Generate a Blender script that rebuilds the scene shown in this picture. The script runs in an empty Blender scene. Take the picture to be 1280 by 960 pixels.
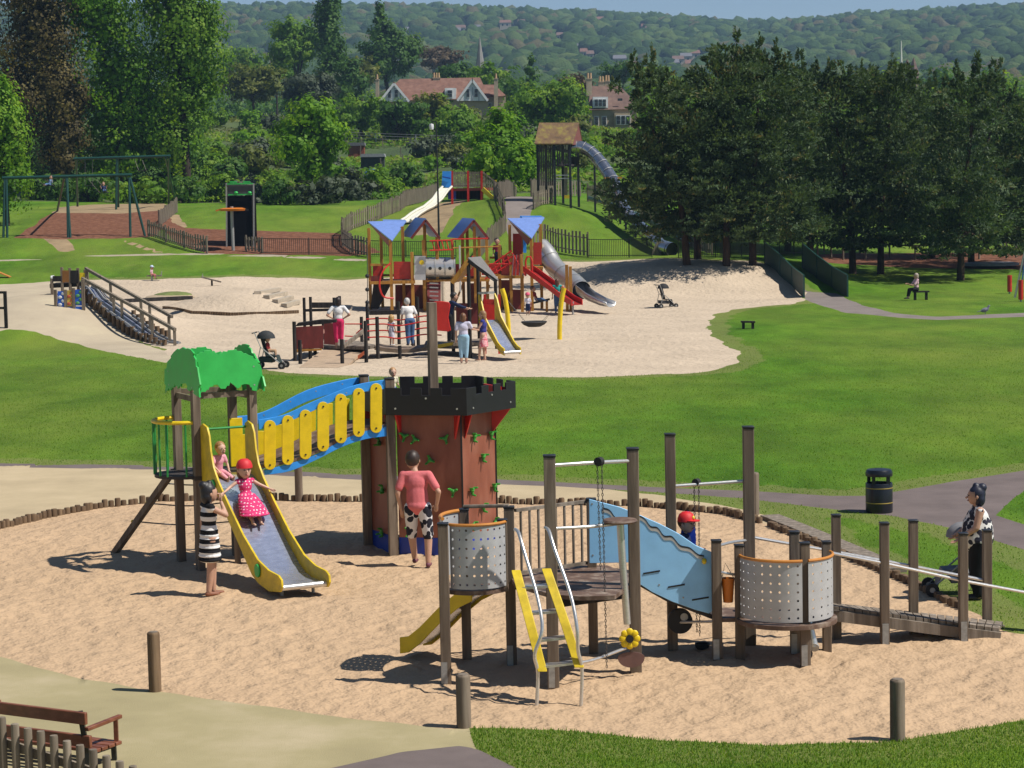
import bpy, math, random
import numpy as np
from mathutils import Vector, Matrix
R = math.radians
random.seed(7)
SC = bpy.context.scene
COL = SC.collection
# ------------------------------------------------------------------ camera
F_PX, CAM_H, PITCH, ROLL = 2800.0, 6.0, math.atan(244 / 2800.0), 0.020
_r0 = Vector((1, 0, 0)); _u0 = Vector((0, math.sin(PITCH), math.cos(PITCH))); FW = Vector((0, math.cos(PITCH), -math.sin(PITCH)))
RT = _r0 * math.cos(ROLL) - _u0 * math.sin(ROLL)
UP = _u0 * math.cos(ROLL) + _r0 * math.sin(ROLL)
CAMP = Vector((0, 0, CAM_H))
cd = bpy.data.cameras.new('camera'); cam = bpy.data.objects.new('camera', cd); COL.objects.link(cam)
cd.sensor_width = 36; cd.lens = F_PX / 1280 * 36; cd.clip_start = 0.5; cd.clip_end = 20000
cam.matrix_world = Matrix(((RT.x, UP.x, -FW.x, 0), (RT.y, UP.y, -FW.y, 0), (RT.z, UP.z, -FW.z, CAM_H), (0, 0, 0, 1)))
SC.camera = cam
# ------------------------------------------------------------------ sky and sun
SUN_EL, SUN_AZ = R(55), math.atan2(-0.29, 0.957)      # direction towards the sun, angle from +x
sdir = Vector((math.cos(SUN_EL) * math.cos(SUN_AZ), math.cos(SUN_EL) * math.sin(SUN_AZ), math.sin(SUN_EL)))
wd = bpy.data.worlds.new('World'); SC.world = wd; wd.use_nodes = True
nt = wd.node_tree; bg = nt.nodes['Background']
sky = nt.nodes.new('ShaderNodeTexSky'); sky.sky_type = 'NISHITA'; sky.sun_disc = False
sky.sun_elevation = SUN_EL; sky.sun_rotation = math.atan2(sdir.x, sdir.y); sky.air_density = 0.7; sky.dust_density = 0.05
nt.links.new(sky.outputs[0], bg.inputs[0]); bg.inputs[1].default_value = 0.075
sl = bpy.data.lights.new('sun', 'SUN'); sl.energy = 5.0; sl.angle = R(0.55); sl.color = (1.0, 0.945, 0.86)
so = bpy.data.objects.new('sun', sl); COL.objects.link(so); so.rotation_euler = sdir.to_track_quat('Z', 'Y').to_euler(); so.location = (60, -30, 120)
SC.view_settings.view_transform = 'Standard'; SC.view_settings.look = 'None'; SC.view_settings.exposure = 0.17; SC.view_settings.gamma = 1.0
SC.render.engine = 'CYCLES'
SC.cycles.use_denoising = True
try:
    SC.cycles.denoiser = 'OPENIMAGEDENOISE'
except Exception:
    pass
SC.cycles.max_bounces = 8; SC.cycles.diffuse_bounces = 2; SC.cycles.glossy_bounces = 3; SC.cycles.transmission_bounces = 4
SC.cycles.volume_bounces = 0; SC.cycles.transparent_max_bounces = 6; SC.cycles.sample_clamp_indirect = 4.0
SC.cycles.caustics_reflective = False; SC.cycles.caustics_refractive = False

# ------------------------------------------------------------------ terrain height
def prof(*a): return np.array(a, float).reshape(-1, 2)
FAR_L = (620, 26, 900, 33, 1250, 58, 1700, 112, 2100, 160, 2500, 196, 2800, 200, 3300, 190)
COLS = {
 -2400: prof(0,3.0, 6,3.0, 17,0, 105,0, 133,.8, 144,2.05, 151,3.3, 165,5.0, 200,6, 300,12, 360,18, 500,22, *FAR_L),
 0:   prof(0,3.0, 6,3.0, 17,0, 105,0, 133,.8, 144,2.05, 151,3.3, 165,4.9, 200,6, 300,12, 360,18, 500,22, *FAR_L),
 200: prof(0,3.0, 6,3.0, 17,0, 105,0, 133,.8, 144,2.05, 151,3.2, 165,4.7, 175,5.2, 200,5.4, 254,8.4, 295,11.4, 360,18, 500,22, *FAR_L),
 310: prof(0,3.0, 6,3.0, 17,0, 105,0, 133,.8, 144,2.05, 155,3.5, 170,5.2, 185,4.9, 215,5.8, 254,8.4, 295,11.4, 360,18, 500,22, *FAR_L),
 440: prof(0,3.0, 6,3.0, 17,0, 105,0, 133,.5, 144,2.0, 155,3.2, 170,4.8, 185,4.9, 215,5.8, 254,7.2, 295,10, 350,17.5, 500,22, *FAR_L),
 520: prof(0,3.0, 6,3.0, 17,0, 110,0, 133,.5, 144,1.9, 150,2.7, 159,4.2, 170,4.7, 185,5.0, 215,5.8, 254,7.6, 295,11, 350,17.5, 500,22, *FAR_L),
 590: prof(0,3.0, 6,3.0, 17,0, 112,0, 133,.5, 143,1.7, 148,2.7, 157,5.0, 168,5.3, 185,5.0, 215,6, 254,8, 295,11.8, 350,17.5, 500,22, *FAR_L),
 650: prof(0,3.0, 6,3.0, 17,0, 115,0, 133,.4, 143,1.5, 149,3.1, 160,5.5, 172,5.6, 185,5.2, 215,6.5, 254,9, 295,13, 350,17, 500,22, *FAR_L),
 700: prof(0,3.0, 6,3.0, 17,0, 116,0, 133,.4, 143,1.5, 149,2.9, 159,5.2, 172,5.4, 185,5.2, 215,6.5, 254,9.5, 295,13.2, 350,17, 500,22, *FAR_L),
 740: prof(0,3.0, 6,3.0, 17,0, 119,0, 122,.4, 125.5,1.25, 133,1.4, 143,1.5, 149,2.5, 157,4.1, 170,4.9, 185,5.0, 215,6.5, 254,9.5, 295,13.2, 350,16, 500,22, *FAR_L),
 830: prof(0,3.0, 6,3.0, 17,0, 119,0, 121.5,.4, 125,1.6, 133,1.75, 143,1.55, 153,2.6, 165,3.2, 185,4.0, 254,9, 295,12.5, 350,16, 500,22, *FAR_L),
 950: prof(0,3.0, 6,3.0, 17,0, 119,0, 121.5,.4, 125.5,1.6, 133,1.75, 143,1.6, 151,1.75, 165,2.4, 185,3.5, 254,8, 295,12, 350,16, 500,22, *FAR_L),
 1065: prof(0,3.0, 6,3.0, 17,0, 115,0, 133,.4, 140,.6, 151,.95, 158,1.4, 165,2.2, 185,3.0, 254,7, 295,11, 350,15, 500,22, *FAR_L),
 3600: prof(0,3.0, 6,3.0, 17,0, 115,0, 133,.4, 140,.6, 151,.95, 158,1.4, 165,2.2, 185,3.0, 254,7, 295,11, 350,15, 500,22, *FAR_L),
}
TYG = np.concatenate([np.arange(0, 60, 1.0), np.arange(60, 210, 1.0), np.geomspace(210, 3300, 140)])
TXG = np.arange(-2400, 3601, 20.0)
_ck = sorted(COLS)
_pr = np.array([np.interp(TYG, COLS[k][:, 0], COLS[k][:, 1]) for k in _ck])      # cols x Y
# ridge line of the far hill, by pixel column
RIDGE_X = np.array([-2400, 100, 280, 330, 500, 640, 700, 780, 830, 865, 900, 960, 1000, 1040, 1100, 1180, 1240, 1290, 1500, 3600.])
RIDGE_Y = np.array([12, 12, 12, 12, 12, 14, 20, 20, 22, 29, 25, 36, 30, 23, 21, 16, 13, 8, 4, 10.])
TT = np.empty((len(TYG), len(TXG)))
for j, x in enumerate(TXG):
    k = max(0, min(len(_ck) - 2, int(np.searchsorted(_ck, x)) - 1)); t = (x - _ck[k]) / (_ck[k + 1] - _ck[k])
    TT[:, j] = _pr[k] * (1 - t) + _pr[k + 1] * t
    zr = 6 + (236 - (x - 640) * .02 - np.interp(x, RIDGE_X, RIDGE_Y)) / 1.12 - 9
    w = np.clip((TYG - 700) / 1800, 0, 1)
    TT[:, j] += w * w * (3 - 2 * w) * (zr - 196)
def _sm(a, s, ax):
    k = np.exp(-.5 * (np.arange(-3 * s, 3 * s + 1) / s) ** 2); k /= k.sum(); n = 3 * s
    pad = [(0, 0), (0, 0)]; pad[ax] = (n, n)
    return np.apply_along_axis(lambda v: np.convolve(v, k, 'valid'), ax, np.pad(a, pad, mode='edge'))
TT = _sm(_sm(TT, 1, 0), 2, 1)
BUMPS = [(-20.6, 99.5, 1.75, 5.2, 6.5), (-13.2, 112, .9, 4.0, 3.2), (6.1, 29.6, .10, 1.3, 1.0)]
def hgt(X, Y):
    X = np.asarray(X, float); Y = np.asarray(Y, float)
    px = np.clip(640 + 2800 * X / np.maximum(Y, 1.0), -2399, 3599)
    fy = np.interp(Y, TYG, np.arange(len(TYG))); iy = np.clip(fy.astype(int), 0, len(TYG) - 2); ty = fy - iy
    fx = (px + 2400) / 20; ix = np.clip(fx.astype(int), 0, len(TXG) - 2); tx = fx - ix
    z = (TT[iy, ix] * (1 - tx) + TT[iy, ix + 1] * tx) * (1 - ty) + (TT[iy + 1, ix] * (1 - tx) + TT[iy + 1, ix + 1] * tx) * ty
    for bx, by, a, sx, sy in BUMPS:
        z = z + a * np.exp(-(((X - bx) / sx) ** 2 + ((Y - by) / sy) ** 2) ** 1.3)
    return z
def gz(x, y): return float(hgt(x, y))
# ------------------------------------------------------------------ photograph <-> world
def ray(px, py): return FW + RT * ((px - 640) / F_PX) + UP * ((480 - py) / F_PX)
def W(px, py, Y):                      # the world point seen at (px,py) that stands Y metres ahead
    d = ray(px, py); return CAMP + d * (Y / d.y)
_gY = np.concatenate([np.arange(12, 220, .4), np.geomspace(220, 3200, 300)])
def g(px, py):                         # the ground seen at (px,py)
    d = ray(px, py); xs = _gY * d.x / d.y; zs = CAM_H + _gY * d.z / d.y
    below = np.nonzero(zs < hgt(xs, _gY))[0]
    if len(below) == 0: return W(px, py, 2500)
    i = below[0]
    if i == 0: return W(px, py, _gY[0])
    a, b = _gY[i - 1], _gY[i]
    for _ in range(18):
        m = (a + b) / 2
        if CAM_H + m * d.z / d.y < gz(m * d.x / d.y, m): b = m
        else: a = m
    return W(px, py, b)
def pix(p):
    v = Vector(p) - CAMP; k = v.dot(FW); return 640 + F_PX * v.dot(RT) / k, 480 - F_PX * v.dot(UP) / k
def zat(P, py):                        # height on the vertical through P that shows at row py
    a, b = -5.0, 80.0
    for _ in range(40):
        m = (a + b) / 2
        if pix((P[0], P[1], m))[1] > py: a = m
        else: b = m
    return a
def onpl(px, py, A, B):                # pixel onto the vertical plane through A and B
    n = Vector((-(B[1] - A[1]), B[0] - A[0], 0)); d = ray(px, py)
    return CAMP + d * (n.dot(Vector((A[0], A[1], 0)) - Vector((0, 0, 0))) - n.dot(Vector((CAMP.x, CAMP.y, 0)))) / n.dot(d) if abs(n.dot(d)) > 1e-9 else None
def on(px, py, z):                     # pixel onto the level z
    d = ray(px, py); return CAMP + d * ((z - CAM_H) / d.z)
def XYc(p, z): return Vector((p[0], p[1], z))
# ------------------------------------------------------------------ materials
def new_mat(name):
    m = bpy.data.materials.new(name); m.use_nodes = True
    nt = m.node_tree; return m, nt, nt.nodes['Principled BSDF']
def nd(nt, t, **k):
    n = nt.nodes.new(t)
    for a, b in k.items(): setattr(n, a, b)
    return n
def rgb(c): return (c[0], c[1], c[2], 1)
def noise_fac(nt, scale, detail=4, rough=.6, stretch=None, vec='Object'):
    tc = nd(nt, 'ShaderNodeTexCoord'); mp = nd(nt, 'ShaderNodeMapping'); n = nd(nt, 'ShaderNodeTexNoise')
    nt.links.new(tc.outputs[vec], mp.inputs[0]); mp.inputs['Scale'].default_value = stretch or (1, 1, 1)
    nt.links.new(mp.outputs[0], n.inputs['Vector']); n.inputs['Scale'].default_value = scale
    n.inputs['Detail'].default_value = detail; n.inputs['Roughness'].default_value = rough
    return n.outputs[0]
def ramp(nt, fac, stops):
    r = nd(nt, 'ShaderNodeValToRGB'); e = r.color_ramp.elements
    while len(e) < len(stops): e.new(.5)
    for q, (p, c) in zip(e, stops): q.position = p; q.color = rgb(c)
    nt.links.new(fac, r.inputs[0]); return r.outputs[0]
def mixc(nt, fac, a, b, mode='MIX'):
    m = nd(nt, 'ShaderNodeMix', data_type='RGBA', blend_type=mode)
    for s, v in ((0, fac), (6, a), (7, b)):
        if hasattr(v, 'is_output'): nt.links.new(v, m.inputs[s])
        elif s == 0: m.inputs[0].default_value = v
        else: m.inputs[s].default_value = rgb(v)
    return m.outputs[2]
def add_bump(nt, b, fac, dist, strength=1.0):
    n = nd(nt, 'ShaderNodeBump'); n.inputs['Distance'].default_value = dist; n.inputs['Strength'].default_value = strength
    nt.links.new(fac, n.inputs['Height']); nt.links.new(n.outputs[0], b.inputs['Normal']); return n
MATS = {}
def M(name, col, rough=.6, metal=0.0, var=.18, scale=6, stretch=None, col2=None, bump=0.0, bscale=None, spec=.5):
    if name in MATS: return MATS[name]
    m, nt, b = new_mat(name)
    f = noise_fac(nt, scale, 5, .62, stretch)
    lo = tuple(c * (1 - var) for c in col); hi = col2 or tuple(min(1, c * (1 + var)) for c in col)
    c = ramp(nt, f, [(.32, lo), (.5, col), (.7, hi)])
    nt.links.new(c, b.inputs['Base Color'])
    b.inputs['Metallic'].default_value = metal
    r = nd(nt, 'ShaderNodeMapRange'); nt.links.new(f, r.inputs[0]); r.inputs[3].default_value = max(.02, rough - .1); r.inputs[4].default_value = min(1, rough + .1)
    nt.links.new(r.outputs[0], b.inputs['Roughness']); b.inputs['Specular IOR Level'].default_value = spec
    if bump: add_bump(nt, b, noise_fac(nt, bscale or scale * 4, 4, .6, stretch), bump)
    MATS[name] = m; return m
def wood(name, col, col2=None, rough=.8, dist=.004):
    return M(name, col, rough, 0, .38, 9, (1, 1, .07), col2, dist, 26, .25)
wood_post = wood('weathered_post_wood', (.165, .125, .092), (.28, .225, .17))
wood_dark = wood('dark_stained_wood', (.022, .019, .018), (.05, .042, .037))
wood_grey = wood('grey_weathered_wood', (.20, .165, .13), (.33, .28, .23))
wood_log = wood('log_wood', (.14, .09, .052), (.25, .17, .10))
wood_fence = wood('slat_fence_wood', (.20, .165, .125), (.32, .27, .21))
wood_honey = wood('honey_wood', (.40, .19, .035), (.52, .27, .06), .55)
wood_red = M('red_stained_boards', (.16, .022, .018), .6, 0, .3, 7, (1, 1, .3))
wood_bench = M('varnished_bench_wood', (.19, .062, .03), .45, 0, .35, 9, (.2, 1, 1), (.27, .10, .055))
black_cap = M('black_plastic', (.012, .012, .014), .45, 0, .2, 20)
black_iron = M('black_iron', (.012, .014, .014), .5, 0, .3, 20)
green_iron = M('dark_green_iron', (.008, .055, .045), .45, 0, .25, 12)
steel = M('brushed_steel', (.66, .65, .63), .33, .72, .14, 30, (1, 1, 6))
galv = M('galvanised_steel', (.36, .36, .35), .55, .45, .2, 18)
slide_steel = M('sky_tinted_steel', (.52, .57, .74), .26, .72, .10, 7, (1, 1, 4), None, .0015, 9)  # blue of the reflected sky is mixed into the base colour
panel_grey = M('grey_powder_coat', (.47, .475, .485), .5, .15, .1, 5)
yellow = M('yellow_plastic', (.76, .54, .008), .42, 0, .12, 5)
yellow_worn = M('worn_yellow_plastic', (.64, .46, .014), .5, 0, .22, 6)
orange_lip = M('orange_plastic', (.55, .22, .04), .45, 0, .12, 5)
orange_bucket = M('orange_bucket_plastic', (.62, .17, .012), .45, 0, .1, 6)
blue_beam = M('bright_blue_plastic', (.035, .30, .84), .42, 0, .12, 5)
blue_panel = M('sky_blue_board', (.30, .62, .95), .5, 0, .08, 4)
blue_deep = M('deep_blue_plastic', (.006, .035, .33), .45, 0, .15, 5)
green_leafpanel = M('green_plastic_board', (.035, .46, .085), .45, 0, .1, 4)
green_bar = M('green_painted_bar', (.02, .25, .05), .45, 0, .15, 10)
red_plastic = M('red_plastic', (.52, .018, .012), .42, 0, .12, 5)
roof_blue = M('pale_blue_roof_board', (.17, .27, .60), .5, 0, .12, 5)
roof_navy = M('slate_blue_roof_board', (.13, .23, .50), .5, 0, .12, 5)
brown_panel = M('red_brown_board', (.245, .075, .042), .55, 0, .22, 3, (1, 1, .3), (.30, .115, .07))
hold_green = M('green_climbing_hold', (.04, .27, .03), .4, 0, .25, 12)
crenel = M('black_board', (.009, .009, .01), .5, 0, .25, 8)
deck_brown = M('brown_deck_board', (.14, .085, .06), .65, 0, .4, 6, None, (.30, .24, .19))
deck_dark = M('dark_deck_board', (.04, .03, .026), .7, 0, .3, 8)
rubber = M('black_rubber', (.015, .015, .016), .7, 0, .25, 12)
rope_grey = M('grey_rope', (.10, .115, .13), .85, 0, .3, 40)
chain = M('chain_steel', (.10, .09, .085), .5, .5, .3, 60)
# ------------------------------------------------------------------ mesh builder
ROOT = {}
def rootloc(o):
    while o is not None:
        if o.name in ROOT: return ROOT[o.name]
        o = o.parent
    return Vector((0, 0, 0))
class MB:
    def __init__(s): s.v = []; s.f = []; s.mi = []; s.m = 0
    def add(s, vs, fs):
        n = len(s.v); s.v += [tuple(p) for p in vs]
        for f in fs: s.f.append(tuple(i + n for i in f)); s.mi.append(s.m)
        return s
    def frame(s, p, q, up=None):
        a = (Vector(q) - Vector(p)); a = a.normalized() if a.length > 1e-9 else Vector((0, 0, 1))
        u = Vector(up) if up is not None else (Vector((0, 0, 1)) if abs(a.z) < .95 else Vector((0, 1, 0)))
        x = a.cross(u); x = x.normalized() if x.length > 1e-6 else Vector((1, 0, 0))
        return a, x, x.cross(a).normalized() * -1
    def bar(s, p, q, w, h=None, up=None):
        h = h or w; p = Vector(p); q = Vector(q); a, x, y = s.frame(p, q, up)
        c = [(-w / 2, -h / 2), (w / 2, -h / 2), (w / 2, h / 2), (-w / 2, h / 2)]
        s.add([p + x * i + y * j for i, j in c] + [q + x * i + y * j for i, j in c],
              [(3, 2, 1, 0), (4, 5, 6, 7), (0, 1, 5, 4), (1, 2, 6, 5), (2, 3, 7, 6), (3, 0, 4, 7)]); return s
    def box(s, c, size, rz=0.0):
        c = Vector(c); ax = Vector((math.cos(rz), math.sin(rz), 0)); h = Vector((0, 0, size[2] / 2))
        return s.bar(c - h, c + h, size[0], size[1], up=Vector((-ax.y, ax.x, 0))) if True else s
    def tube(s, pts, r, n=8, caps=True, sx=1.0):
        pts = [Vector(p) for p in pts]; k = len(pts); rs = r if isinstance(r, (list, tuple)) else [r] * k
        base = len(s.v); ring = []
        x = None
        for i, p in enumerate(pts):
            t = (pts[min(i + 1, k - 1)] - pts[max(i - 1, 0)]); t = t.normalized() if t.length > 1e-9 else Vector((0, 0, 1))
            if x is None:
                u = Vector((0, 0, 1)) if abs(t.z) < .9 else Vector((1, 0, 0)); x = t.cross(u).normalized()
            else:
                x = x - t * x.dot(t); x = x.normalized() if x.length > 1e-6 else t.orthogonal().normalized()
            y = t.cross(x)
            s.v += [tuple(p + (x * math.cos(2 * math.pi * j / n) * sx + y * math.sin(2 * math.pi * j / n)) * rs[i]) for j in range(n)]
        for i in range(k - 1):
            for j in range(n):
                a = base + i * n + j; b = base + i * n + (j + 1) % n
                s.f.append((a, b, b + n, a + n)); s.mi.append(s.m)
        if caps:
            s.f.append(tuple(base + j for j in reversed(range(n)))); s.f.append(tuple(base + (k - 1) * n + j for j in range(n))); s.mi += [s.m, s.m]
        return s
    def cyl(s, p, q, r, r2=None, n=12): return s.tube([p, q], [r, r if r2 is None else r2], n)
    def lathe(s, prf, c, n=20, a0=0, a1=2 * math.pi, sy=1.0):
        c = Vector(c); full = abs(a1 - a0 - 2 * math.pi) < 1e-6; m = n if full else n + 1; base = len(s.v)
        for r, z in prf:
            for j in range(m):
                a = a0 + (a1 - a0) * j / n; s.v.append((c.x + r * math.cos(a), c.y + r * sy * math.sin(a), c.z + z))
        for i in range(len(prf) - 1):
            for j in range(n):
                a = base + i * m + j; b = base + i * m + (j + 1) % m
                s.f.append((a, b, b + m, a + m)); s.mi.append(s.m)
        return s
    def prism(s, pts, vec, both=False):
        pts = [Vector(p) for p in pts]; vec = Vector(vec); n = len(pts)
        if both: pts = [p - vec / 2 for p in pts]
        s.add(pts + [p + vec for p in pts], [tuple(range(n))[::-1], tuple(range(n, 2 * n))] + [(i, (i + 1) % n, n + (i + 1) % n, n + i) for i in range(n)]); return s
    def strip(s, A, B, vec):              # thick ribbon between two polylines
        A = [Vector(p) for p in A]; B = [Vector(p) for p in B]; vec = Vector(vec); n = len(A)
        vs = A + B + [p + vec for p in A] + [p + vec for p in B]; fs = []
        for i in range(n - 1):
            fs += [(i, i + 1, n + i + 1, n + i), (2 * n + i, 3 * n + i, 3 * n + i + 1, 2 * n + i + 1),
                   (i, 2 * n + i, 2 * n + i + 1, i + 1), (n + i, n + i + 1, 3 * n + i + 1, 3 * n + i)]
        fs += [(0, n, 3 * n, 2 * n), (n - 1, 3 * n - 1, 4 * n - 1, 2 * n - 1)][:1] + [(n - 1, 3 * n - 1, 4 * n - 1, 2 * n - 1)]
        s.add(vs, fs); return s
    def ell(s, c, rx, ry, rz, n=12, m=8, rot=None):
        c = Vector(c); base = len(s.v); rot = rot or Matrix.Identity(3)
        s.v.append(tuple(c + rot @ Vector((0, 0, -rz))))
        for i in range(1, m):
            t = -math.pi / 2 + math.pi * i / m
            for j in range(n):
                a = 2 * math.pi * j / n; s.v.append(tuple(c + rot @ Vector((rx * math.cos(t) * math.cos(a), ry * math.cos(t) * math.sin(a), rz * math.sin(t)))))
        s.v.append(tuple(c + rot @ Vector((0, 0, rz)))); top = len(s.v) - 1
        for j in range(n):
            s.f.append((base, base + 1 + (j + 1) % n, base + 1 + j)); s.f.append((top, top - n + j, top - n + (j + 1) % n)); s.mi += [s.m, s.m]
        for i in range(m - 2):
            for j in range(n):
                a = base + 1 + i * n + j; b = base + 1 + i * n + (j + 1) % n
                s.f.append((a, b, b + n, a + n)); s.mi.append(s.m)
        return s
    def cap(s, p, q, r0, r1, n=12, fl=1.0, fv=None):   # round-ended limb; fl flattens it across fv
        p = Vector(p); q = Vector(q); a = (q - p); L = a.length; a = a / L if L > 1e-9 else Vector((0, 0, 1))
        if fv is not None: y = Vector(fv) - a * Vector(fv).dot(a); y = y.normalized() if y.length > 1e-4 else a.orthogonal().normalized()
        else: y = a.orthogonal().normalized()
        x = a.cross(y); base = len(s.v); rings = []
        for k in range(4):
            t = math.pi / 2 * (1 - k / 4); t = -t
            rings.append((p + a * (r0 * math.sin(t)), r0 * math.cos(t)))
        rings += [(p, r0), (q, r1)]
        for k in range(1, 5):
            t = math.pi / 2 * k / 4; rings.append((q + a * (r1 * math.sin(t)), r1 * math.cos(t)))
        for c, r in rings:
            r = max(r, .0008)
            for j in range(n):
                an = 2 * math.pi * j / n; s.v.append(tuple(c + x * (r * math.cos(an)) + y * (r * fl * math.sin(an))))
        for i in range(len(rings) - 1):
            for j in range(n):
                A = base + i * n + j; B = base + i * n + (j + 1) % n
                s.f.append((A, B, B + n, A + n)); s.mi.append(s.m)
        k = len(rings) - 1
        s.f.append(tuple(base + j for j in reversed(range(n)))); s.f.append(tuple(base + k * n + j for j in range(n))); s.mi += [s.m, s.m]
        return s
    def build(s, name, mats, parent=None, smooth=True, angle=42, bevel=0, label=None):
        me = bpy.data.meshes.new(name); o = bpy.data.objects.new(name, me); COL.objects.link(o)
        if parent is not None: o.parent = parent
        L = rootloc(o); vs = [(a - L.x, b - L.y, c - L.z) for a, b, c in s.v]
        me.from_pydata(vs, [], s.f)
        mats = mats if isinstance(mats, (list, tuple)) else [mats]
        for m in mats: me.materials.append(m)
        if len(mats) > 1: me.polygons.foreach_set('material_index', s.mi)
        me.validate()
        if not FLIPOFF.get(name):
            fixn(me)
        if smooth:
            me.shade_smooth(); me.set_sharp_from_angle(angle=R(angle))
        if bevel:
            b = o.modifiers.new('bevel', 'BEVEL'); b.width = bevel; b.segments = 2; b.limit_method = 'ANGLE'; b.angle_limit = R(40)
        if label: o['label'] = label
        return o
FLIPOFF = {}
import bmesh
def fixn(me):
    bm = bmesh.new(); bm.from_mesh(me); bmesh.ops.recalc_face_normals(bm, faces=bm.faces); bm.to_mesh(me); bm.free()
def tag(o, label, cat, group=None):
    o['label'] = label; o['category'] = cat
    if group: o['group'] = group
    return o
def thing(name, label, cat, loc=(0, 0, 0), group=None, local=False):
    o = bpy.data.objects.new(name, None); COL.objects.link(o); o.location = loc; o.empty_display_size = .3
    ROOT[o.name] = Vector((0, 0, 0)) if local else Vector(loc)
    return tag(o, label, cat, group)
def dup(o, parent=None):
    c = o.copy(); COL.objects.link(c)
    if parent is not None: c.parent = parent
    ROOT[c.name] = ROOT.get(o.name, Vector((0, 0, 0)))
    for ch in o.children: dup(ch, c)
    return c
def place(o, loc, rz=0.0, label=None, sc=None):
    o.location = loc; o.rotation_euler = (0, 0, rz)
    if label: o['label'] = label
    if sc: o.scale = (sc, sc, sc) if not isinstance(sc, tuple) else sc
    return o
def post(P, z1, w, parent, mat=None, z0=-.25, capm=black_cap, rz=0.0, round_=False, name='post', slant=None):
    P = Vector(P); gzv = P.z; b = MB(); q = Vector((P.x, P.y, z1))
    if round_: b.cyl((P.x, P.y, gzv + z0), q, w / 2, w / 2 * .96, 14)
    else: b.box(((P.x), P.y, (gzv + z0 + z1) / 2), (w, w, z1 - gzv - z0), rz)
    o = b.build(name, mat or wood_post, parent, bevel=0 if round_ else .008)
    if capm: 
        c = MB(); (c.cyl((P.x, P.y, z1 + .001), (P.x, P.y, z1 + .026), w * .54, w * .46, 14) if round_ else c.box((P.x, P.y, z1 + .013), (w * 1.1, w * 1.1, .024), rz)); c.build('post_cap', capm, o, bevel=0 if round_ else .006)
    return o
def arc(c, r, a0, a1, n, z=0.0): return [Vector((c[0] + r * math.cos(a0 + (a1 - a0) * i / n), c[1] + r * math.sin(a0 + (a1 - a0) * i / n), z)) for i in range(n + 1)]
def bez(p0, p1, p2, p3, n=10):
    p0, p1, p2, p3 = map(Vector, (p0, p1, p2, p3)); o = []
    for i in range(n + 1):
        t = i / n; o.append(p0 * (1 - t) ** 3 + p1 * 3 * t * (1 - t) ** 2 + p2 * 3 * t * t * (1 - t) + p3 * t ** 3)
    return o
def spline(pts, k=5):                    # Catmull-Rom through the points
    P = [Vector(p) for p in pts]; P = [P[0] * 2 - P[1]] + P + [P[-1] * 2 - P[-2]]; o = []
    for i in range(1, len(P) - 2):
        for j in range(k):
            t = j / k; a, b, c, d = P[i - 1:i + 3]
            o.append(.5 * ((2 * b) + (c - a) * t + (2 * a - 5 * b + 4 * c - d) * t * t + (3 * b - 3 * c + d - a) * t ** 3))
    return o + [P[-2]]
# ------------------------------------------------------------------ the ground, cut into its surfaces
def poly_world(pp):
    return np.array([[q.x, q.y] for q in (g(x, y) for x, y in pp)])
def sdist(P, poly):                      # signed distance to a polygon, positive inside
    A = poly; B = np.roll(poly, -1, 0); out = np.full(len(P), 1e9); ins = np.zeros(len(P), bool)
    for a, b in zip(A, B):
        ab = b - a; t = np.clip(((P - a) @ ab) / max(ab @ ab, 1e-12), 0, 1); d = np.hypot(*(P - a - t[:, None] * ab).T); out = np.minimum(out, d)
        c = (a[1] > P[:, 1]) != (b[1] > P[:, 1])
        with np.errstate(divide='ignore', invalid='ignore'):
            xi = (b[0] - a[0]) * (P[:, 1] - a[1]) / (b[1] - a[1]) + a[0]
        ins ^= c & (P[:, 0] < xi)
    return np.where(ins, out, -out)
SANDP = [(-500, 730), (-200, 690), (0, 661), (60, 646), (130, 633), (200, 626), (300, 624), (460, 626), (620, 628), (690, 630), (800, 632), (900, 641), (960, 656), (1000, 672), (1080, 705), (1150, 735), (1210, 764), (1255, 790), (1400, 800), (1600, 850), (1450, 880), (1280, 901), (1190, 915), (1115, 926), (1040, 929), (960, 932), (840, 927), (700, 912), (640, 910), (580, 909), (565, 911), (425, 897), (300, 880), (200, 865), (100, 847), (0, 820), (-200, 780), (-500, 740)]
SURF_N = [('front_path', [(410, 961), (500, 940), (575, 932), (597, 936), (650, 962), (760, 1010), (1100, 1200), (-100, 1200), (200, 1040)]),
    ('sand', SANDP),
    ('front_turf', [(-700, 690), (-200, 750), (0, 790), (100, 815), (200, 835), (300, 850), (425, 868), (555, 890), (581, 907), (590, 922), (598, 938), (560, 948), (480, 960), (420, 972), (200, 1050), (-100, 1210), (-900, 1200)])]
PATHP = [(-900, 545), (-300, 572), (0, 579), (200, 582), (380, 590), (460, 594), (620, 599), (700, 603), (820, 609), (946, 614), (1040, 620), (1082, 620), (1122, 614), (1179, 604), (1280, 588), (1500, 555), (1900, 520), (1900, 900), (1500, 780), (1280, 687), (1197, 662), (1115, 645), (1043, 637), (928, 623), (820, 615), (700, 608), (460, 600), (200, 587), (0, 584), (-300, 577), (-900, 551)]
ISLE = [(1243, 644), (1262, 628), (1280, 613), (1500, 575), (1800, 560), (1800, 780), (1500, 720), (1280, 656)]
RTURF = [(-900, 548), (-300, 573), (0, 581), (200, 584), (380, 593), (460, 597), (620, 601), (700, 606), (820, 619), (900, 632), (960, 645), (1000, 661), (1010, 676), (960, 660), (900, 645), (800, 640), (620, 640), (300, 640), (130, 645), (60, 655), (0, 672), (-200, 700), (-500, 745), (-900, 700)]
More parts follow.
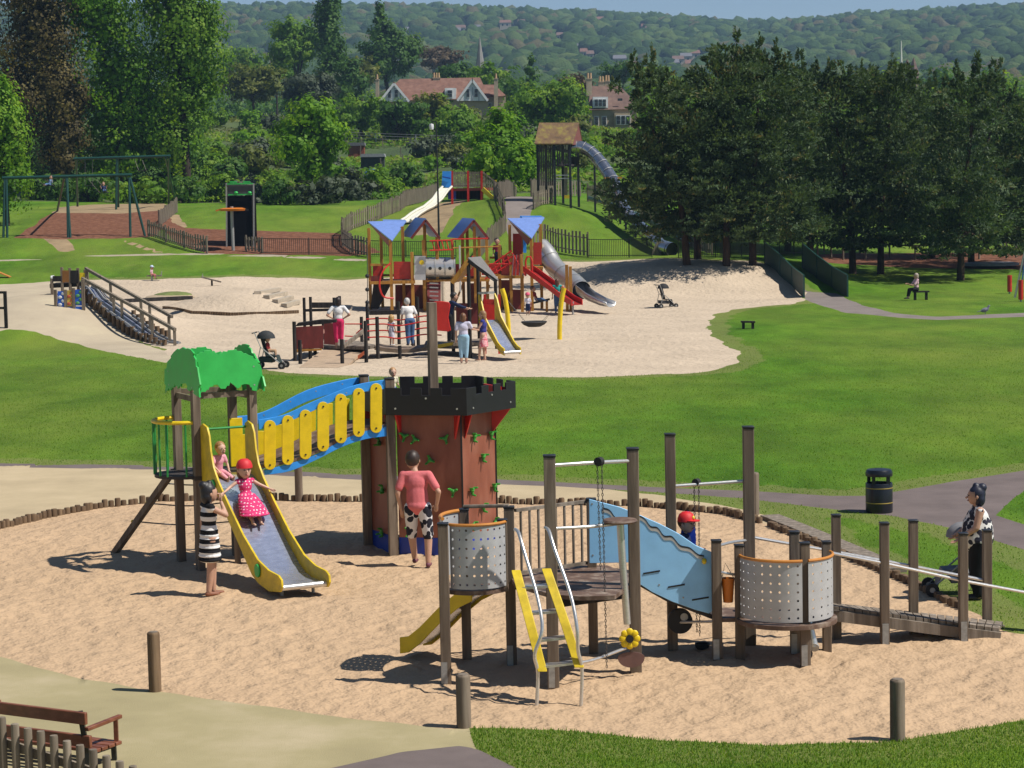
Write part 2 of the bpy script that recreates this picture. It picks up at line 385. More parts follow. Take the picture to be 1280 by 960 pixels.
FSAND = [(150, 404), (205, 437), (218, 448), (300, 457), (360, 466), (480, 471), (640, 471), (720, 472), (800, 469), (860, 467), (905, 461), (922, 451), (925, 440), (905, 430), (889, 418), (885, 405), (895, 392), (930, 385), (1000, 379), (1008, 366), (985, 350), (958, 330), (940, 326), (900, 326), (800, 324), (700, 326), (650, 336), (560, 342), (430, 350), (360, 347), (300, 346), (230, 348), (160, 350), (100, 349), (110, 370)]
LTURF = [(-700, 400), (-300, 425), (0, 414), (15, 412), (50, 417), (100, 430), (150, 443), (205, 454), (222, 452), (205, 437), (150, 400), (112, 375), (102, 349), (60, 352), (0, 356), (-300, 372), (-700, 392)]
GREYP = [[(235, 377), (262, 371), (310, 362), (345, 359), (350, 364), (322, 368), (280, 372), (240, 380)], [(425, 357), (465, 352), (560, 344), (640, 338), (640, 343), (560, 350), (470, 358), (430, 361)]]
FPATH = [(985, 333), (1009, 365), (1045, 366), (1083, 383), (1122, 392), (1171, 396), (1280, 391), (1500, 380), (1500, 386), (1280, 396), (1171, 400), (1122, 397), (1085, 393), (1057, 391), (1014, 378), (1000, 366), (965, 333)]
LPATH = [(-300, 330), (0, 325), (100, 320), (220, 316), (332, 318), (460, 324.5), (470, 328), (332, 321), (220, 318.5), (100, 322), (0, 327), (-300, 333)]
BARK1 = [(16, 298), (40, 283), (66, 266), (80, 261), (150, 259), (206, 259), (216, 276), (190, 297), (100, 299)]
BARK1B = [(66, 266), (76, 259), (110, 256), (206, 254), (210, 262), (150, 267)]
BARK2 = [(192, 280), (208, 274), (228, 285), (290, 287), (425, 291), (445, 300), (476, 316), (440, 320), (300, 318), (262, 317), (225, 306)]
BARK3 = [(1008, 318), (1060, 316), (1280, 314), (1600, 312), (1600, 345), (1280, 337), (1150, 335), (1080, 331), (1020, 327)]
DIRT = [[(505, 296), (571, 249), (583, 251), (560, 280), (548, 292)], [(52, 297), (80, 296), (96, 316), (74, 316)], [(205, 271), (222, 268), (236, 283), (225, 285)], [(155, 300), (172, 305), (206, 316), (215, 317.5), (196, 316), (164, 306)]]
MPATH = [(630, 246), (667, 246), (669, 254), (660, 276), (650, 298), (640, 306), (634, 290), (632, 270)]
SURF_M = [('park_path', PATHP, [ISLE]), ('rear_turf', RTURF, []), ('sand', FSAND, []), ('mound_turf', LTURF, [])]
SURF_F = [('concrete_ramp', GREYP[0]), ('concrete_ramp', GREYP[1]), ('far_path', FPATH), ('gravel_path', LPATH), ('mound_path', MPATH), ('matting', BARK1B), ('bark', BARK1), ('bark', BARK2), ('bark', BARK3)] + [('dirt', d) for d in DIRT]
rowsY = np.concatenate([np.arange(1, 18, 1.0), np.arange(18, 47, .33), np.arange(47, 100, .7), np.arange(100, 205, 1.0), np.arange(205, 420, 6.0), np.geomspace(420, 3250, 46)])
colsP = np.concatenate([np.arange(-2200, -100, 100), np.arange(-100, 1390, 9.0), np.arange(1400, 3500, 100)])
U, Yg = np.meshgrid((colsP - 640) / 2800, rowsY); Xg = U * Yg
Xg = np.where(Yg < 20, U * 20, Xg)
nr, nc = Yg.shape
GP = np.stack([Xg.ravel(), Yg.ravel(), hgt(Xg, Yg).ravel()], 1)
idx = np.arange(nr * nc).reshape(nr, nc)
a, b, c, d = idx[:-1, :-1].ravel(), idx[:-1, 1:].ravel(), idx[1:, 1:].ravel(), idx[1:, :-1].ravel()
TRI = np.concatenate([np.stack([a, b, c], 1), np.stack([a, c, d], 1)])
def clip_by(tris, sd, P):
    """split triangles (index arrays into P) by sd>0; returns inside, outside and the grown P, sd"""
    s = sd[tris]; pos = (s > 0).sum(1)
    ins = [tris[pos == 3]]; out = [tris[pos == 0]]
    newP = []; n0 = len(P); cache = {}; ni = []; no = []
    def cut(i, j):
        k = (min(i, j), max(i, j))
        if k not in cache:
            t = sd[i] / (sd[i] - sd[j]); newP.append(P[i] + (P[j] - P[i]) * t); cache[k] = n0 + len(newP) - 1
        return cache[k]
    for t in tris[(pos == 1) | (pos == 2)]:
        t = list(t); p = [x for x in t if sd[x] > 0]
        k = t.index(p[0]) if len(p) == 1 else t.index([x for x in t if sd[x] <= 0][0])
        A, B, C = t[k], t[(k + 1) % 3], t[(k + 2) % 3]; ab, ac = cut(A, B), cut(A, C)
        one, two = (ni, no) if len(p) == 1 else (no, ni)
        one.append((A, ab, ac)); two.append((ab, B, C)); two.append((ab, C, ac))
    ins += [np.array(ni, int).reshape(-1, 3)]; out += [np.array(no, int).reshape(-1, 3)]
    if newP: P = np.concatenate([P, np.array(newP)])
    return np.concatenate(ins), np.concatenate(out), P
PARTS = {}; POLYS = []
rest = TRI
def carve(name, pp, holes=()):
    global rest, GP
    poly = poly_world(pp); POLYS.append(poly); sd = sdist(GP[:, :2], poly)
    for h in holes: sd = np.minimum(sd, -sdist(GP[:, :2], poly_world(h)))
    # a little irregularity along every edge
    wob = np.sin(GP[:, 0] * 5.1 + 1.3 * np.sin(GP[:, 1] * 2.7)) * .5 + np.sin(GP[:, 0] * 1.7 + GP[:, 1] * 1.1) + np.sin(GP[:, 0] * 11.3 + GP[:, 1] * 4.1) * .4
    sd = sd + .055 * wob * np.clip(GP[:, 1] / 45, .4, 2.2) * (.35 if 'path' in name else 1)
    i, o, GP = clip_by(rest, sd, GP); rest = o
    PARTS.setdefault(name, []).append(i)
for n_, p_ in SURF_N: carve(n_ if n_ != 'sand' else 'sand_pit', p_)
for n_, p_, h_ in SURF_M: carve(n_ if n_ != 'sand' else 'sand_court', p_, h_)
for n_, p_ in SURF_F: carve(n_, p_)
ROCK = np.full(len(GP), 0.0)
sd = GP[:, 1] - 196.0
i, o, GP = clip_by(rest, sd, GP); PARTS['hillside'] = [i]; PARTS['lawn'] = [o]
sd = np.where(GP[:, 1] > 560, 1.0, -1.0)
i, o, GP = clip_by(np.concatenate(PARTS['hillside']), sd, GP); PARTS['far_hills'] = [i]; PARTS['hillside'] = [o]
EDGE = np.full(len(GP), 9.0)
for p_ in POLYS[:6]: EDGE = np.minimum(EDGE, np.abs(sdist(GP[:, :2], p_)))
snd = np.unique(np.concatenate(PARTS['sand_pit'])); x_, y_ = GP[snd, 0], GP[snd, 1]
GP[snd, 2] += np.clip(EDGE[snd] / .6, 0, 1) * (.018 * np.sin(x_ * 7.3 + 2 * np.sin(y_ * 3.1)) * np.sin(y_ * 5.7 + x_) + .02 * np.sin(x_ * 1.3 + y_ * 2.1) + .012 * np.sin(x_ * 13 + y_ * 9) + np.random.default_rng(2).normal(0, .007, len(snd)))
snd = np.unique(np.concatenate(PARTS['sand_court'])); x_, y_ = GP[snd, 0], GP[snd, 1]
GP[snd, 2] += np.clip(EDGE[snd] / 1.5, 0, 1) * (.05 * np.sin(x_ * .9 + 2 * np.sin(y_ * .5)) * np.sin(y_ * .7 + x_ * .3) + .03 * np.sin(x_ * 2.3 + y_ * 1.9))
def ground_obj(name, tris, mat):
    u, inv = np.unique(tris.ravel(), return_inverse=True); f = inv.reshape(-1, 3)
    me = bpy.data.meshes.new(name); me.from_pydata(GP[u].tolist(), [], f.tolist()); me.materials.append(mat); me.shade_smooth()
    at = me.attributes.new('edge', 'FLOAT', 'POINT'); at.data.foreach_set('value', EDGE[u].astype(np.float32))
    o = bpy.data.objects.new(name, me); COL.objects.link(o); o['kind'] = 'structure'; return o
def sand_mat(name, c, near):
    m, nt, b = new_mat(name)
    f1 = noise_fac(nt, .35, 3, .5); f2 = noise_fac(nt, 9 if near else 4, 5, .7)
    col = ramp(nt, f1, [(.3, tuple(x * (.92 if near else .84) for x in c)), (.7, tuple(x * 1.07 for x in c))])
    sp = ramp(nt, f2, [(.30, tuple(x * .84 for x in c)), (.55, c), (.8, tuple(min(1, x * 1.08) for x in c))])
    col = mixc(nt, .3, col, sp)
    v = nd(nt, 'ShaderNodeTexVoronoi'); tc = nd(nt, 'ShaderNodeTexCoord'); nt.links.new(tc.outputs['Object'], v.inputs['Vector']); v.inputs['Scale'].default_value = 1.6
    k = ramp(nt, v.outputs['Distance'], [(0, (.10, .07, .05)), (.018, (.12, .09, .06)), (.028, (1, 1, 1))])
    col = mixc(nt, .75, col, k, 'MULTIPLY')
    nt.links.new(col, b.inputs['Base Color']); b.inputs['Roughness'].default_value = .95; b.inputs['Specular IOR Level'].default_value = .15
    n1 = noise_fac(nt, 3.5, 3, .55, (1, .8, 1)); n2 = noise_fac(nt, 26, 3, .6)
    mx = nd(nt, 'ShaderNodeMath', operation='MULTIPLY_ADD'); nt.links.new(n2, mx.inputs[0]); mx.inputs[1].default_value = .10; nt.links.new(n1, mx.inputs[2])
    add_bump(nt, b, mx.outputs[0], .125 if near else .10); return m
def grass_mat(name, c, dry, dryness=.75, rough_green=False):
    m, nt, b = new_mat(name)
    f1 = noise_fac(nt, .09, 4, .6, (1, .45, 1)); f2 = noise_fac(nt, 1.1, 5, .72, (1, .35, 1)); f3 = noise_fac(nt, 22, 4, .7, (1, .5, 1))
    base = ramp(nt, f2, [(.3, tuple(x * .72 for x in c)), (.5, c), (.72, tuple(x * 1.32 for x in c))])
    col = mixc(nt, ramp(nt, f1, [(.40, (0, 0, 0)), (.66, (dryness,) * 3)]), base, dry)
    col = mixc(nt, .42, col, ramp(nt, f3, [(.25, (.45, .47, .4)), (.5, (1, 1, 1)), (.78, (1.5, 1.45, 1.2))]), 'MULTIPLY')
    col = mixc(nt, 1.0, col, ramp(nt, noise_fac(nt, .28, 4, .65, (1, .5, 1)), [(.34, (.70, .76, .72)), (.52, (1, 1, 1)), (.68, (1.22, 1.16, 1.1))]), 'MULTIPLY')
    ed = nd(nt, 'ShaderNodeAttribute', attribute_name='edge'); ma = nd(nt, 'ShaderNodeMath', operation='MULTIPLY_ADD'); nt.links.new(f2, ma.inputs[0]); ma.inputs[1].default_value = -1.55; nt.links.new(ed.outputs['Fac'], ma.inputs[2])
    col = mixc(nt, ramp(nt, ma.outputs[0], [(0, (.5,) * 3), (.10, (0, 0, 0))]), col, (.22, .215, .08))
    f4 = noise_fac(nt, .30, 3, .55); col = mixc(nt, ramp(nt, f4, [(.70, (0, 0, 0)), (.80, (.45,) * 3)]), col, (.26, .23, .09))
    nt.links.new(col, b.inputs['Base Color']); b.inputs['Roughness'].default_value = .9; b.inputs['Specular IOR Level'].default_value = .12
    add_bump(nt, b, f3, .05); return m
tarm = M('tarmac', (.155, .125, .118), .9, 0, .16, 1.2, None, None, .004, 90, .2)
tarm_far = M('pale_worn_tarmac', (.21, .18, .165), .9, 0, .16, .8, None, None, .01, 30, .2)
turf = M('sandy_safety_turf', (.36, .31, .175), .95, 0, .14, .5, None, (.46, .385, .25), .006, 60, .1)
turf_rear = M('tan_safety_turf', (.46, .37, .235), .95, 0, .12, .6, None, (.52, .42, .27), .006, 60, .1)
turf_mound = M('pale_safety_turf', (.44, .37, .27), .95, 0, .12, .4, None, (.50, .43, .30), .006, 40, .1)
bark_m = M('red_bark_chips', (.17, .075, .045), .95, 0, .35, 3, None, (.25, .12, .075), .03, 16, .1)
dirt_m = M('bare_earth', (.30, .22, .13), .95, 0, .25, .8, None, None, .02, 10, .1)
conc_m = M('grey_concrete', (.25, .225, .21), .9, 0, .15, 1.5, None, None, .005, 30, .2)
gravel_m = M('pale_gravel', (.36, .31, .235), .95, 0, .15, 2, None, None, .01, 20, .1)
rough_m, nt_, b_ = new_mat('rough_hillside_growth')
f1_ = noise_fac(nt_, .05, 5, .65); f2_ = noise_fac(nt_, .6, 5, .7)
c1_ = ramp(nt_, f1_, [(.3, (.035, .065, .018)), (.48, (.06, .10, .024)), (.6, (.085, .115, .035)), (.74, (.13, .10, .055))])
c2_ = mixc(nt_, .6, c1_, ramp(nt_, f2_, [(.25, (.35, .4, .3)), (.5, (1, 1, 1)), (.8, (1.6, 1.5, 1.2))]), 'MULTIPLY')
nt_.links.new(c2_, b_.inputs['Base Color']); b_.inputs['Roughness'].default_value = .95; add_bump(nt_, b_, f2_, .6)
far_m = M('far_hill_grass', (.05, .085, .028), .95, 0, .3, .02, None, (.085, .11, .04))
GM = dict(front_path=tarm, front_turf=turf, sand_pit=sand_mat('near_sand', (.50, .350, .218), True), sand_court=sand_mat('far_sand', (.535, .435, .325), False),
    park_path=tarm, rear_turf=turf_rear, mound_turf=turf_mound, concrete_ramp=conc_m, far_path=tarm_far, gravel_path=gravel_m, mound_path=tarm_far,
    matting=dirt_m, bark=bark_m, dirt=dirt_m, lawn=grass_mat('lawn_grass', (.080, .182, .012), (.17, .222, .034)), hillside=rough_m, far_hills=far_m)
GNAMES = dict(front_path='path', front_turf='safety_turf', rear_turf='safety_turf', mound_turf='safety_turf', park_path='path', far_path='path', gravel_path='path', mound_path='path', matting='rubber_matting', bark='bark_ground', dirt='bare_earth', sand_court='sand_pit')
GOBJ = {}
for k_, v_ in PARTS.items():
    t_ = np.concatenate(v_)
    if len(t_): GOBJ[k_] = ground_obj(GNAMES.get(k_, k_), t_, GM[k_])
# ------------------------------------------------------------------ grass blades: the near strip and the turf lip along it
def blades(name, spots, h, w, mat, seed):
    rng = np.random.default_rng(seed); n = len(spots)
    P = np.column_stack([spots, hgt(spots[:, 0], spots[:, 1]) - .005])
    an = rng.uniform(0, 6.283, n); hh = h * rng.uniform(.5, 1.3, n); ln = rng.normal(0, .35, (n, 2)) * hh[:, None]
    dx = np.column_stack([np.cos(an), np.sin(an), np.zeros(n)]) * (w * rng.uniform(.6, 1.3, n))[:, None]
    mid = P + np.column_stack([ln * .35, hh * .6]); top = P + np.column_stack([ln, hh])
    V = np.stack([P - dx, P + dx, mid + dx * .7, mid - dx * .7, top], 1).reshape(-1, 3)
    F = (np.arange(n)[:, None] * 5)
    me = bpy.data.meshes.new(name); me.from_pydata(V.tolist(), [], np.concatenate([F + np.array([[0, 1, 2, 3]])]).tolist() + (F + np.array([[3, 2, 4]])).tolist())
    at = me.attributes.new('tint', 'FLOAT', 'FACE'); tn = rng.uniform(0, 1, n); at.data.foreach_set('value', np.concatenate([tn, tn]).astype(np.float32))
    me.materials.append(mat); o = bpy.data.objects.new(name, me); COL.objects.link(o); o['kind'] = 'stuff'; return o
def leaf_mat(name, stops, trans=.3, rough=.6):
    if name in MATS: return MATS[name]
    m, nt, b = new_mat(name)
    at = nd(nt, 'ShaderNodeAttribute', attribute_name='tint')
    col = ramp(nt, at.outputs['Fac'], stops)
    nt.links.new(col, b.inputs['Base Color']); b.inputs['Roughness'].default_value = rough; b.inputs['Specular IOR Level'].default_value = .25
    tr = nd(nt, 'ShaderNodeBsdfTranslucent'); nt.links.new(mixc(nt, 1.0, col, (1.25, 1.2, .55), 'MULTIPLY'), tr.inputs[0])
    mx = nd(nt, 'ShaderNodeMixShader'); mx.inputs[0].default_value = trans
    nt.links.new(b.outputs[0], mx.inputs[1]); nt.links.new(tr.outputs[0], mx.inputs[2]); nt.links.new(mx.outputs[0], nt.nodes['Material Output'].inputs[0])
    MATS[name] = m; return m
blade_m = leaf_mat('grass_blade', [(0, (.12, .24, .025)), (.5, (.17, .31, .037)), (1, (.28, .37, .07))], .5)
_rng = np.random.default_rng(5)
def spots_in(tri_key, n, ymax, ymin=0, xlim=.26):
    T = np.concatenate(PARTS[tri_key]); P = GP[T][:, :, :2]; cy = P[:, :, 1].mean(1); cx = P[:, :, 0].mean(1)
    P = P[(cy < ymax) & (cy > ymin) & (np.abs(cx) < cy * xlim)]
    ar = np.abs((P[:, 1, 0] - P[:, 0, 0]) * (P[:, 2, 1] - P[:, 0, 1]) - (P[:, 2, 0] - P[:, 0, 0]) * (P[:, 1, 1] - P[:, 0, 1]))
    k = _rng.choice(len(P), n, p=ar / ar.sum()); r1 = np.sqrt(_rng.random(n)); r2 = _rng.random(n)
    return P[k, 0] * (1 - r1)[:, None] + P[k, 1] * (r1 * (1 - r2))[:, None] + P[k, 2] * (r1 * r2)[:, None]
blades('grass', spots_in('lawn', 38000, 26.5, 21), .04, .006, blade_m, 1)
_s = spots_in('lawn', 150000, 92, 28)
_s = _s[_rng.random(len(_s)) < np.clip((92 - _s[:, 1]) / 30, 0, 1)]
blades('grass', _s, .034, .009, blade_m, 2)
# ================================================================== the palm-roofed slide tower, its bridge and the turret (one joined structure)
def pan(parent, name, pts, A, B, th, mat, bevel=.004, label=None, push=0.0):
    n = Vector((-(B[1] - A[1]), B[0] - A[0], 0)).normalized()
    if n.y < 0: n = -n
    b = MB(); b.prism([onpl(x, y, A, B) + n * push for x, y in pts], n * th); return b.build(name, mat, parent, bevel=bevel, label=label)
def bolts(parent, pts, A, B, r=.012, mat=None, push=-.004):
    n = Vector((-(B[1] - A[1]), B[0] - A[0], 0)).normalized()
    if n.y < 0: n = -n
    for x, y in pts:
        c = onpl(x, y, A, B) + n * push; b = MB(); b.cyl(c, c + n * .012, r, r, 8); b.build('bolt', mat or galv, parent)
Lp, Np, Rp, Fp = g(227, 701), g(251, 712), g(321, 705), g(296, 696)
ST = thing('slide_tower', 'timber slide tower with green palm-leaf roof, blue and yellow bridge and brown turret', 'play structure', XYc((Np + Fp) / 2, 0))
e1 = (Rp - Np).normalized(); dsl = Vector((e1.y, -e1.x, 0)); e2 = -dsl; TRZ = math.atan2(e1.y, e1.x)
for P, ty in ((Lp, 474), (Np, 480), (Rp, 470), (Fp, 476)): post(P, zat(P, ty), .13, ST, rz=TRZ)
ZD = 1.52
ctr = (Np + Fp) / 2
q = [Np, Rp, Fp, Lp]; q = [XYc(p + (p - ctr).normalized() * .1, ZD - .07) for p in q]
b = MB(); b.prism(q, (0, 0, .07)); b.build('deck', deck_dark, ST, bevel=.005)
# round balcony on the left side
mid = (Lp + Np) / 2 - e1 * .02; ba = math.atan2((Np - Lp).y, (Np - Lp).x)
bal = [XYc(mid + Vector((math.cos(t), math.sin(t), 0)) * .52, 0) for t in [ba - math.pi * k / 10 for k in range(11)]]
b = MB(); b.prism([XYc(p, ZD - .05) for p in bal], (0, 0, .05)); b.build('balcony_deck', deck_dark, ST)
b = MB(); b.tube([XYc(p, ZD + .86) for p in bal], .032, 8); b.build('balcony_rail', yellow, ST)
for k in (1, 3, 4, 6, 7, 9):
    b = MB(); b.cyl(XYc(bal[k], ZD - .01), XYc(bal[k], ZD + .86), .017, None, 8); b.build('balcony_bar', green_bar, ST)
# leaf-shaped roof panels
def frond(pts):
    o = []
    for k, (a, c) in enumerate(zip(pts, pts[1:] + pts[:1])):
        o.append(a); L = math.hypot(c[0] - a[0], c[1] - a[1])
        if L > 7:
            nx, ny = (c[1] - a[1]) / L, -(c[0] - a[0]) / L; d = 1.5 if k % 2 else -1.2
            o += [(a[0] + (c[0] - a[0]) * .45 + nx * d, a[1] + (c[1] - a[1]) * .45 + ny * d), (a[0] + (c[0] - a[0]) * .55 - nx * d * .3, a[1] + (c[1] - a[1]) * .55 - ny * d * .3)]
    return o
def rp(pts, A, B, push=0.0): pts = frond(pts); return pan(ST, 'roof_panel', pts, A, B, .03, green_leafpanel, .003, None, push)
n_ = e1 * .13
rp([(206, 491), (205.5, 470), (209, 452), (217, 440), (228, 434), (238, 437), (244, 449), (247.5, 468), (249, 497), (244, 494), (240, 486), (236, 489), (232, 479), (226, 480), (222, 486), (218, 480), (213, 488), (210, 485)], Lp - n_, Np - n_)
rp([(250, 494), (251, 476), (248, 458), (244, 447), (250, 440), (259, 438), (268, 440), (273, 444), (280, 439), (290, 437.5), (302, 439), (311, 444), (322, 450), (327, 460), (326, 478), (321, 489), (315, 488), (312, 481), (306, 480), (297, 486), (293, 482), (288, 478), (282, 486), (276, 486), (272, 481), (262, 484), (257, 490), (252, 490)], Np - e2 * .1, Rp - e2 * .1)
rp([(303, 489), (298, 470), (296, 450), (292, 438), (298, 431), (306, 430), (313, 436), (319, 447), (325, 462), (329.5, 478), (329, 489), (323, 484), (318, 489), (313, 481), (308, 486)], Rp + n_, Fp + n_)
rp([(212, 478), (212, 458), (222, 446), (234, 440), (240, 435), (252, 434), (264, 436), (270, 441), (284, 440), (297, 446), (301, 462), (299, 476), (290, 470), (280, 474), (270, 467), (258, 474), (246, 468), (234, 476), (222, 470)], Lp + e2 * .1, Fp + e2 * .1)
bolts(ST, [(210, 464), (211, 481), (238, 467), (240, 485)], Lp - n_, Np - n_, .014)
bolts(ST, [(246, 463), (317, 458), (318, 481)], Np - e2 * .1, Rp - e2 * .1, .014)
for a_, c_, z_ in ((Lp, Np, 2.75), (Np, Rp, 2.8), (Rp, Fp, 2.75), (Fp, Lp, 2.8)): b = MB(); b.bar(XYc(a_, z_), XYc(c_, z_), .05, .09); b.build('roof_beam', wood_post, ST)
# the wide slide
SIDE = [(.05, 2.32), (.17, 2.37), (.36, 2.33), (.45, 2.2), (.50, 1.95), (.60, 1.72), (.80, 1.52), (1.24, 1.2), (1.85, .80), (2.45, .50), (2.9, .40), (3.3, .38), (3.42, .33), (3.44, .22), (3.36, .14), (2.9, .08), (2.45, .14), (2.2, .23), (1.7, .60), (1.12, 1.02), (.75, 1.3), (.42, 1.44), (.05, 1.44)]
BED = [(0, 1.53), (.35, 1.52), (.55, 1.46), (.8, 1.31), (1.24, 1.0), (1.75, .65), (2.25, .35), (2.5, .25), (2.75, .205), (3.05, .20), (3.3, .20)]
slide = None
for off in (.045, .80):
    A = Np + e1 * off
    b = MB(); b.prism([XYc(A + dsl * t, z) for t, z in SIDE], e1 * .035)
    o = b.build('slide', yellow_worn, ST, bevel=.006) if slide is None else b.build('slide_side', yellow_worn, slide, bevel=.006)
    if slide is None: slide = o
    for t, z in ((.62, 1.42), (2.5, .34)):
        b = MB(); c = XYc(A + dsl * t, z) - e1 * .012 + (e1 * .06 if off > .5 else Vector()); b.cyl(c, c + e1 * -.02 if off < .5 else c + e1 * .02, .105, .10, 14); b.build('slide_knob', green_leafpanel, slide)
b = MB(); b.strip([XYc(Np + e1 * .082 + dsl * t, z) for t, z in BED], [XYc(Np + e1 * .80 + dsl * t, z) for t, z in BED], (0, 0, -.012)); b.build('slide_bed', slide_steel, slide)
c = Np + dsl * 3.32; b = MB(); b.cyl(XYc(c + e1 * .082, .19), XYc(c + e1 * .80, .19), .045, None, 14); b.build('slide_lip', steel, slide)
for off in (.2, .70):
    b = MB(); c = Np + dsl * 3.05 + e1 * off; b.cyl(XYc(c, -.1), XYc(c, .19), .025); b.build('slide_foot', galv, slide)
b = MB(); b.cyl(XYc(Np + e1 * .06 + dsl * .1, 2.27), XYc(Np + e1 * .82 + dsl * .1, 2.27), .02, None, 8); b.build('grab_bar', green_bar, ST)
b = MB(); b.box(XYc(Fp + (Rp - Fp) * .22 - e1 * .02, (ZD + 2.35) / 2), (.22, .03, .80), TRZ); b.build('side_board', yellow, ST, bevel=.005)
# rope climber on the left
pole0 = g(136, 690); ptop = XYc((Lp + Fp) / 2 * .3 + Lp * .7, ZD - .05)
b = MB(); b.bar(XYc(pole0, -.15), XYc(Lp - e1 * .1, ZD - .02), .10, .10); pole = b.build('climbing_pole', wood_post, ST, bevel=.006)
lg0 = g(290, 722); b = MB(); b.bar(XYc(Rp - e1 * .25 - dsl * .2, -.1), XYc(Rp - e1 * .25 - dsl * .2, .95), .09, .09); b.build('short_post', wood_post, ST)
for k, f in enumerate((.38, .60, .84)):
    a = XYc(pole0, 0) * (1 - f) + XYc(Lp - e1 * .1, ZD) * f; a.z = ZD * f; e = XYc(Fp, a.z + .02)
    m = (a + e) / 2 - Vector((0, 0, .06)); b = MB(); b.tube(spline([a, m, e], 6), .012, 6); b.build('climbing_rope', rope_grey, ST)
    b = MB(); b.ell(a, .03, .03, .03, 8, 6); b.build('rope_clamp', yellow, ST)
b = MB(); b.tube(spline([XYc(Np + (Fp - Np) * .5 - e1 * .3, ZD - .05), XYc(Np + (Fp - Np) * .5 - e1 * .36, .9), XYc(Np + (Fp - Np) * .5 - e1 * .4, .25)], 6), .012, 6); b.build('climbing_rope', rope_grey, ST)
b = MB(); c = Np - e2 * .12 + e1 * .06; b.tube([XYc(Np + e1 * 1.0 - dsl * 1.2, .5), XYc(Np + e1 * 1.0 - dsl * .3, .95)], .012, 6); b.build('climbing_rope', rope_grey, ST)
# ---- bridge
FLp, BLp = g(492, 693), g(460, 682)
nb = (FLp - Rp).normalized(); nn = Vector((-nb.y, nb.x, 0))
NA, NB = Rp - nn * .04, FLp - nn * .04
tn = [(323, 525), (355, 518.6), (384, 505.5), (413, 493), (446, 481), (483, 474.5)]; tb = [(483, 486), (446, 491.5), (420, 500), (384, 517), (355, 529), (324, 537)]
def smooth_px(a, k=4): return [(p.x, p.y) for p in spline([Vector((x, y, 0)) for x, y in a], k)]
pan(ST, 'bridge_beam', smooth_px(tn) + smooth_px(tb), NA, NB, .045, blue_beam)
bu = [(330, 588), (369, 577.6), (398, 567), (428, 550), (457, 538), (485, 529)]; bl = [(485, 545), (457, 549), (428, 558.5), (395, 575), (362, 589), (331, 594)]
pan(ST, 'bridge_beam', smooth_px(bu) + smooth_px(bl), NA, NB, .045, blue_beam)
bolts(ST, [(334, 531), (366, 520), (400, 505), (433, 491), (470, 481), (395, 570), (440, 549)], NA, NB)
for cx, y0, y1 in ((337, 525, 587), (359.5, 519, 581), (381.5, 512, 574), (403.5, 502, 564), (425.6, 492, 554), (448, 485, 546), (469.7, 479, 541)):
    r = 7.3; pts = [(cx + r * math.cos(a), y0 + r + r * -math.sin(a)) for a in [math.pi * k / 8 for k in range(9)]] + [(cx + r * math.cos(a), y1 - r - r * math.sin(a)) for a in [math.pi + math.pi * k / 8 for k in range(9)]]
    s_ = pan(ST, 'bridge_slat', pts, NA, NB, .03, yellow, .004, None, -.034)
    bolts(s_, [(cx, y0 + 6), (cx, y1 - 6)], NA, NB, .016, black_cap, -.044)
FA, FB = Fp + nn * .04, BLp + nn * .04
ft = [(289, 521), (315, 518.6), (337, 512), (384, 488), (428, 475.6), (461, 470)]; fb = [(462, 482), (428, 489), (384, 502), (337, 525), (315, 531), (289, 533)]
pan(ST, 'bridge_beam', smooth_px(ft) + smooth_px(fb), FA, FB, .045, blue_beam)
bolts(ST, [(293, 526), (330, 519), (363, 502), (395, 489), (428, 480), (455, 475)], FA, FB)
pan(ST, 'bridge_beam', [(p[0], p[1] + 56) for p in smooth_px(ft)] + [(p[0], p[1] + 58) for p in smooth_px(fb)], FA, FB, .045, blue_beam)
for k in range(8):
    cx = 306 + k * 21.0; cy = np.interp(cx, [289, 315, 337, 384, 428, 461], [521, 518, 512, 488, 475, 470])
    pan(ST, 'bridge_slat', [(cx - 5, cy + 24), (cx + 5, cy + 24), (cx + 5, cy + 64), (cx - 5, cy + 64)], FA, FB, .03, yellow, .004)
fl = [(325, 587), (362, 580), (398, 567), (428, 551), (457, 540), (486, 534)]
near = [onpl(x, y - 5, NA, NB) for x, y in smooth_px(fl)]
far = [XYc(Fp + (BLp - Fp) * (i / (len(near) - 1)), p.z) for i, p in enumerate(near)]
b = MB(); b.strip(near, far, (0, 0, -.05)); b.build('bridge_deck', deck_brown, ST)
pb = g(374, 626); post(pb, zat(pb, 578), .16, ST, wood_post, capm=None, round_=True)
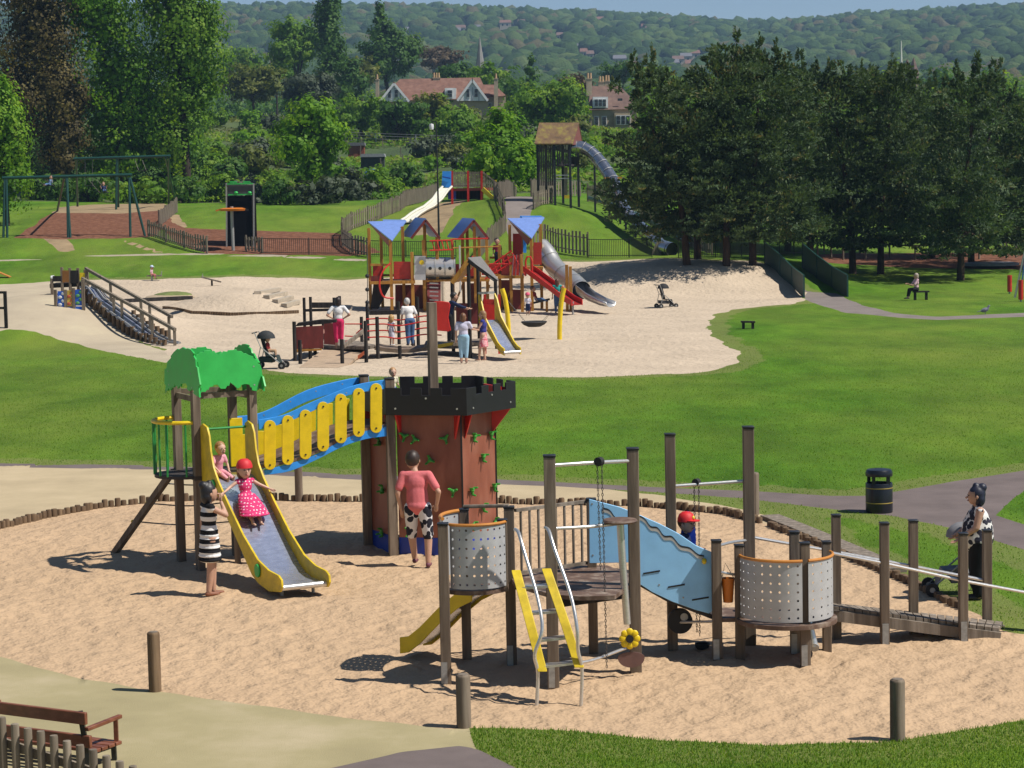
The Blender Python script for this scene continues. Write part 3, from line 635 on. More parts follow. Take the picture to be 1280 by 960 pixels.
# ---- turret
TB = [FLp, Vector((-.82, 36.5, 0)), Vector((-.235, 37.55, 0)), Vector((-.72, 38.65, 0)), Vector((-1.9, 38.8, 0)), BLp]
TC = sum(TB, Vector()) / 6
ZT = 2.36
def inset(p, k): return XYc(TC + (p - TC) * k, 0)
for k in (0, 5): post(TB[k], zat(TB[k], 474 if k == 0 else 470), .15, ST, rz=.2)
for k in (3, 4): post(TB[k], 2.3, .13, ST)
OH = [1.10, 1.14, 1.26, 1.16, 1.1, 1.1]
for k in range(6):
    A, B = inset(TB[k], .94), inset(TB[(k + 1) % 6], .94); dv = (B - A).normalized(); out = Vector((dv.y, -dv.x, 0))
    if k in (4,): continue
    if k == 0: A = A + dv * .06
    b = MB(); b.prism([XYc(A, .28), XYc(B - dv * .012, .28), XYc(B - dv * .012, ZT + .05), XYc(A, ZT + .05)], -out * .03); w_ = b.build('turret_wall', brown_panel, ST, bevel=.003)
    b = MB(); b.prism([XYc(A, -.1), XYc(B - dv * .012, -.1), XYc(B - dv * .012, .276), XYc(A, .276)], -out * .03); b.build('wall_skirting', blue_deep, w_)
    # battlement board with merlons
    A2, B2 = inset(TB[k], OH[k]), inset(TB[(k + 1) % 6], OH[(k + 1) % 6]); L = (B2 - A2).length; n = max(2, round(L / .38)); pts = [XYc(A2, ZT - .03), XYc(B2, ZT - .03)]
    for j in reversed(range(n)):
        s0, s1 = (j + .22) / n, (j + .78) / n
        if j == n - 1: s1 = 1.0
        if j == 0: s0 = 0.0
        pts += [XYc(A2 + (B2 - A2) * s1, ZT + .30)] * 0 + [XYc(A2 + (B2 - A2) * s1, ZT + (.42)), XYc(A2 + (B2 - A2) * s0, ZT + .42)]
        if j > 0: pts += [XYc(A2 + (B2 - A2) * s0, ZT + .30), XYc(A2 + (B2 - A2) * ((j - 1 + .78) / n), ZT + .30)]
    b = MB(); b.prism(pts, -out * .03); b.build('battlement', crenel, ST, bevel=.003)
    for j in range(3):
        c = XYc(A2 + (B2 - A2) * (.12 + .38 * j), ZT + .08 + .17 * (j % 2)) + out * .002; nb_ = MB(); nb_.cyl(c, c + out * .012, .016, None, 8); nb_.build('bolt', steel, ST)
    # red brackets under the overhang
    for f in (.1, .9):
        if k in (0, 1, 2, 5):
            a = inset(TB[k], .94); a = a + (inset(TB[(k + 1) % 6], .94) - a) * f + out * .004; o2 = inset(TB[k], OH[k] - .01); o2 = o2 + (inset(TB[(k + 1) % 6], OH[(k + 1) % 6] - .01) - o2) * f
            b = MB(); b.prism([XYc(a, ZT - .44), XYc(a, ZT + .02), XYc(o2, ZT + .02), XYc(o2, ZT - .02)], dv * .03); b.build('bracket', red_plastic, ST)
b = MB(); b.prism([XYc(inset(p, 1.07), ZT - .005) for p in TB], (0, 0, .05)); b.build('turret_deck', deck_brown, ST)
b = MB()
for k in (2,): 
    A2, B2 = inset(TB[k], 1.05), inset(TB[k + 1], 1.05); b.prism([XYc(A2, ZT + .06), XYc(A2 + (B2 - A2) * .55, ZT + .06), XYc(A2 + (B2 - A2) * .55, ZT + .33), XYc(A2, ZT + .33)], (-.03, -.03, 0))
b.build('inner_board', red_plastic, ST)
mp_ = Vector((-1.32, 37.45, 0)); b = MB(); b.box(XYc(mp_, 2.15), (.145, .145, zat(mp_, 378) + .25 - .0), .3); 
mast_top = zat(mp_, 378); b = MB(); b.box(XYc(mp_, (mast_top - .2) / 2), (.145, .145, mast_top + .2), .3); b.build('mast', wood_post, ST, bevel=.006)
for k in (1, 2, 0):
    c = inset(TB[k], .945 if k else .93); b = MB(); b.bar(XYc(c, .02), XYc(c, ZT), .03, .03); b.build('corner_strip', crenel, ST)
# climbing holds: little three-armed knobs
def hold(px, py, A, B, s=.82):
    n = Vector((-(B[1] - A[1]), B[0] - A[0], 0)).normalized(); n = n if n.y < 0 else -n
    c = onpl(px, py, A, B) + n * .02; u = Vector((-n.y, n.x, 0)); a0 = random.uniform(0, 6)
    b = MB(); b.ell(c + n * .015, .045 * s, .045 * s, .045 * s, 8, 6)
    for k in range(3):
        a = a0 + k * 2.1; d = u * math.cos(a) + Vector((0, 0, 1)) * math.sin(a)
        b.cap(c + n * .015, c + d * .085 * s + n * .02, .034 * s, .024 * s, 7); b.cap(c + d * .085 * s + n * .02, c + d * .10 * s + n * .075, .026 * s, .018 * s, 7)
    return b.build('climbing_hold', hold_green, ST)
A, B = inset(TB[0], .945), inset(TB[1], .945)
for x, y in ((519, 549), (557, 548), (538, 575), (567, 614), (535, 640), (512, 664), (506, 545), (560, 660)): hold(x, y, A, B)
A, B = inset(TB[1], .945), inset(TB[2], .945)
for x, y in ((591, 546), (612, 543), (602, 571), (588, 613), (616, 608), (602, 634), (589, 657), (617, 653)): hold(x, y, A, B)
A, B = inset(TB[5], .945), inset(TB[0], .945)
for x, y in ((476, 553), (480, 612), (479, 666)): hold(x, y, A, B)

# ================================================================== the climbing platform with the perforated drums, blue slope and ramp
P1, P4, P3, P2 = g(558, 853), g(632, 846), g(640, 831), g(584, 826)
P5, P6, P8, P9, P10, P11, P13, P14 = g(692, 858), g(795, 842), g(742, 815), g(841, 812), g(938, 807), g(897, 823), g(1007, 831), g(994, 816)
CP = thing('climbing_platform', 'timber climbing platform with perforated grey drums, sky blue slope, yellow ladder and plank ramp', 'play structure', XYc(P9, 0))
for P, ty, w in ((P1, 656, .125), (P3, 635, .13), (P2, 638, .12), (P5, 571, .14), (P6, 562, .14), (P8, 625, .12), (P9, 544, .13), (P10, 535, .14), (P11, 677, .12), (P13, 680, .12), (P14, 666, .12)):
    post(P, zat(P, ty), w, CP)
for P in (P1, P3, P5, P11, P13, P14):
    b = MB(); b.box((P.x - .02, P.y - .068, .13), (.075, .012, .26)); b.build('post_shoe', galv, CP)
def perforated(name, ptsxy, z0, z1, cols, rows, th, mat, parent, r=.026):
    """a curved sheet with real round holes; ptsxy: plan polyline sampled evenly"""
    P = [Vector((p[0], p[1], 0)) for p in ptsxy]; L = [0]
    for i in range(1, len(P)): L.append(L[-1] + (P[i] - P[i - 1]).length)
    def at(u):
        d = u * L[-1]
        for i in range(1, len(P)):
            if d <= L[i] + 1e-9: return P[i - 1] + (P[i] - P[i - 1]) * ((d - L[i - 1]) / max(1e-9, L[i] - L[i - 1]))
        return P[-1]
    def nrm(u):
        t = (at(min(1, u + .01)) - at(max(0, u - .01))).normalized(); return Vector((t.y, -t.x, 0))
    W_, H = L[-1], z1 - z0; b = MB(); cw, ch = 1 / cols, H / rows
    for i in range(cols):
        for j in range(rows):
            u0, v0 = i * cw, z0 + j * ch; uc, vc = u0 + cw / 2, v0 + ch / 2; vs = []
            sq = [(1, 0), (1, 1), (0, 1), (-1, 1), (-1, 0), (-1, -1), (0, -1), (1, -1)]
            for s in (0, 1):
                for a, c in sq: u = uc + a * cw / 2; vs.append(XYc(at(u) + nrm(u) * -th * s, vc + c * ch / 2))
                for k in range(8):
                    u = uc + math.cos(k * math.pi / 4) * r / W_; vs.append(XYc(at(u) + nrm(u) * -th * s, vc + math.sin(k * math.pi / 4) * r))
            fs = []
            for k in range(8):
                k2 = (k + 1) % 8; fs += [(k, k2, 8 + k2, 8 + k), (16 + k, 24 + k, 24 + k2, 16 + k2), (8 + k, 8 + k2, 24 + k2, 24 + k)]
            b.add(vs, fs)
    o = b.build(name, mat, parent, angle=60); bm = bmesh.new(); bm.from_mesh(o.data); bmesh.ops.remove_doubles(bm, verts=bm.verts, dist=.0008); bmesh.ops.recalc_face_normals(bm, faces=bm.faces); bm.to_mesh(o.data); bm.free()
    o.data.shade_smooth(); o.data.set_sharp_from_angle(angle=R(50)); return o, [at(k / 24) for k in range(25)]
ZA = 1.13
post(P4, zat(P4, 651), .11, CP, z0=ZA - .06)
cA = (P1 + P4) / 2 + Vector((.0, .26, 0)); rA = ((P1 - P4).length / 2) * 1.12
a1 = math.atan2((P1 - cA).y, (P1 - cA).x); a4 = math.atan2((P4 - cA).y, (P4 - cA).x)
rA = ((P1 - cA).length + (P4 - cA).length) / 2 - .02
if a1 > 0: a1 -= 2 * math.pi
drum, edge = perforated('perforated_panel', arc(cA, rA, a1 + .05, a4 - .05, 24), ZA + .02, ZA + .80, 9, 7, .008, panel_grey, CP, .016)
b = MB(); b.tube([XYc(p, ZA + .81) for p in edge], .019, 8); b.build('panel_rim', orange_lip, drum)
drum2, edge2 = perforated('perforated_panel', arc(P2 * .5 + P1 * .5 + Vector((.45, .1, 0)), .62, R(200), R(130), 14), ZA + .02, ZA + .80, 5, 7, .008, panel_grey, CP, .016)
b = MB(); b.tube([XYc(p, ZA + .815) for p in edge2], .024, 8); b.build('panel_rim', orange_lip, drum2)
b = MB(); b.tube([XYc(P2, ZA + .86), XYc(P3, ZA + .90)], .024, 8); b.build('grab_rail', wood_grey, CP)
b = MB(); b.prism([XYc(p, ZA - .055) for p in arc(cA, rA - .015, 0, 2 * math.pi, 36)[:-1]], (0, 0, .055)); b.build('deck', deck_brown, CP)
cB = (P3 + P8 + P5 + P6) / 4
b = MB(); b.prism([XYc(p, ZA - .065) for p in (P3 + Vector((.06, -.45, 0)), P5 + Vector((0, .05, 0)), P5 + Vector((.35, -.12, 0)), P5 + Vector((.75, -.1, 0)), P6 + Vector((-.05, .02, 0)), P6 + Vector((0, .7, 0)), P8 + Vector((.2, .1, 0)), P8 + Vector((-.1, .15, 0)), P3 + Vector((0, .1, 0)))], (0, 0, .05)); b.build('deck', deck_brown, CP)
for a_, c_ in ((P3, P8), (P5, P6)): b = MB(); b.bar(XYc(a_, ZA - .12), XYc(c_, ZA - .12), .06, .1); b.build('deck_beam', wood_dark, CP)
# bar railing
rl = MB(); z0r, z1r = ZA + .02, ZA + .84
for s, e in (((P3 + Vector((.08, 0, 0))), P8 - Vector((.06, 0, 0))),):
    rl.bar(XYc(s, z1r), XYc(e, z1r), .05, .04); rl.bar(XYc(s, z0r + .02), XYc(e, z0r + .02), .05, .04)
    for k in range(8): c = s + (e - s) * ((k + .6) / 8.2); rl.cyl(XYc(c, z0r), XYc(c, z1r), .017, None, 8)
rl.build('railing', wood_grey, CP)
# yellow ladder with steel handrails
T0, T1 = W(645, 713, 26.42), W(683, 711, 26.38); B0, B1 = W(678, 838, 25.75), W(724, 833, 25.75)
lad = None
for a, c in ((T0, B0), (T1, B1)):
    m = a.lerp(c, .5) + Vector((0, -.05, .03)); P = spline([a + Vector((0, .04, 0)), m, c], 5); b = MB()
    b.strip([p + Vector((-.055, 0, 0)) for p in P], [p + Vector((.055, 0, 0)) for p in P], (0, -.035, -.01))
    o = b.build('ladder', yellow_worn, CP, bevel=.006) if lad is None else b.build('ladder_side', yellow_worn, lad, bevel=.006); lad = lad or o
for f in (.18, .44, .71, .965):
    a, c = T0.lerp(B0, f), T1.lerp(B1, f); b = MB(); b.bar(a + Vector((.03, .05, 0)), c + Vector((-.03, .05, 0)), .16, .028, up=(0, 0, 1)); b.build('ladder_step', steel, lad)
for a, c, sx in ((T0, B0, -.03), (T1, B1, .06)):
    P = [a + Vector((0, .22, .46)), a + Vector((.04, .0, .45)), a + Vector((.1, -.2, .26)), a.lerp(c, .36) + Vector((.14, -.26, .16)), a.lerp(c, .60) + Vector((.12, -.28, .06)), a.lerp(c, .80) + Vector((sx, -.15, -.02)), a.lerp(c, .92) + Vector((sx, -.05, -.12)), Vector((c.x + sx - .05, c.y - .02, -.1))]
    b = MB(); b.tube(spline(P, 5), .022, 10); b.build('handrail', steel, lad)
# steel rails between the tall posts, pulley and chain
zt = zat(P5, 582); b = MB(); m = (P5 + P6) / 2 + Vector((0, -.12, 0)); b.tube(spline([XYc(P5, zt), XYc(m, zt), XYc(P6, zat(P6, 576))], 8), .024, 10); b.build('grab_rail', steel, CP)
zt2 = zat(P5, 661); b = MB(); b.tube(spline([XYc(P5, zt2), XYc(m, zt2 - .01), XYc(P6, zat(P6, 652))], 8), .022, 10); b.build('grab_rail', steel, CP)
def pulley(c, r, parent):
    b = MB(); b.cyl(c - Vector((.02, .03, 0)), c + Vector((.02, .03, 0)), r, None, 16); b.build('pulley', rubber, parent)
def chain_(p, q, parent, n=None):
    p = Vector(p); q = Vector(q); n = n or int((p - q).length / .035); b = MB()
    for i in range(n):
        c = p.lerp(q, (i + .5) / n); d = (q - p) / n * .62; s = Vector((.009, 0, 0)) if i % 2 else Vector((0, .009, 0))
        b.tube([c - d, c - d * .5 + s, c + d * .5 + s, c + d, c + d * .5 - s, c - d * .5 - s, c - d], .0045, 4, False)
    return b.build('chain', chain, parent)
pc = W(749, 577, m.y); pulley(pc, .055, CP)
for dx, py in ((-.025, 712), (.03, 835)): 
    q_ = W(749, py, m.y - .02); chain_((pc.x + dx, pc.y, pc.z), (pc.x + dx + .02, q_.y, q_.z), CP)
# sand hopper: steel disc, pipe, sunflower mouth and brown flap
hc = W(775, 651, P6.y - .28); b = MB(); b.lathe([(0, .03), (.12, .03), (.20, .02), (.215, 0), (.20, -.02), (.0, -.02)], hc, 24); hop = b.build('sand_hopper', deck_brown, CP)
fm = W(787, 798, P6.y - .30); b = MB(); b.tube([hc, W(778, 700, hc.y), W(784, 780, hc.y)], .045, 12); b.build('pipe', steel, hop)
fl_ = MB()
for k in range(8): a = k * math.pi / 4; fl_.ell(fm + Vector((math.cos(a) * .085, -.02, math.sin(a) * .085)), .048, .018, .048, 10, 6)
fl_.lathe([(.045, 0)], fm); ring = []
b2 = fl_; b2.cyl(fm + Vector((0, -.03, 0)), fm + Vector((0, .01, 0)), .085, None, 16); b2.build('flower_mouth', yellow, hop)
b = MB(); b.cyl(fm + Vector((0, -.045, 0)), fm + Vector((0, -.0, 0)), .048, None, 16); b.build('mouth_hole', rubber, hop)
fp = W(789, 822, P6.y - .31); b = MB(); b.prism([fp + Vector((.165 * math.cos(a), 0, .125 * math.sin(a) * (1 if math.sin(a) < 0 else .55))) for a in [2 * math.pi * k / 28 for k in range(28)]], (0, .02, 0)); b.build('flap', M('mauve_board', (.16, .085, .075), .5), hop)
b = MB(); b.tube(spline([XYc(P5, .28), XYc((P5 + P6) / 2 + Vector((-.1, -.18, 0)), .27), fm + Vector((-.05, 0, -.12))], 6), .02, 8); b.build('low_rail', steel, CP)
# steel slide leaving the left drum
sA, sB = W(604, 741, 28.0), W(515, 806, 28.55); sl_ = None
pr = [(0, .0), (.18, -.12), (.45, -.40), (.72, -.74), (.88, -.90), (1.0, -.93)]
vx = Vector((sB.x - sA.x, sB.y - sA.y, 0)); wv = Vector((vx.y, -vx.x, 0)).normalized() * .26
H = sA.z - sB.z; pp = [sA + vx * t + Vector((0, 0, dz * H / .93)) for t, dz in pr]
for sgn in (-1, 1):
    a = [p + wv * sgn for p in pp]; b = MB(); b.strip([p + Vector((0, 0, -.06)) for p in a], [p + Vector((0, 0, .15)) for p in a], wv.normalized() * .03 * sgn)
    o = b.build('slide', yellow, CP, bevel=.005) if sl_ is None else b.build('slide_side', yellow, sl_, bevel=.005); sl_ = sl_ or o
b = MB(); b.strip([p - wv for p in pp], [p + wv for p in pp], (0, 0, -.012)); b.build('slide_bed', slide_steel, sl_)
# the sky-blue slope panel between deck and lower drum
BA, BB = Vector((P8.x, P11.y + .06, 0)), P11 + Vector((0, .075, 0))
bp = pan(CP, 'slope_panel', [(737, 704), (736.5, 624), (748, 627), (775, 634), (800, 644), (825, 655), (848, 667), (870, 682), (889, 690), (890, 764), (886, 767), (868, 762), (840, 752), (815, 740), (798, 729), (797, 703)], BA, BB, .03, blue_panel)
wv_ = [(753, 638), (762, 641), (769, 650), (776, 652), (797, 648), (806, 652), (813, 661), (822, 663), (830, 673), (840, 674), (850, 685), (862, 688), (872, 696), (880, 698)]
def slot(pts, hw): return [(x, y - hw) for x, y in pts] + [(x, y + hw) for x, y in reversed(pts)]
pan(bp, 'groove', slot(smooth_px(wv_, 4), 1.9), BA, BB, .004, M('pale_groove', (.50, .48, .44), .6), 0, None, -.005)
pan(bp, 'groove_edge', slot([(x, y - 3) for x, y in smooth_px(wv_, 4)], .9), BA, BB, .004, rubber, 0, None, -.007)
for x, y in ((804, 716), (835, 733), (865, 749)): pan(bp, 'finger_slot', [(x, y), (x + 21, y - 3.5), (x + 21, y - 1.5), (x, y + 2)], BA, BB, .004, rubber, 0, None, -.006)
kn = onpl(880, 701, BA, BB); b = MB(); b.ell(kn - Vector((0, .03, 0)), .032, .032, .04, 10, 8); b.build('yellow_knob', yellow, bp)
bolts(bp, [(740, 630), (741, 694), (824, 731), (854, 747)], BA, BB)
ZC = .52
def slope(t): return ZA - .05 + (ZC - ZA) * t
sa = [BA + (BB - BA) * t + Vector((0, .04, 0)) for t in (0, .33, .6, 1)]; sc_ = [p + Vector((0, .62, 0)) for p in sa]
b = MB(); b.strip([XYc(p, z) for p, z in zip(sa, (ZA - .02, ZA - .1, ZA - .35, ZC))], [XYc(p, z) for p, z in zip(sc_, (ZA - .02, ZA - .1, ZA - .35, ZC))], (0, 0, -.06)); b.build('slope_deck', deck_dark, CP)
FA2, FB2 = P9 - Vector((.1, .0, 0)), P10 - Vector((0, .02, 0))
pan(CP, 'slope_panel', [(846, 745), (848, 700), (853, 652), (856, 643), (860, 639), (864, 641), (868, 650), (870, 672), (870, 752)], FA2, FB2, .03, blue_deep)  # far side panel: its backlit shade is put into the deep blue
za = zat(P9, 608); b = MB(); b.tube([XYc(P9, za), XYc(P10, zat(P10, 601))], .023, 10); b.build('grab_rail', steel, CP)
za = zat(P10, 675); b = MB(); b.tube(spline([XYc(P11, zat(P11, 683)), XYc((P11 + P10) / 2 + Vector((0, .1, 0)), za + .02), XYc(P10, za)], 6), .02, 8); b.build('grab_rail', steel, CP)
pc = W(870.5, 603, (P9.y + P10.y) / 2); pulley(pc, .05, CP)
for dx, py in ((-.03, 790), (.03, 795)):
    q_ = W(871, py, pc.y); chain_((pc.x + dx, pc.y, pc.z), (pc.x + dx * .6, pc.y, q_.z), CP)
bc = W(878, 806, pc.y - .05); b = MB(); b.lathe([(.0, -.085), (.05, -.075), (.09, -.03), (.10, .02), (.092, .02), (.08, -.02), (0, -.06)], bc, 18); b.build('scoop_bowl', rubber, CP)
wc = W(850, 776, P9.y - .25); b = MB(); b.cyl(wc - Vector((0, .05, 0)), wc + Vector((0, .05, 0)), .16, None, 24); wh = b.build('hand_wheel', rubber, CP)
b = MB(); b.lathe([(.0, 0)], wc); b.cyl(wc - Vector((-.05, .065, -.06)), wc - Vector((-.05, .04, -.06)), .05, None, 14); b.build('wheel_hub', galv, wh)
b = MB(); b.tube([wc + Vector((-.05, 0, -.02)), XYc(P11, wc.z + .05)], .018, 8); b.build('wheel_axle', steel, CP)
bk = W(910, 737, P11.y + .02); b = MB(); b.lathe([(.0, -.16), (.062, -.16), (.085, .15), (.078, .15), (.058, -.145), (0, -.145)], bk, 18); bu_ = b.build('bucket', orange_bucket, CP)
b = MB(); b.tube([bk + Vector((-.08, 0, .14)), bk + Vector((-.03, 0, .34)), bk + Vector((.08, 0, .14))], .006, 5); b.build('bucket_handle', galv, bu_)
b = MB(); b.tube(spline([XYc(P11, zat(P11, 713)), W(905, 716, P11.y - .05), W(923, 719, P11.y)], 5), .018, 8); b.build('grab_rail', steel, CP)
# lower drum
cC = Vector(((981 - 640) / 100.3 * 1.0 + .05, P13.y + .46, 0)); cC = Vector((3.42, P13.y + .46, 0)); rC = .59
drum3, edge3 = perforated('perforated_panel', arc(cC, rC, R(183), R(283), 18), ZC + .04, ZC + .80, 9, 7, .008, panel_grey, CP, .016)
b = MB(); b.tube([XYc(p, ZC + .81) for p in edge3], .019, 8); b.build('panel_rim', orange_lip, drum3)
drum4, edge4 = perforated('perforated_panel', arc(cC, rC, R(291), R(372), 16), ZC + .04, ZC + .80, 6, 7, .008, panel_grey, CP, .016)
b = MB(); b.tube([XYc(p, ZC + .81) for p in edge4], .019, 8); b.build('panel_rim', orange_lip, drum4)
b = MB(); b.prism([XYc(p, ZC - .05) for p in arc(cC, rC + .05, 0, 2 * math.pi, 36)[:-1]], (0, 0, .055)); b.build('deck', deck_brown, CP)
b = MB(); b.prism([XYc(P11 + Vector((-.05, -.03, 0)), ZC - .05), XYc(P11 + Vector((.35, -.03, 0)), ZC - .05), XYc(P11 + Vector((.45, .7, 0)), ZC - .05), XYc(P11 + Vector((-.05, .7, 0)), ZC - .05)], (0, 0, .05)); b.build('deck', deck_brown, CP)
P12 = XYc(cC + Vector((-rC, .0, 0)), 0); P15 = XYc(cC + Vector((rC * .93, .25, 0)), 0)
post(P12, ZC + .92, .115, CP); post(P15, ZC + .90, .11, CP)
pp_ = W(1018, 808, P13.y); b = MB(); b.tube([W(1010, 775, P13.y + .05), pp_], .05, 14); b.build('sand_pipe', steel, CP)
b = MB(); b.cyl(pp_ + Vector((-.004, -.03, -.012)), pp_ + Vector((.001, .0, .0)), .058, None, 14); b.build('pipe_mouth', galv, CP)
# plank ramp
R1, R2, F1, F2, F3 = g(1106, 804), g(1204, 798), g(1046, 797), g(1142, 790), g(1234, 782)
for P, ty in ((R1, 655), (R2, 668), (F1, 645), (F2, 652), (F3, 664)): post(P, zat(P, ty), .115, CP)
for P in (R1, R2):
    b = MB(); b.box((P.x, P.y - .066, .14), (.08, .012, .28)); b.build('post_shoe', galv, CP)
ra, rb = W(1036, 757, R1.y + .08), W(1250, 796, R2.y + .03); rc, rd = W(1036, 750, F1.y + .1) , W(1262, 790, F3.y - .15)
ra = Vector((4.12, R1.y + .09, ZC - .02)); rb = Vector((6.30, R2.y + .06, .16)); rc = Vector((4.0, F1.y - .02, ZC - .02)); rd = Vector((6.45, F3.y - .08, .16))
rm = MB(); n = 22
for k in range(n):
    t0, t1 = k / n, (k + .86) / n; rm.prism([ra.lerp(rb, t0), ra.lerp(rb, t1), rc.lerp(rd, t1), rc.lerp(rd, t0)], (0, 0, -.05))
rm.build('ramp_planks', wood_grey, CP)
b = MB(); b.bar(ra - Vector((0, .02, .12)), rb - Vector((0, .02, .12)), .05, .14); b.bar(rc + Vector((0, .02, -.12)), rd + Vector((0, .02, -.12)), .05, .14); b.build('ramp_beam', wood_grey, CP)
z_ = lambda P, y: zat(P, y)
b = MB(); b.tube([XYc(P10, zat(P10, 671)), XYc(F1, zat(F1, 690)), XYc(F2, zat(F2, 708)), XYc(F3, zat(F3, 726))], .021, 8); b.build('ramp_rail', steel, CP)
b = MB(); b.tube([XYc(P15, zat(P15, 690)), XYc(R1, zat(R1, 704)), XYc(R2, zat(R2, 726)), XYc(g(1300, 792), zat(g(1300, 792), 744))], .021, 8); b.build('ramp_rail', steel, CP)
Pe = g(1300, 790); post(Pe, .75, .11, CP)
# ================================================================== bollards, log edging, bench, palisade, bin
def bollard(px, py, ty, w, label):
    P = g(px, py); t = thing('bollard', label, 'bollard', P, 'timber bollards round the near sand pit'); z = zat(P, ty)
    b = MB(); b.lathe([(w / 2, -.3), (w / 2, z - P.z - .03), (w / 2 * .93, z - P.z - .008), (w / 2 * .8, z - P.z), (0, z - P.z)], P, 18); b.build('log', wood_post if px > 300 else wood_log, t)
    b = MB(); b.cyl((P.x, P.y, z - .002), (P.x, P.y, z + .006), w / 2 * .72, None, 16); b.build('cut_end', wood_grey, t)
bollard(194, 864, 790, .155, 'brown timber bollard at the edge of the green safety turf')
bollard(580, 909, 843, .165, 'timber bollard where sand, path and grass corner meet')
bollard(1122, 925, 849, .165, 'dark timber bollard at the sand edge by the front grass')
bollard(944, 643, 591, .155, 'timber bollard behind the tallest post of the climbing platform')
def edging(label, pts, zt, w):
    t = thing('log_edging', label, 'edging', g(*pts[0]), 'log edging of the sand pits'); P = [g(x, y) for x, y in pts]; k = 0; acc = 0
    tot = sum((P[i + 1] - P[i]).length for i in range(len(P) - 1)); n = int(tot / (w * 1.06)); rest_ = MB(); many = n > 98
    for i in range(n):
        d = tot * i / n; j = 0
        while j < len(P) - 2 and d > (P[j + 1] - P[j]).length: d -= (P[j + 1] - P[j]).length; j += 1
        c = P[j].lerp(P[j + 1], min(1, d / (P[j + 1] - P[j]).length)); h = zt * random.uniform(.75, 1.25); r = w / 2 * random.uniform(.88, 1.05)
        c = Vector((c.x + random.uniform(-.02, .02), c.y + random.uniform(-.02, .02), gz(c.x, c.y)))
        b = MB() if i < 98 else rest_; b.lathe([(r, -.15), (r, h - .02), (r * .85, h), (0, h + .002)], c, 10)
        if i < 98: b.build('log', wood_log, t)
    if len(rest_.v): rest_.build('log', wood_log, t)['kind'] = 'stuff'
edging('row of upright logs edging the back left of the near sand pit', [(-30, 668), (0, 661), (60, 647), (130, 634), (200, 627), (300, 625), (460, 627)], .125, .12)
edging('row of upright logs edging the sand between turret and bollard', [(620, 629), (690, 631), (800, 633), (900, 642), (955, 655)], .125, .125)
edging('row of upright logs edging the right side of the near sand pit', [(962, 658), (1000, 673), (1080, 706), (1150, 736), (1205, 763)], .10, .13)
# path-side kerb along the right rim
t = thing('timber_kerb', 'pale timber kerb boards behind the right log edging', 'kerb', g(960, 650)); b = MB(); P = [g(x, y) for x, y in ((962, 648), (1000, 663), (1050, 684), (1090, 701), (1120, 716))]
for i in range(len(P) - 1): b.bar(P[i] + Vector((0, 0, .02)), P[i + 1] + Vector((0, 0, .02)), .35, .10)
b.build('kerb_board', wood_grey, t)
# bench seen from behind, front-left
def Wb(x, y, Y): return W(x, y, Y)
BN = thing('park_bench', 'brown slatted park bench with armrests behind the log palisade', 'bench', g(60, 985), None)
yb = 23.3; e0, e1_ = W(105, 889, 23.0), W(-80, 820, 24.0)
dirb = (e1_ - e0); dirb.z = 0; dirb.normalize(); fwd = Vector((dirb.y, -dirb.x, 0)); fwd = fwd if fwd.y > 0 else -fwd
zs = .46; base = Vector((e0.x, e0.y, 0)) + fwd * .12
ztop = e0.z; s0 = base - dirb * .02; Lb = 1.9
def slat(o, z, w, h, name, parent, tilt=0):
    b = MB(); b.bar(XYc(s0 + o, z), XYc(s0 + o + dirb * Lb, z), w, h); return b.build(name, wood_bench, parent, bevel=.008)
zB = ztop - .02
slat(-fwd * .11, zB - .06, .045, .13, 'back_slat', BN); slat(-fwd * .05, zB - .32, .045, .13, 'back_slat', BN)
for k in range(4): slat(fwd * (.06 + .115 * k), zB - .44, .095, .04, 'seat_slat', BN)
for f in (.10, Lb - .15):
    c = s0 + dirb * f
    b = MB(); b.bar(XYc(c - fwd * .09, zB + .0), XYc(c, zB - .46), .05, .06); b.bar(XYc(c, zB - .46), XYc(c - fwd * .03, zB - .95), .05, .06); b.bar(XYc(c + fwd * .43, zB - .46), XYc(c + fwd * .45, zB - .95), .05, .06); b.bar(XYc(c, zB - .475), XYc(c + fwd * .45, zB - .475), .04, .045); b.build('frame', black_iron, BN)
    a = s0 + dirb * (f - .05 if f < 1 else f)
    b = MB(); b.bar(XYc(a - fwd * .06, zB - .19), XYc(a + fwd * .50, zB - .17), .055, .04); ar = b.build('armrest', wood_bench, BN, bevel=.006)
    b = MB(); b.bar(XYc(a + fwd * .42, zB - .18), XYc(a + fwd * .42, zB - .44), .045, .045); b.build('armrest_support', wood_bench, ar)
PF = thing('palisade_fence', 'low palisade of round grey logs behind the bench', 'fence', g(60, 990))
pa, pb_ = W(166, 955, 22.5), W(-30, 886, 22.95)
for k in range(13):
    p = pa.lerp(pb_, k / 12); px_, py_ = pix(p)
    gzv = min(gz(p.x, p.y), p.z - .5); b = MB(); b.lathe([(.042, gzv - .1 - p.z), (.044, -.03), (.04, -.006), (0, 0)], p + Vector((0, 0, random.uniform(-.015, .015))), 12); b.build('stake', wood_fence, PF)
b = MB(); b.bar(pa + Vector((.1, .06, -.28)), pb_ + Vector((0, .06, -.28)), .04, .09); b.build('rail', wood_fence, PF)
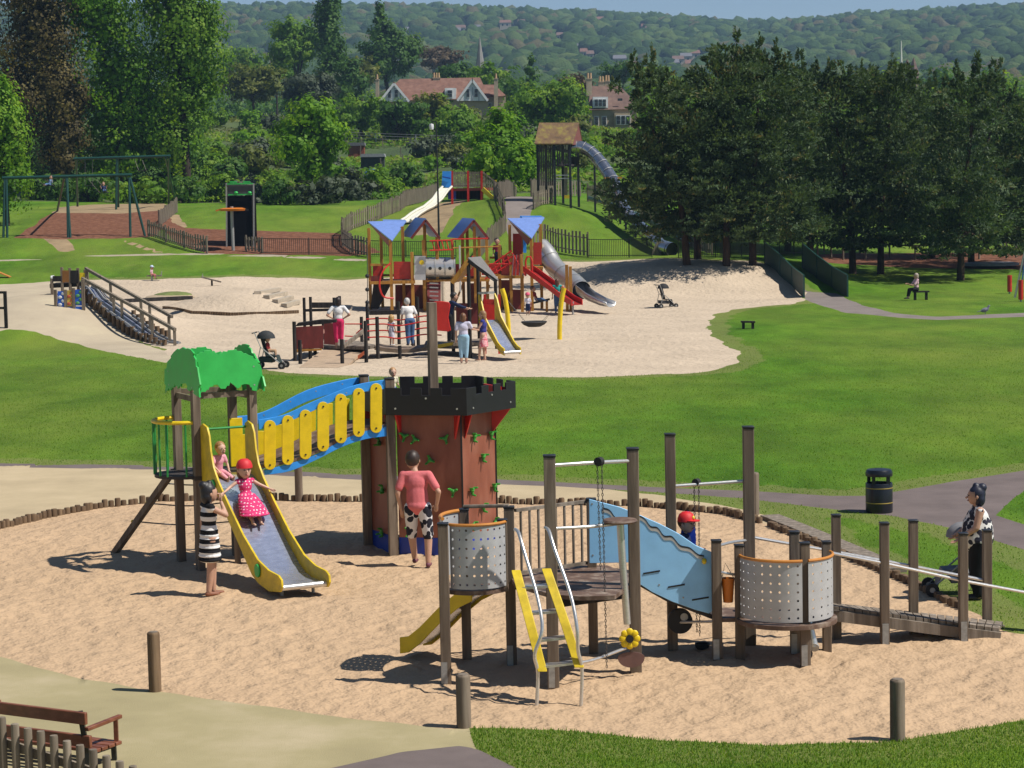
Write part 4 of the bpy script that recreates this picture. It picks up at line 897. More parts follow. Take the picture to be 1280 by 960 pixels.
# litter bin
P = g(1099, 640); t = thing('litter_bin', 'black round litter bin with hood and gold bands beside the path', 'bin', P); hb = zat(P, 586) - P.z; r = .245
b = MB(); b.lathe([(r * .98, 0), (r, .03), (r, hb * .66), (r * .97, hb * .68), (r * .90, hb * .68), (r * .88, hb * .5), (0, hb * .5)], P, 28); b.build('body', M('glossy_black_plastic', (.010, .011, .016), .32, 0, .15, 6), t)
b = MB(); b.lathe([(r * .99, hb * .84), (r * 1.0, hb * .86), (r * 1.0, hb * .93), (r * .9, hb * .985), (r * .6, hb), (0, hb * 1.005)], P, 28); b.lathe([(r * .99, hb * .84), (0, hb * .84)], P, 28); b.build('hood', M('glossy_black_plastic', (0, 0, 0)), t)
b = MB()
for a in (.6, 2.4, 4.1, 5.4): b.bar(P + Vector((r * .9 * math.cos(a), r * .9 * math.sin(a), hb * .66)), P + Vector((r * .9 * math.cos(a), r * .9 * math.sin(a), hb * .86)), .06, .03)
b.build('hood_support', M('glossy_black_plastic', (0, 0, 0)), t)
for z in (.22, .56):
    b = MB(); b.lathe([(r * 1.004, hb * z), (r * 1.012, hb * z + .004), (r * 1.012, hb * z + .014), (r * 1.004, hb * z + .018)], P, 28); b.build('gold_band', M('gold_band', (.38, .27, .05), .4), t)
# ================================================================== the many-roofed tower complex at the back of the far sand
def fq(parent, name, pts, Y, th, mat, bevel=0, label=None):
    b = MB(); b.prism([W(x, y, Y) for x, y in pts], (0, th, 0)); return b.build(name, mat, parent, bevel=bevel, label=label)
def rect(x0, y0, x1, y1): return [(x0, y1), (x1, y1), (x1, y0), (x0, y0)]
YT = 111.0
TW = thing('tower_complex', 'honey timber tower complex with pale blue roofs and steel tunnel on far sand', 'play structure', XYc(W(570, 388, YT), gz(W(570, 388, YT).x, YT)))
def tp(px, ty, Y=YT, w=.15, mat=None, parent=TW, cap_=None):
    p = W(px, 386, Y); P = Vector((p.x, Y, gz(p.x, Y))); return post(P, zat(P, ty), w, parent, mat or wood_honey, capm=cap_)
for px, ty, Y in ((463.5, 285, 112), (478.5, 295, 113.5), (490, 300, 110.4), (505.5, 283, 112), (516.5, 315, 110.6), (533, 278, 112), (531, 300, 110.8), (548, 296, 111), (567, 298, 111), (586, 280, 113.2), (595, 283, 110.8), (600.5, 296, 112.6), (610, 298, 111.2), (580, 288, 113), (625.5, 306, 112), (639, 281, 112.5), (639.5, 314, 110.4), (653, 318, 110.0), (653.5, 295, 113.4), (665.5, 297, 110.6), (677.5, 280, 112)):
    tp(px, ty, Y)
# decks and beams
def slab(name, px0, px1, py, Y0, Y1, th, mat):
    a, c = W(px0, py, Y0), W(px1, py, Y0); z = a.z; b = MB()
    b.prism([(a.x, Y0, z - th), (c.x, Y0, z - th), (c.x * Y1 / Y0, Y1, z - th), (a.x * Y1 / Y0, Y1, z - th)], (0, 0, th)); return b.build(name, mat, TW)
slab('deck', 462, 519, 352, 110.3, 113.6, .14, wood_honey); slab('deck', 566, 612, 349, 110.6, 113.4, .14, wood_honey)
slab('deck', 622, 655, 345, 110.2, 113.4, .14, wood_honey); slab('deck', 653, 679, 334, 110.5, 113, .12, wood_honey); slab('deck', 530, 568, 350, 110.8, 112.6, .1, wood_honey)
# red board walls
for r_, Y in ((rect(466, 331, 479, 345), 113.2), (rect(492, 327, 515.5, 349), 110.7), (rect(534, 331, 547, 347), 112.4), (rect(569, 330, 594, 345), 113), (rect(602, 330, 625, 344), 111.6), (rect(627, 319, 653, 344), 110.5), (rect(641, 292, 652, 330), 113.1), (rect(666.5, 303, 677, 331), 111.2), (rect(612, 333, 640, 345), 113)):
    fq(TW, 'board_wall', r_, Y, .04, M('bright_red_boards', (.42, .028, .016), .5, 0, .2, 5, (1, 1, 6)))
for r_, Y in ((rect(494, 356, 516, 388), 112.5), (rect(516, 356, 533, 388), 112.5), (rect(640, 362, 653, 386), 111.5), (rect(625, 350, 640, 386), 112), (rect(588, 354, 600, 388), 112.4)):
    fq(TW, 'lower_board', r_, Y, .05, wood_red)
# roofs: folded sails and small gables
def sail(pts3, mat, name='roof_panel'):
    b = MB(); b.prism(pts3, (0, 0, .05)); return b.build(name, mat, TW)
def sailroof(x0, x1, xa, y0, ya, dy=0):
    A, B, C = W(x0, y0 + 1, 113.0), W(x1, y0, 113.0), W(xa, ya, 110.2)
    sail([A, B, C], roof_blue); D = W(x0 + 2, y0 + 9, 112.0)
    a2, c2 = A.lerp(C, .08), A.lerp(C, .97); b = MB(); b.prism([a2 - Vector((0, 0, .06)), c2 - Vector((0, 0, .06)), c2 + Vector((-.15, 1.2, -.4)), a2 + Vector((.5, .6, -.5))], (0, 0, .04)); b.build('roof_underside', wood_red, TW)
    E, F = W(x0 + (x1 - x0) * .38, y0 - 1.5, 114.4), W(x1 - 2, y0 - 1.2, 114.4)
    sail([A.lerp(B, .4), B, F, E], roof_navy)
sailroof(460, 508, 490, 277, 302); sailroof(634.5, 680.5, 664.5, 273, 299)
def gable(x0, xr, x1, yr, ye, Y0=110.6, Y1=113.2, sh=11):
    r0, e0, f0 = W(xr, yr, Y0), W(x0, ye, Y0), W(x1, ye, Y0); d = Vector((-.62, Y1 - Y0, .02))
    sail([e0, r0, r0 + d, e0 + d], roof_navy); sail([r0, f0, f0 + d, r0 + d], roof_navy)
    b = MB(); b.bar(r0 + Vector((0, -.02, -.05)), f0 + Vector((0, -.02, -.05)), .05, .12); b.bar(r0 + Vector((0, -.02, -.05)), e0 + Vector((0, -.02, -.05)), .05, .12); b.build('barge_board', wood_red, TW)
gable(514, 532, 550, 274, 297); gable(573, 592.5, 611, 274.5, 298)
fq(TW, 'roof_panel', [(650, 270), (677, 270), (677, 275), (650, 275)], 114.2, 1.0, blue_beam)
fq(TW, 'back_board', rect(648, 296, 658, 316), 115, .08, blue_beam)
# steel tunnel between the towers
ta, tb_ = W(520, 335, 111.2), W(569, 335, 111.2); b = MB()
for k in range(4):
    p, q_ = ta.lerp(tb_, k / 4), ta.lerp(tb_, (k + .96) / 4); b.tube([p, q_], .52, 20, False)
tn_ = b.build('tunnel', steel, TW)
for k in range(4):
    b = MB(); c = ta.lerp(tb_, (k + .98) / 4); b.tube([c - Vector((.03, 0, 0)), c + Vector((.03, 0, 0))], .545, 20, False); b.build('tunnel_ring', galv, tn_)
for k in (0.12, .37, .62, .87):
    c = ta.lerp(tb_, k); b = MB(); b.cyl(c + Vector((0, -.50, .0)), c + Vector((0, -.53, .0)), .085, None, 12); b.build('tunnel_window', rubber, tn_)
fq(TW, 'tunnel_collar', rect(518, 320, 532, 350), 110.5, .05, panel_grey)
b = MB(); c = W(527, 328, 110.45); b.cyl(c, c + Vector((0, .04, 0)), .12, None, 12); b.build('sun_disc', yellow, TW)
# climbing ramp, fire pole, rope steps
fq(TW, 'climbing_ramp', [(463, 386), (473, 386), (490, 353), (467, 353)], 110.9, .06, wood_dark)
b = MB(); b.tube(spline([W(488, 329, 110), W(480, 337, 109.8), W(475, 348, 109.7), W(475, 361, 109.7), W(480, 371, 109.8), W(492, 373, 110)], 5), .045, 8); b.build('curved_pole', red_plastic, TW)
st_ = MB(); st_.prism([W(534, 378, 110.4), W(551, 378, 110.4), W(551, 350, 110.9), W(534, 350, 110.9)], (0, .05, 0)); so_ = st_.build('step_board', wood_red, TW)
for k in range(5):
    b = MB(); y = 354 + 5.2 * k; b.bar(W(537, y, 110.3 - .06 * k / 5), W(548, y + .5, 110.3 - .06 * k / 5), .05, .06); b.build('step', galv, so_)
b = MB(); b.cyl(W(554, 352, 110), W(554.5, 379, 110), .10); b.build('white_post', M('pale_post', (.55, .47, .36), .6), TW)
b = MB(); b.cyl(W(574.5, 307, 110), W(575.5, 365, 110), .045); b.build('steel_pole', steel, TW)
# red rails and net
for p in (((537, 301), (566, 300)), ((566, 299), (610, 298)), ((566, 310), (624, 308)), ((605, 338), (640, 313)), ((606, 344), (641, 320)), ((606, 349), (640, 328)), ((612, 330), (640, 330)), ((537, 313), (566, 312)), ((640, 316), (657, 345)), ((590, 320), (600, 335))):
    b = MB(); b.tube([W(*p[0], 110.3), W(*p[1], 110.3)], .04, 6); b.build('red_rail', red_plastic if p[0][1] != 310 else wood_honey, TW)
for k in range(5):
    b = MB(); x = 540 + 6 * k; b.tube([W(x, 301, 110.9), W(x + 3, 312, 110.9)], .03, 5); b.build('red_rail', red_plastic, TW)
b = MB(); b.tube([W(657, 345, 109.6), W(657, 326, 109.6), W(659, 321, 109.6), W(663, 321, 109.6), W(665, 326, 109.6), W(665, 345, 109.6)], .05, 8); b.build('slide_arch', red_plastic, TW)
# red slide
s0_, s1_ = W(661, 338, 110), W(722, 380, 105.5)
pr_ = [s0_, s0_.lerp(s1_, .12) + Vector((0, 0, .02)), s0_.lerp(s1_, .85) - Vector((0, 0, .08)), s1_ + Vector((0, 0, -.02))]
wv_ = Vector((-.25, -.22, 0)); rs = None
for sg in (-1, 1):
    a = [p + wv_ * sg for p in pr_]; b = MB(); b.strip([p - Vector((0, 0, .05)) for p in a], [p + Vector((0, 0, .22)) for p in a], wv_.normalized() * .05)
    o = b.build('slide', red_plastic, TW) if rs is None else b.build('slide_side', red_plastic, rs); rs = rs or o
b = MB(); b.strip([p - wv_ for p in pr_], [p + wv_ for p in pr_], (0, 0, -.03)); b.build('slide_bed', M('dark_red_plastic', (.30, .02, .015), .4), rs)
b = MB(); b.cyl(W(716, 377, 105.6), XYc(W(716, 382, 105.6), -.1), .05); b.build('slide_foot', galv, rs)
# silver tube slide and its open chute
tpth = spline([W(676, 309, 112.6), W(684, 318, 112.2), W(693, 333, 111.6), W(706, 345, 110.8), W(718, 354, 110.0), W(727, 363, 109.0)], 5)
b = MB(); b.tube(tpth, .47, 18, False); ts = b.build('tube_slide', steel, TW)
for k in (0, 7, 14, 20, len(tpth) - 2):
    b = MB(); b.tube([tpth[k], tpth[k].lerp(tpth[k + 1], .25)], .50, 18, False); b.build('tube_ring', galv, ts)
ch = [W(726, 365, 109), W(738, 373, 108), W(752, 379, 107), W(764, 382, 106.2)]
prof_ = [(-.5, .35), (-.45, .05), (-.25, -.12), (0, -.16), (.25, -.12), (.45, .05), (.5, .35)]
b = MB(); vs = []
for i, p in enumerate(ch):
    k = 1 - .55 * i / 3; dd = Vector((-.35, -.6, 0)).normalized()
    for x, z in prof_: vs.append(p + dd * x * (.9 + .1 * k) + Vector((0, 0, (z * k + .02))))
b.add(vs, [(i * 7 + j, i * 7 + j + 1, i * 7 + j + 8, i * 7 + j + 7) for i in range(3) for j in range(6)]); o = b.build('open_chute', steel, ts); md = o.modifiers.new('thick', 'SOLIDIFY'); md.thickness = .03
for px in (709, 713.5):
    p = W(px, 374, 108.5); P = Vector((p.x, 108.5, gz(p.x, 108.5))); post(P, zat(P, 331 if px < 711 else 333), .15, TW, wood_honey, capm=None)
# ================================================================== the low timber ramp house in front
YF = 79.5
LH = thing('ramp_house', 'dark timber ramp and trough house with red rope bridge on the far sand front', 'play structure', g(460, 452))
def fp(px, by, ty, w=.14, mat=None):
    P = g(px, by); return post(P, zat(P, ty), w, LH, mat or wood_dark, capm=None, round_=True)
for a in ((369, 452, 402), (405, 435, 401), (375.5, 456, 425), (428, 457, 424), (458, 453, 401), (472.5, 448, 396), (452.5, 430, 396), (460, 426, 380), (499, 430, 377), (523, 432, 371), (381, 410, 372), (389, 411, 371), (418.5, 412, 372), (425.5, 412, 370), (388, 448, 432), (394, 444, 430), (500, 449, 432), (540, 448, 432), (517, 440, 425), (420, 440, 405)): fp(*a)
Y0 = g(369, 452).y
b = MB(); b.prism([W(369, 437, Y0 + .3), W(405, 432, Y0 + 2.6), W(458, 433, Y0 + 1), W(470, 431, Y0 + 2), W(440, 425, Y0 + 4.4), W(390, 424, Y0 + 5)], (0, 0, -.12)); b.build('deck', wood_grey, LH)
wl = fq(LH, 'trough_wall', [(369, 436), (404, 435), (404, 407), (369, 409)], Y0 + .1, .08, wood_red)
fq(LH, 'trough_wall', [(405, 430), (421, 431), (421, 404), (405, 404)], Y0 + 2.6, .08, wood_red)
fq(LH, 'trough_rim', [(369, 408), (404, 405), (420, 403), (420, 400), (400, 400), (372, 404)], Y0 + .2, .5, wood_dark)
fq(LH, 'floor_beam', [(369, 440), (402, 438), (402, 436), (369, 437)], Y0, .1, wood_honey)
fq(LH, 'back_board', rect(390, 378, 418, 385), g(389, 411).y, .08, wood_dark)
b = MB(); b.bar(W(381, 388, g(381, 410).y), W(420, 387, g(418, 412).y), .14, .12); b.build('rail', wood_dark, LH)
rmp = MB(); rmp.prism([g(374, 460) + Vector((0, 0, .03)), g(430, 461) + Vector((0, 0, .03)), W(457, 436, Y0 + 2.6), W(405, 436, Y0 + 2.6)], (0, 0, -.09)); rmp.build('ramp', M('pale_plywood', (.42, .31, .21), .75, 0, .15, 3, (1, 1, 1)), LH)
fq(LH, 'ramp_side', [(430.5, 460), (433, 460.5), (457, 442), (456, 438), (431, 456)], Y0 + .2, .06, M('orange_red_board', (.45, .10, .035), .6))
for p, q_ in (((376, 433), (404, 414)), ((429, 433), (458, 411))):
    b = MB(); b.bar(W(*p, Y0 + .1), W(*q_, Y0 + 1.8), .10, .13); b.build('handrail', wood_grey if p[0] > 400 else M('sunlit_streak_rail', (.42, .2, .16), .7, 0, .6, 18, None, (.6, .5, .42)), LH)  # pale streaks over the red paint in sunlight on the left rail
# sagging disc bridge with red ropes
Y1 = Y0 + 1.2
up_ = [(468, 432), (482, 434.5), (500, 436), (516, 435.5), (534, 432.5)]
A_ = [W(x, y + 1, Y1) for x, y in up_]; B_ = [p + Vector((0, 1.5, .02)) for p in A_]
b = MB(); b.strip(A_, B_, (0, 0, -.13)); b.build('bridge_deck', M('worn_bridge_board', (.20, .145, .10), .7, 0, .35, 4), LH)
b = MB(); b.strip([W(x, y, Y1 - .05) for x, y in ((530, 431), (566, 432), (600, 428))], [W(x, y, Y1 - .05) + Vector((0, 2, .02)) for x, y in ((530, 431), (566, 432), (600, 428))], (0, 0, -.12)); b.build('deck', wood_grey, LH)
fq(LH, 'deck_edge', [(540, 432), (570, 427), (572, 430), (545, 436)], Y1 - .1, .06, yellow_worn)
for Y, ys in ((Y1 - .05, (405, 421)), (Y1 + 1.5, (398, 413))):
    for y in ys:
        b = MB(); b.tube(spline([W(458, y + 1, Y), W(480, y, Y), W(500, y + 2, Y), W(530, y - 3, Y), W(552, y - 2, Y)], 5), .028, 6); b.build('red_rope', red_plastic, LH)
for a, c in (((431, 405), (452, 405)), ((431, 420), (450, 421)), ((432, 427), (452, 418)), ((445, 417), (452, 411))):
    b = MB(); b.tube([W(*a, Y0 + 2), W(*c, Y0 + 2)], .025, 6); b.build('red_rope', red_plastic, LH)
b = MB(); b.bar(W(462, 391, Y0 + 4), W(522, 390, Y0 + 4.5), .2, .16); b.build('balance_beam', wood_dark, LH)
bd = None
for y in (345, 362, 378):
    b = MB(); b.ell(W(459, y, g(460, 426).y - .1), .085, .085, .085, 12, 8); b.build('bead', rubber, LH)
b = MB(); b.cyl(W(459, 302, g(460, 426).y - .1), W(459.5, 384, g(460, 426).y - .1), .018, None, 6); b.build('bead_pole', chain, LH)
# little roofed house with the small slide
HS = thing('slide_house', 'little grey-roofed playhouse with black posts, red boards and small yellow slide', 'play structure', g(596, 446))
def hp(px, by, ty): P = g(px, by); return post(P, zat(P, ty), .14, HS, wood_dark, capm=None, round_=True)
for a in ((567, 440, 352), (588, 447, 328), (599.5, 436, 336), (621, 436, 350)): hp(*a)
YH = g(588, 447).y
ra_, rb_ = W(585, 324, YH), W(601, 322.5, YH + 2.2)
b = MB(); b.prism([ra_, rb_, W(623, 351, YH + 1.8), W(617, 352, YH - .1)], (0, 0, .06)); b.build('roof', M('grey_felt_roof', (.17, .16, .155), .8, 0, .15, 5), HS)
b = MB(); b.prism([ra_, rb_, W(576, 351, YH + 2.4), W(565, 355, YH)], (0, 0, .06)); b.build('roof', wood_honey, HS)
b = MB(); b.bar(W(585, 326, YH - .05), W(565, 354, YH - .05), .06, .16); b.build('barge_board', wood_honey, HS)
b = MB(); b.bar(W(585, 326, YH - .05), W(621, 352, YH - .05), .06, .12); b.build('barge_board', wood_dark, HS)
fq(HS, 'board_wall', rect(570, 379, 597, 405), YH + .6, .06, wood_red); fq(HS, 'board_wall', rect(599, 381, 621, 406), YH + 1.9, .06, red_plastic)
b = MB(); b.prism([W(566, 429, YH), W(600, 428, YH), W(615, 423, YH + 2), W(574, 424, YH + 2)], (0, 0, -.1)); b.build('deck', wood_grey, HS)
b = MB(); pts = [(542, 377), (552, 376.5), (561, 377.5), (563, 381), (562, 388), (560.5, 396), (562, 405), (564, 413), (560, 414.5), (542, 413)]
b.prism([W(x, y, YH - 1.2) for x, y in pts], (0, .06, 0)); b.build('wavy_board', red_plastic, HS, bevel=.02)
for x in (606, 624):
    b = MB(); b.bar(XYc(W(x, 420, YH + 2.3), -.1), W(x, 368, YH + 2.3), .1); b.build('red_post', red_plastic, HS)
fq(HS, 'red_board', rect(607, 374, 623, 402), YH + 2.35, .05, M('bright_red_boards', (0, 0, 0)))
L0, L1 = W(608, 383, YH + .6), W(640, 444, YH - 1.0)
pr2 = [(0, 0), (.1, 0), (.25, .12), (.75, .74), (.88, .86), (1, .90)]
dv = Vector((L1.x - L0.x, L1.y - L0.y, 0)); wv2 = Vector((-dv.y, dv.x, 0)).normalized() * .33; HH = W(606, 400, YH + .6).z - .12
pts_ = [Vector((L0.x, L0.y, 0)) + dv * t + Vector((0, 0, .12 + HH * (1 - zz))) for t, zz in pr2]; hs_ = None
for sg in (-1, 1):
    hi = [.95, .75, .28, .16, .16, .14]
    a = [p + wv2 * sg for p in pts_]; b = MB(); b.strip([p - Vector((0, 0, .1)) for p in a], [p + Vector((0, 0, h_)) for p, h_ in zip(a, hi)], wv2.normalized() * .05)
    o = b.build('slide', yellow_worn, HS) if hs_ is None else b.build('slide_side', yellow_worn, hs_); hs_ = hs_ or o
b = MB(); b.strip([p - wv2 for p in pts_], [p + wv2 for p in pts_], (0, 0, -.03)); b.build('slide_bed', slide_steel, hs_)
b = MB(); b.cyl(pts_[-1] - wv2, pts_[-1] + wv2, .06); b.build('slide_lip', steel, hs_)
b = MB(); b.bar(pts_[0] - wv2 + Vector((0, 0, .98)), pts_[0] + wv2 + Vector((0, 0, .98)), .05, .08); b.build('grab_bar', galv, hs_)
# basket swing
BS = thing('basket_swing', 'black basket swing hung between two curved yellow posts on the sand', 'swing', g(668, 424))
PA_, PB_ = g(635, 425), g(699.5, 424.5); YB = PA_.y
for pts in ([(635.5, 427), (635.5, 410), (634, 390), (631, 372), (627.5, 361)], [(699.5, 427), (699.5, 410), (700.5, 390), (702.5, 372), (705, 360)]):
    b = MB(); b.tube(spline([W(x, y, YB) for x, y in pts], 4), .10, 10); b.build('swing_post', yellow, BS)
c = W(667.5, 404, YB + .2); b = MB(); b.lathe([(0, -.16), (.25, -.14), (.42, -.06), (.50, .02), (.53, .05), (.50, .08), (.46, .05), (.3, -.05), (0, -.09)], c, 24); bs_ = b.build('basket', rubber, BS)
for a, e in (((631, 371), (656, 401)), ((631, 371), (654, 400)), ((703, 374), (678, 401)), ((703, 374), (681, 400))):
    chain_(W(*a, YB), W(*e, YB + (.5 if e[0] in (656, 678) else -.1)), BS, 30)
# ================================================================== left: embankment slide with log stairs, art panels, lookout
ES = thing('embankment_slide', 'double steel embankment slide between long timber handrails on the left mound', 'slide', g(160, 400))
def esl(px0, py0, px1, py1, name='rail', mat=wood_fence, w=.12):
    p, q_ = W(px0, py0, 96), W(px1, py1, 90); b = MB(); b.bar(p, q_, w, w); return b.build(name, mat, ES)
Yt, Yb_ = 98.0, 89.5
def eY(px, k=0): return Yt + (Yb_ - Yt) * (px - 105) / (215 - 105) + k
for k, (ya, yb2, xa, xb, posts) in enumerate((((348), (412), 103, 219, ((105, 350), (142, 372), (152, 376), (178, 390), (190, 396), (218, 412))), (335.5, 396, 107, 215, ((109, 338), (138, 354), (176, 376), (187, 382), (211, 396))))):
    kk = 0 if k == 0 else 1.3
    b = MB(); b.bar(W(xa, ya, eY(xa, kk)), W(xb, yb2, eY(xb, kk)), .11, .12); b.build('handrail', wood_fence, ES)
    for px, ty in posts:
        Y = eY(px, kk); p = W(px, ty, Y); P = Vector((p.x, Y, gz(p.x, Y))); b = MB(); b.bar(XYc(P, min(P.z, p.z - 1.0) - .2), p, .11); b.build('handrail_post', wood_fence, ES)
for k in (0, 1):
    pa_ = [W(x, y, eY(x, .25 + .5 * k)) for x, y in ((107 + 4 * k, 361 - 2 * k), (113 + 4 * k, 364 - 2 * k), (122 + 4 * k, 376 - 2 * k), (146 + 4 * k, 393 - 2 * k), (166 + 4 * k, 407 - 2 * k), (188 + 4 * k, 424 - 2 * k), (203 + 4 * k, 431 - 2 * k), (215 + 2 * k, 433 - 1 * k))]
    b = MB(); b.strip([p + Vector((-.22, -.05, 0)) for p in pa_], [p + Vector((.22, .25, 0)) for p in pa_], (0, 0, -.03)); sb_ = b.build('slide_bed', slide_steel, ES)
    for sg in (-1, 1):
        b = MB(); b.tube([p + Vector((.23 * sg, .1 + .15 * sg, .09)) for p in pa_], .05, 6); b.build('slide_edge', galv, sb_)
for i in range(18):
    f = i / 17; px = 108 + 98 * f; Y = eY(px, -.45); y = 388 + 52 * f; p = W(px, y, Y); h = .55 * (1 - .6 * f) + random.uniform(-.06, .1)
    b = MB(); z = gz(p.x, Y); b.cyl((p.x, Y, z - .2), (p.x, Y, max(z + .15, z + h)), .10, None, 9); b.build('log_step', wood_log, ES)
for i in range(8):
    px = 168 + 5.8 * i; Y = eY(px, 1.8); p = W(px, 420, Y); z = gz(p.x, Y); b = MB(); b.cyl((p.x, Y, z - .2), (p.x, Y, z + .75 - .04 * i), .10, None, 9); b.build('log_step', wood_log, ES)
AP = thing('art_panel_screen', 'three blue and yellow painted panels between timber posts at the top of the left mound', 'panel', g(85, 398))
Ya = 96.0
art = [M('art_blue', (.02, .11, .55), .5), M('art_yellow', (.62, .42, .06), .5), M('art_mix', (.5, .1, .05), .5)]
for k, (x0, x1) in enumerate(((72, 82), (84, 92.5), (94, 104))):
    p_ = fq(AP, 'panel', rect(x0, 385 - k, x1, 400 - 2 * k), Ya, .05, M('art_blue', (0, 0, 0))); q2 = fq(AP, 'panel', rect(x0, 364 - k, x1, 384 - k), Ya, .05, art[1] if k == 1 else M('art_blue', (0, 0, 0)))
    for j in range(4):
        c = W((x0 + x1) / 2 + (-2 if j % 2 else 2), 367 + 4.6 * j - k, Ya - .01); b = MB(); b.ell(c, .09, .02, .07, 10, 6); b.build('painted_figure', [M('art_white', (.6, .6, .62), .5), art[2], M('art_green', (.1, .3, .1), .5)][k], q2)
for px, ty in ((70.5, 362), (83, 362), (93, 360), (105, 349)):
    p = W(px, 398, Ya + .03); P = Vector((p.x, Ya + .03, gz(p.x, Ya))); post(P, zat(P, ty), .13, AP, wood_post, capm=None)
LO = thing('lookout_box', 'dark timber lookout box with orange and yellow boards above the left art panels', 'play structure', g(88, 372))
Yl = 99.0
b = MB(); a_ = W(62, 355, Yl); c_ = W(104, 353, Yl); b.prism([a_, c_, c_ + Vector((0, 1.6, 0)), a_ + Vector((0, 1.6, 0))], (0, 0, -.18)); b.build('platform', wood_dark, LO)
for r_, m_ in ((rect(78, 338, 86, 353), M('dull_orange_board', (.25, .10, .02), .6)), (rect(88, 338, 98, 354), wood_dark), (rect(99.5, 341, 106, 350), yellow), (rect(66, 345, 77, 352), wood_dark)): fq(LO, 'board', r_, Yl - .1, .06, m_)
for px, ty in ((78, 334), (88, 335), (98, 335), (107, 337), (65, 347)):
    p = W(px, 360, Yl - .03); P = Vector((p.x, Yl - .03, gz(p.x, Yl))); post(P, zat(P, ty), .12, LO, wood_post, capm=None)
b = MB(); b.cyl(W(64, 347.5, Yl), W(68, 347, Yl), .1); b.build('white_roll', M('white_cloth', (.7, .7, .72), .7), LO)
t = thing('timber_gate', 'dark timber rail frame at the far left edge of the mound', 'fence', g(2, 412)); Yg_ = g(7, 410).y
for px in (-12, 7.5): P = Vector((W(px, 400, Yg_).x, Yg_, gz(W(px, 400, Yg_).x, Yg_))); post(P, zat(P, 364), .13, t, wood_dark, capm=None)
for y in (365.5, 385): b = MB(); b.bar(W(-14, y, Yg_), W(7.5, y, Yg_), .1, .1); b.build('rail', wood_dark, t)
# ================================================================== far sand details
t = thing('stone_island', 'grassy rock island in the left of the far sand', 'rock', g(212, 372)); P = g(212, 372)
b = MB(); b.ell(P, 1.35, 2.6, .22, 18, 8); o = b.build('rock', M('sandstone', (.40, .31, .2), .9), t)
b = MB(); b.ell(P + Vector((.1, .3, .06)), 1.1, 2.0, .25, 14, 8); b.build('turf_top', M('dry_turf', (.13, .16, .04), .9, 0, .4, 3), t)
t = thing('footbridge_board', 'low dark wooden plank bridge behind the embankment slide', 'bridge', g(200, 381)); b = MB(); b.bar(W(134, 377, 104), W(236, 372, 109), .5, .16); b.build('board', wood_dark, t)
b = MB(); b.bar(XYc(W(150, 380, 104.5), -.2), W(150, 377, 104.5), .3); b.build('support', wood_dark, t)
t = thing('concrete_steps', 'flight of pale concrete steps up the sand mound beside the grey ramp', 'steps', g(350, 375))
for k in range(4):
    a_, c_ = g(322 + 11 * k, 368 + 5.2 * k), g(348 + 8 * k, 363 + 5.2 * k); b = MB(); b.bar(a_ + Vector((0, 0, .06)), c_ + Vector((0, 0, .06)), .35, .2); b.build('step', M('pale_concrete', (.42, .36, .28), .9), t)
t = thing('log_kerb', 'curved row of short logs round the far sand mound', 'edging', g(290, 392)); P = [g(x, y) for x, y in ((205, 386), (240, 392), (290, 394), (335, 393), (372, 391))]
for i in range(64):
    f = i / 63 * 4; k = min(3, int(f)); c = P[k].lerp(P[k + 1], f - k); c.z = gz(c.x, c.y); b = MB(); b.cyl(c - Vector((0, 0, .1)), c + Vector((0, 0, .13)), .075, None, 7); b.build('log', wood_log, t)
t = thing('seesaw', 'small grey rocker seesaw on the far sand beyond the rock island', 'seesaw', g(265, 358)); c = g(265, 358); b = MB(); b.bar(c + Vector((-.6, 0, .55)), c + Vector((.55, -.1, .25)), .1, .08); b.build('plank', wood_grey, t)
b = MB(); b.bar(c + Vector((0, 0, -.1)), c + Vector((0, 0, .4)), .1); b.build('pivot_post', wood_dark, t); b = MB(); b.bar(c + Vector((-.5, -.15, .5)), c + Vector((-.5, -.15, .75)), .04); b.build('handle', galv, t)
t = thing('low_bench', 'small dark backless bench on the lawn by the right tip of the sand', 'bench', g(935, 411)); c = g(935, 411); s = 2800 / c.y
b = MB(); b.bar(c + Vector((-.29, 0, .30)), c + Vector((.29, 0, .28)), .3, .07); b.build('seat', wood_dark, t)
for dx in (-.19, .2): b = MB(); b.bar(c + Vector((dx, 0, -.1)), c + Vector((dx, 0, .27)), .1, .2); b.build('leg', wood_dark, t)
# more of the tower complex: inner rails, net and boards
for x0, x1, y, Y in ((463, 490, 331, 110.5), (517, 534, 330, 111), (533, 568, 329, 112.4), (548, 567, 341, 110.9), (586, 612, 327, 110.9), (612, 640, 322, 113), (466, 505, 344, 113.4), (610, 626, 344, 111)):
    b = MB(); b.bar(W(x0, y, Y), W(x1, y, Y), .09, .11); b.build('rail', wood_honey, TW)
for k in range(6):
    b = MB(); b.tube([W(607 + 5.5 * k, 338 - 3.6 * k, 110.3), W(612 + 5 * k, 349 - 3.5 * k, 110.3)], .03, 5); b.build('red_rail', red_plastic, TW)
for r_, Y in ((rect(549, 331, 567, 348), 112.8), (rect(586, 345, 600, 352), 110.9), (rect(463, 345, 478, 352), 110.5)): fq(TW, 'board_wall', r_, Y, .05, wood_red)
for x0, y0, x1, y1 in ((625, 360, 640, 388), (600, 356, 612, 388), (566, 352, 580, 386)):
    b = MB(); b.bar(W(x0, y1, 112), W(x1, y0, 112), .08, .1); b.build('brace', wood_honey, TW)
for k in range(4):
    b = MB(); b.tube([W(642 + 4 * k, 318, 110.2), W(640 + 4.5 * k, 345, 109.9)], .018, 5); b.build('rope', rope_grey, TW)
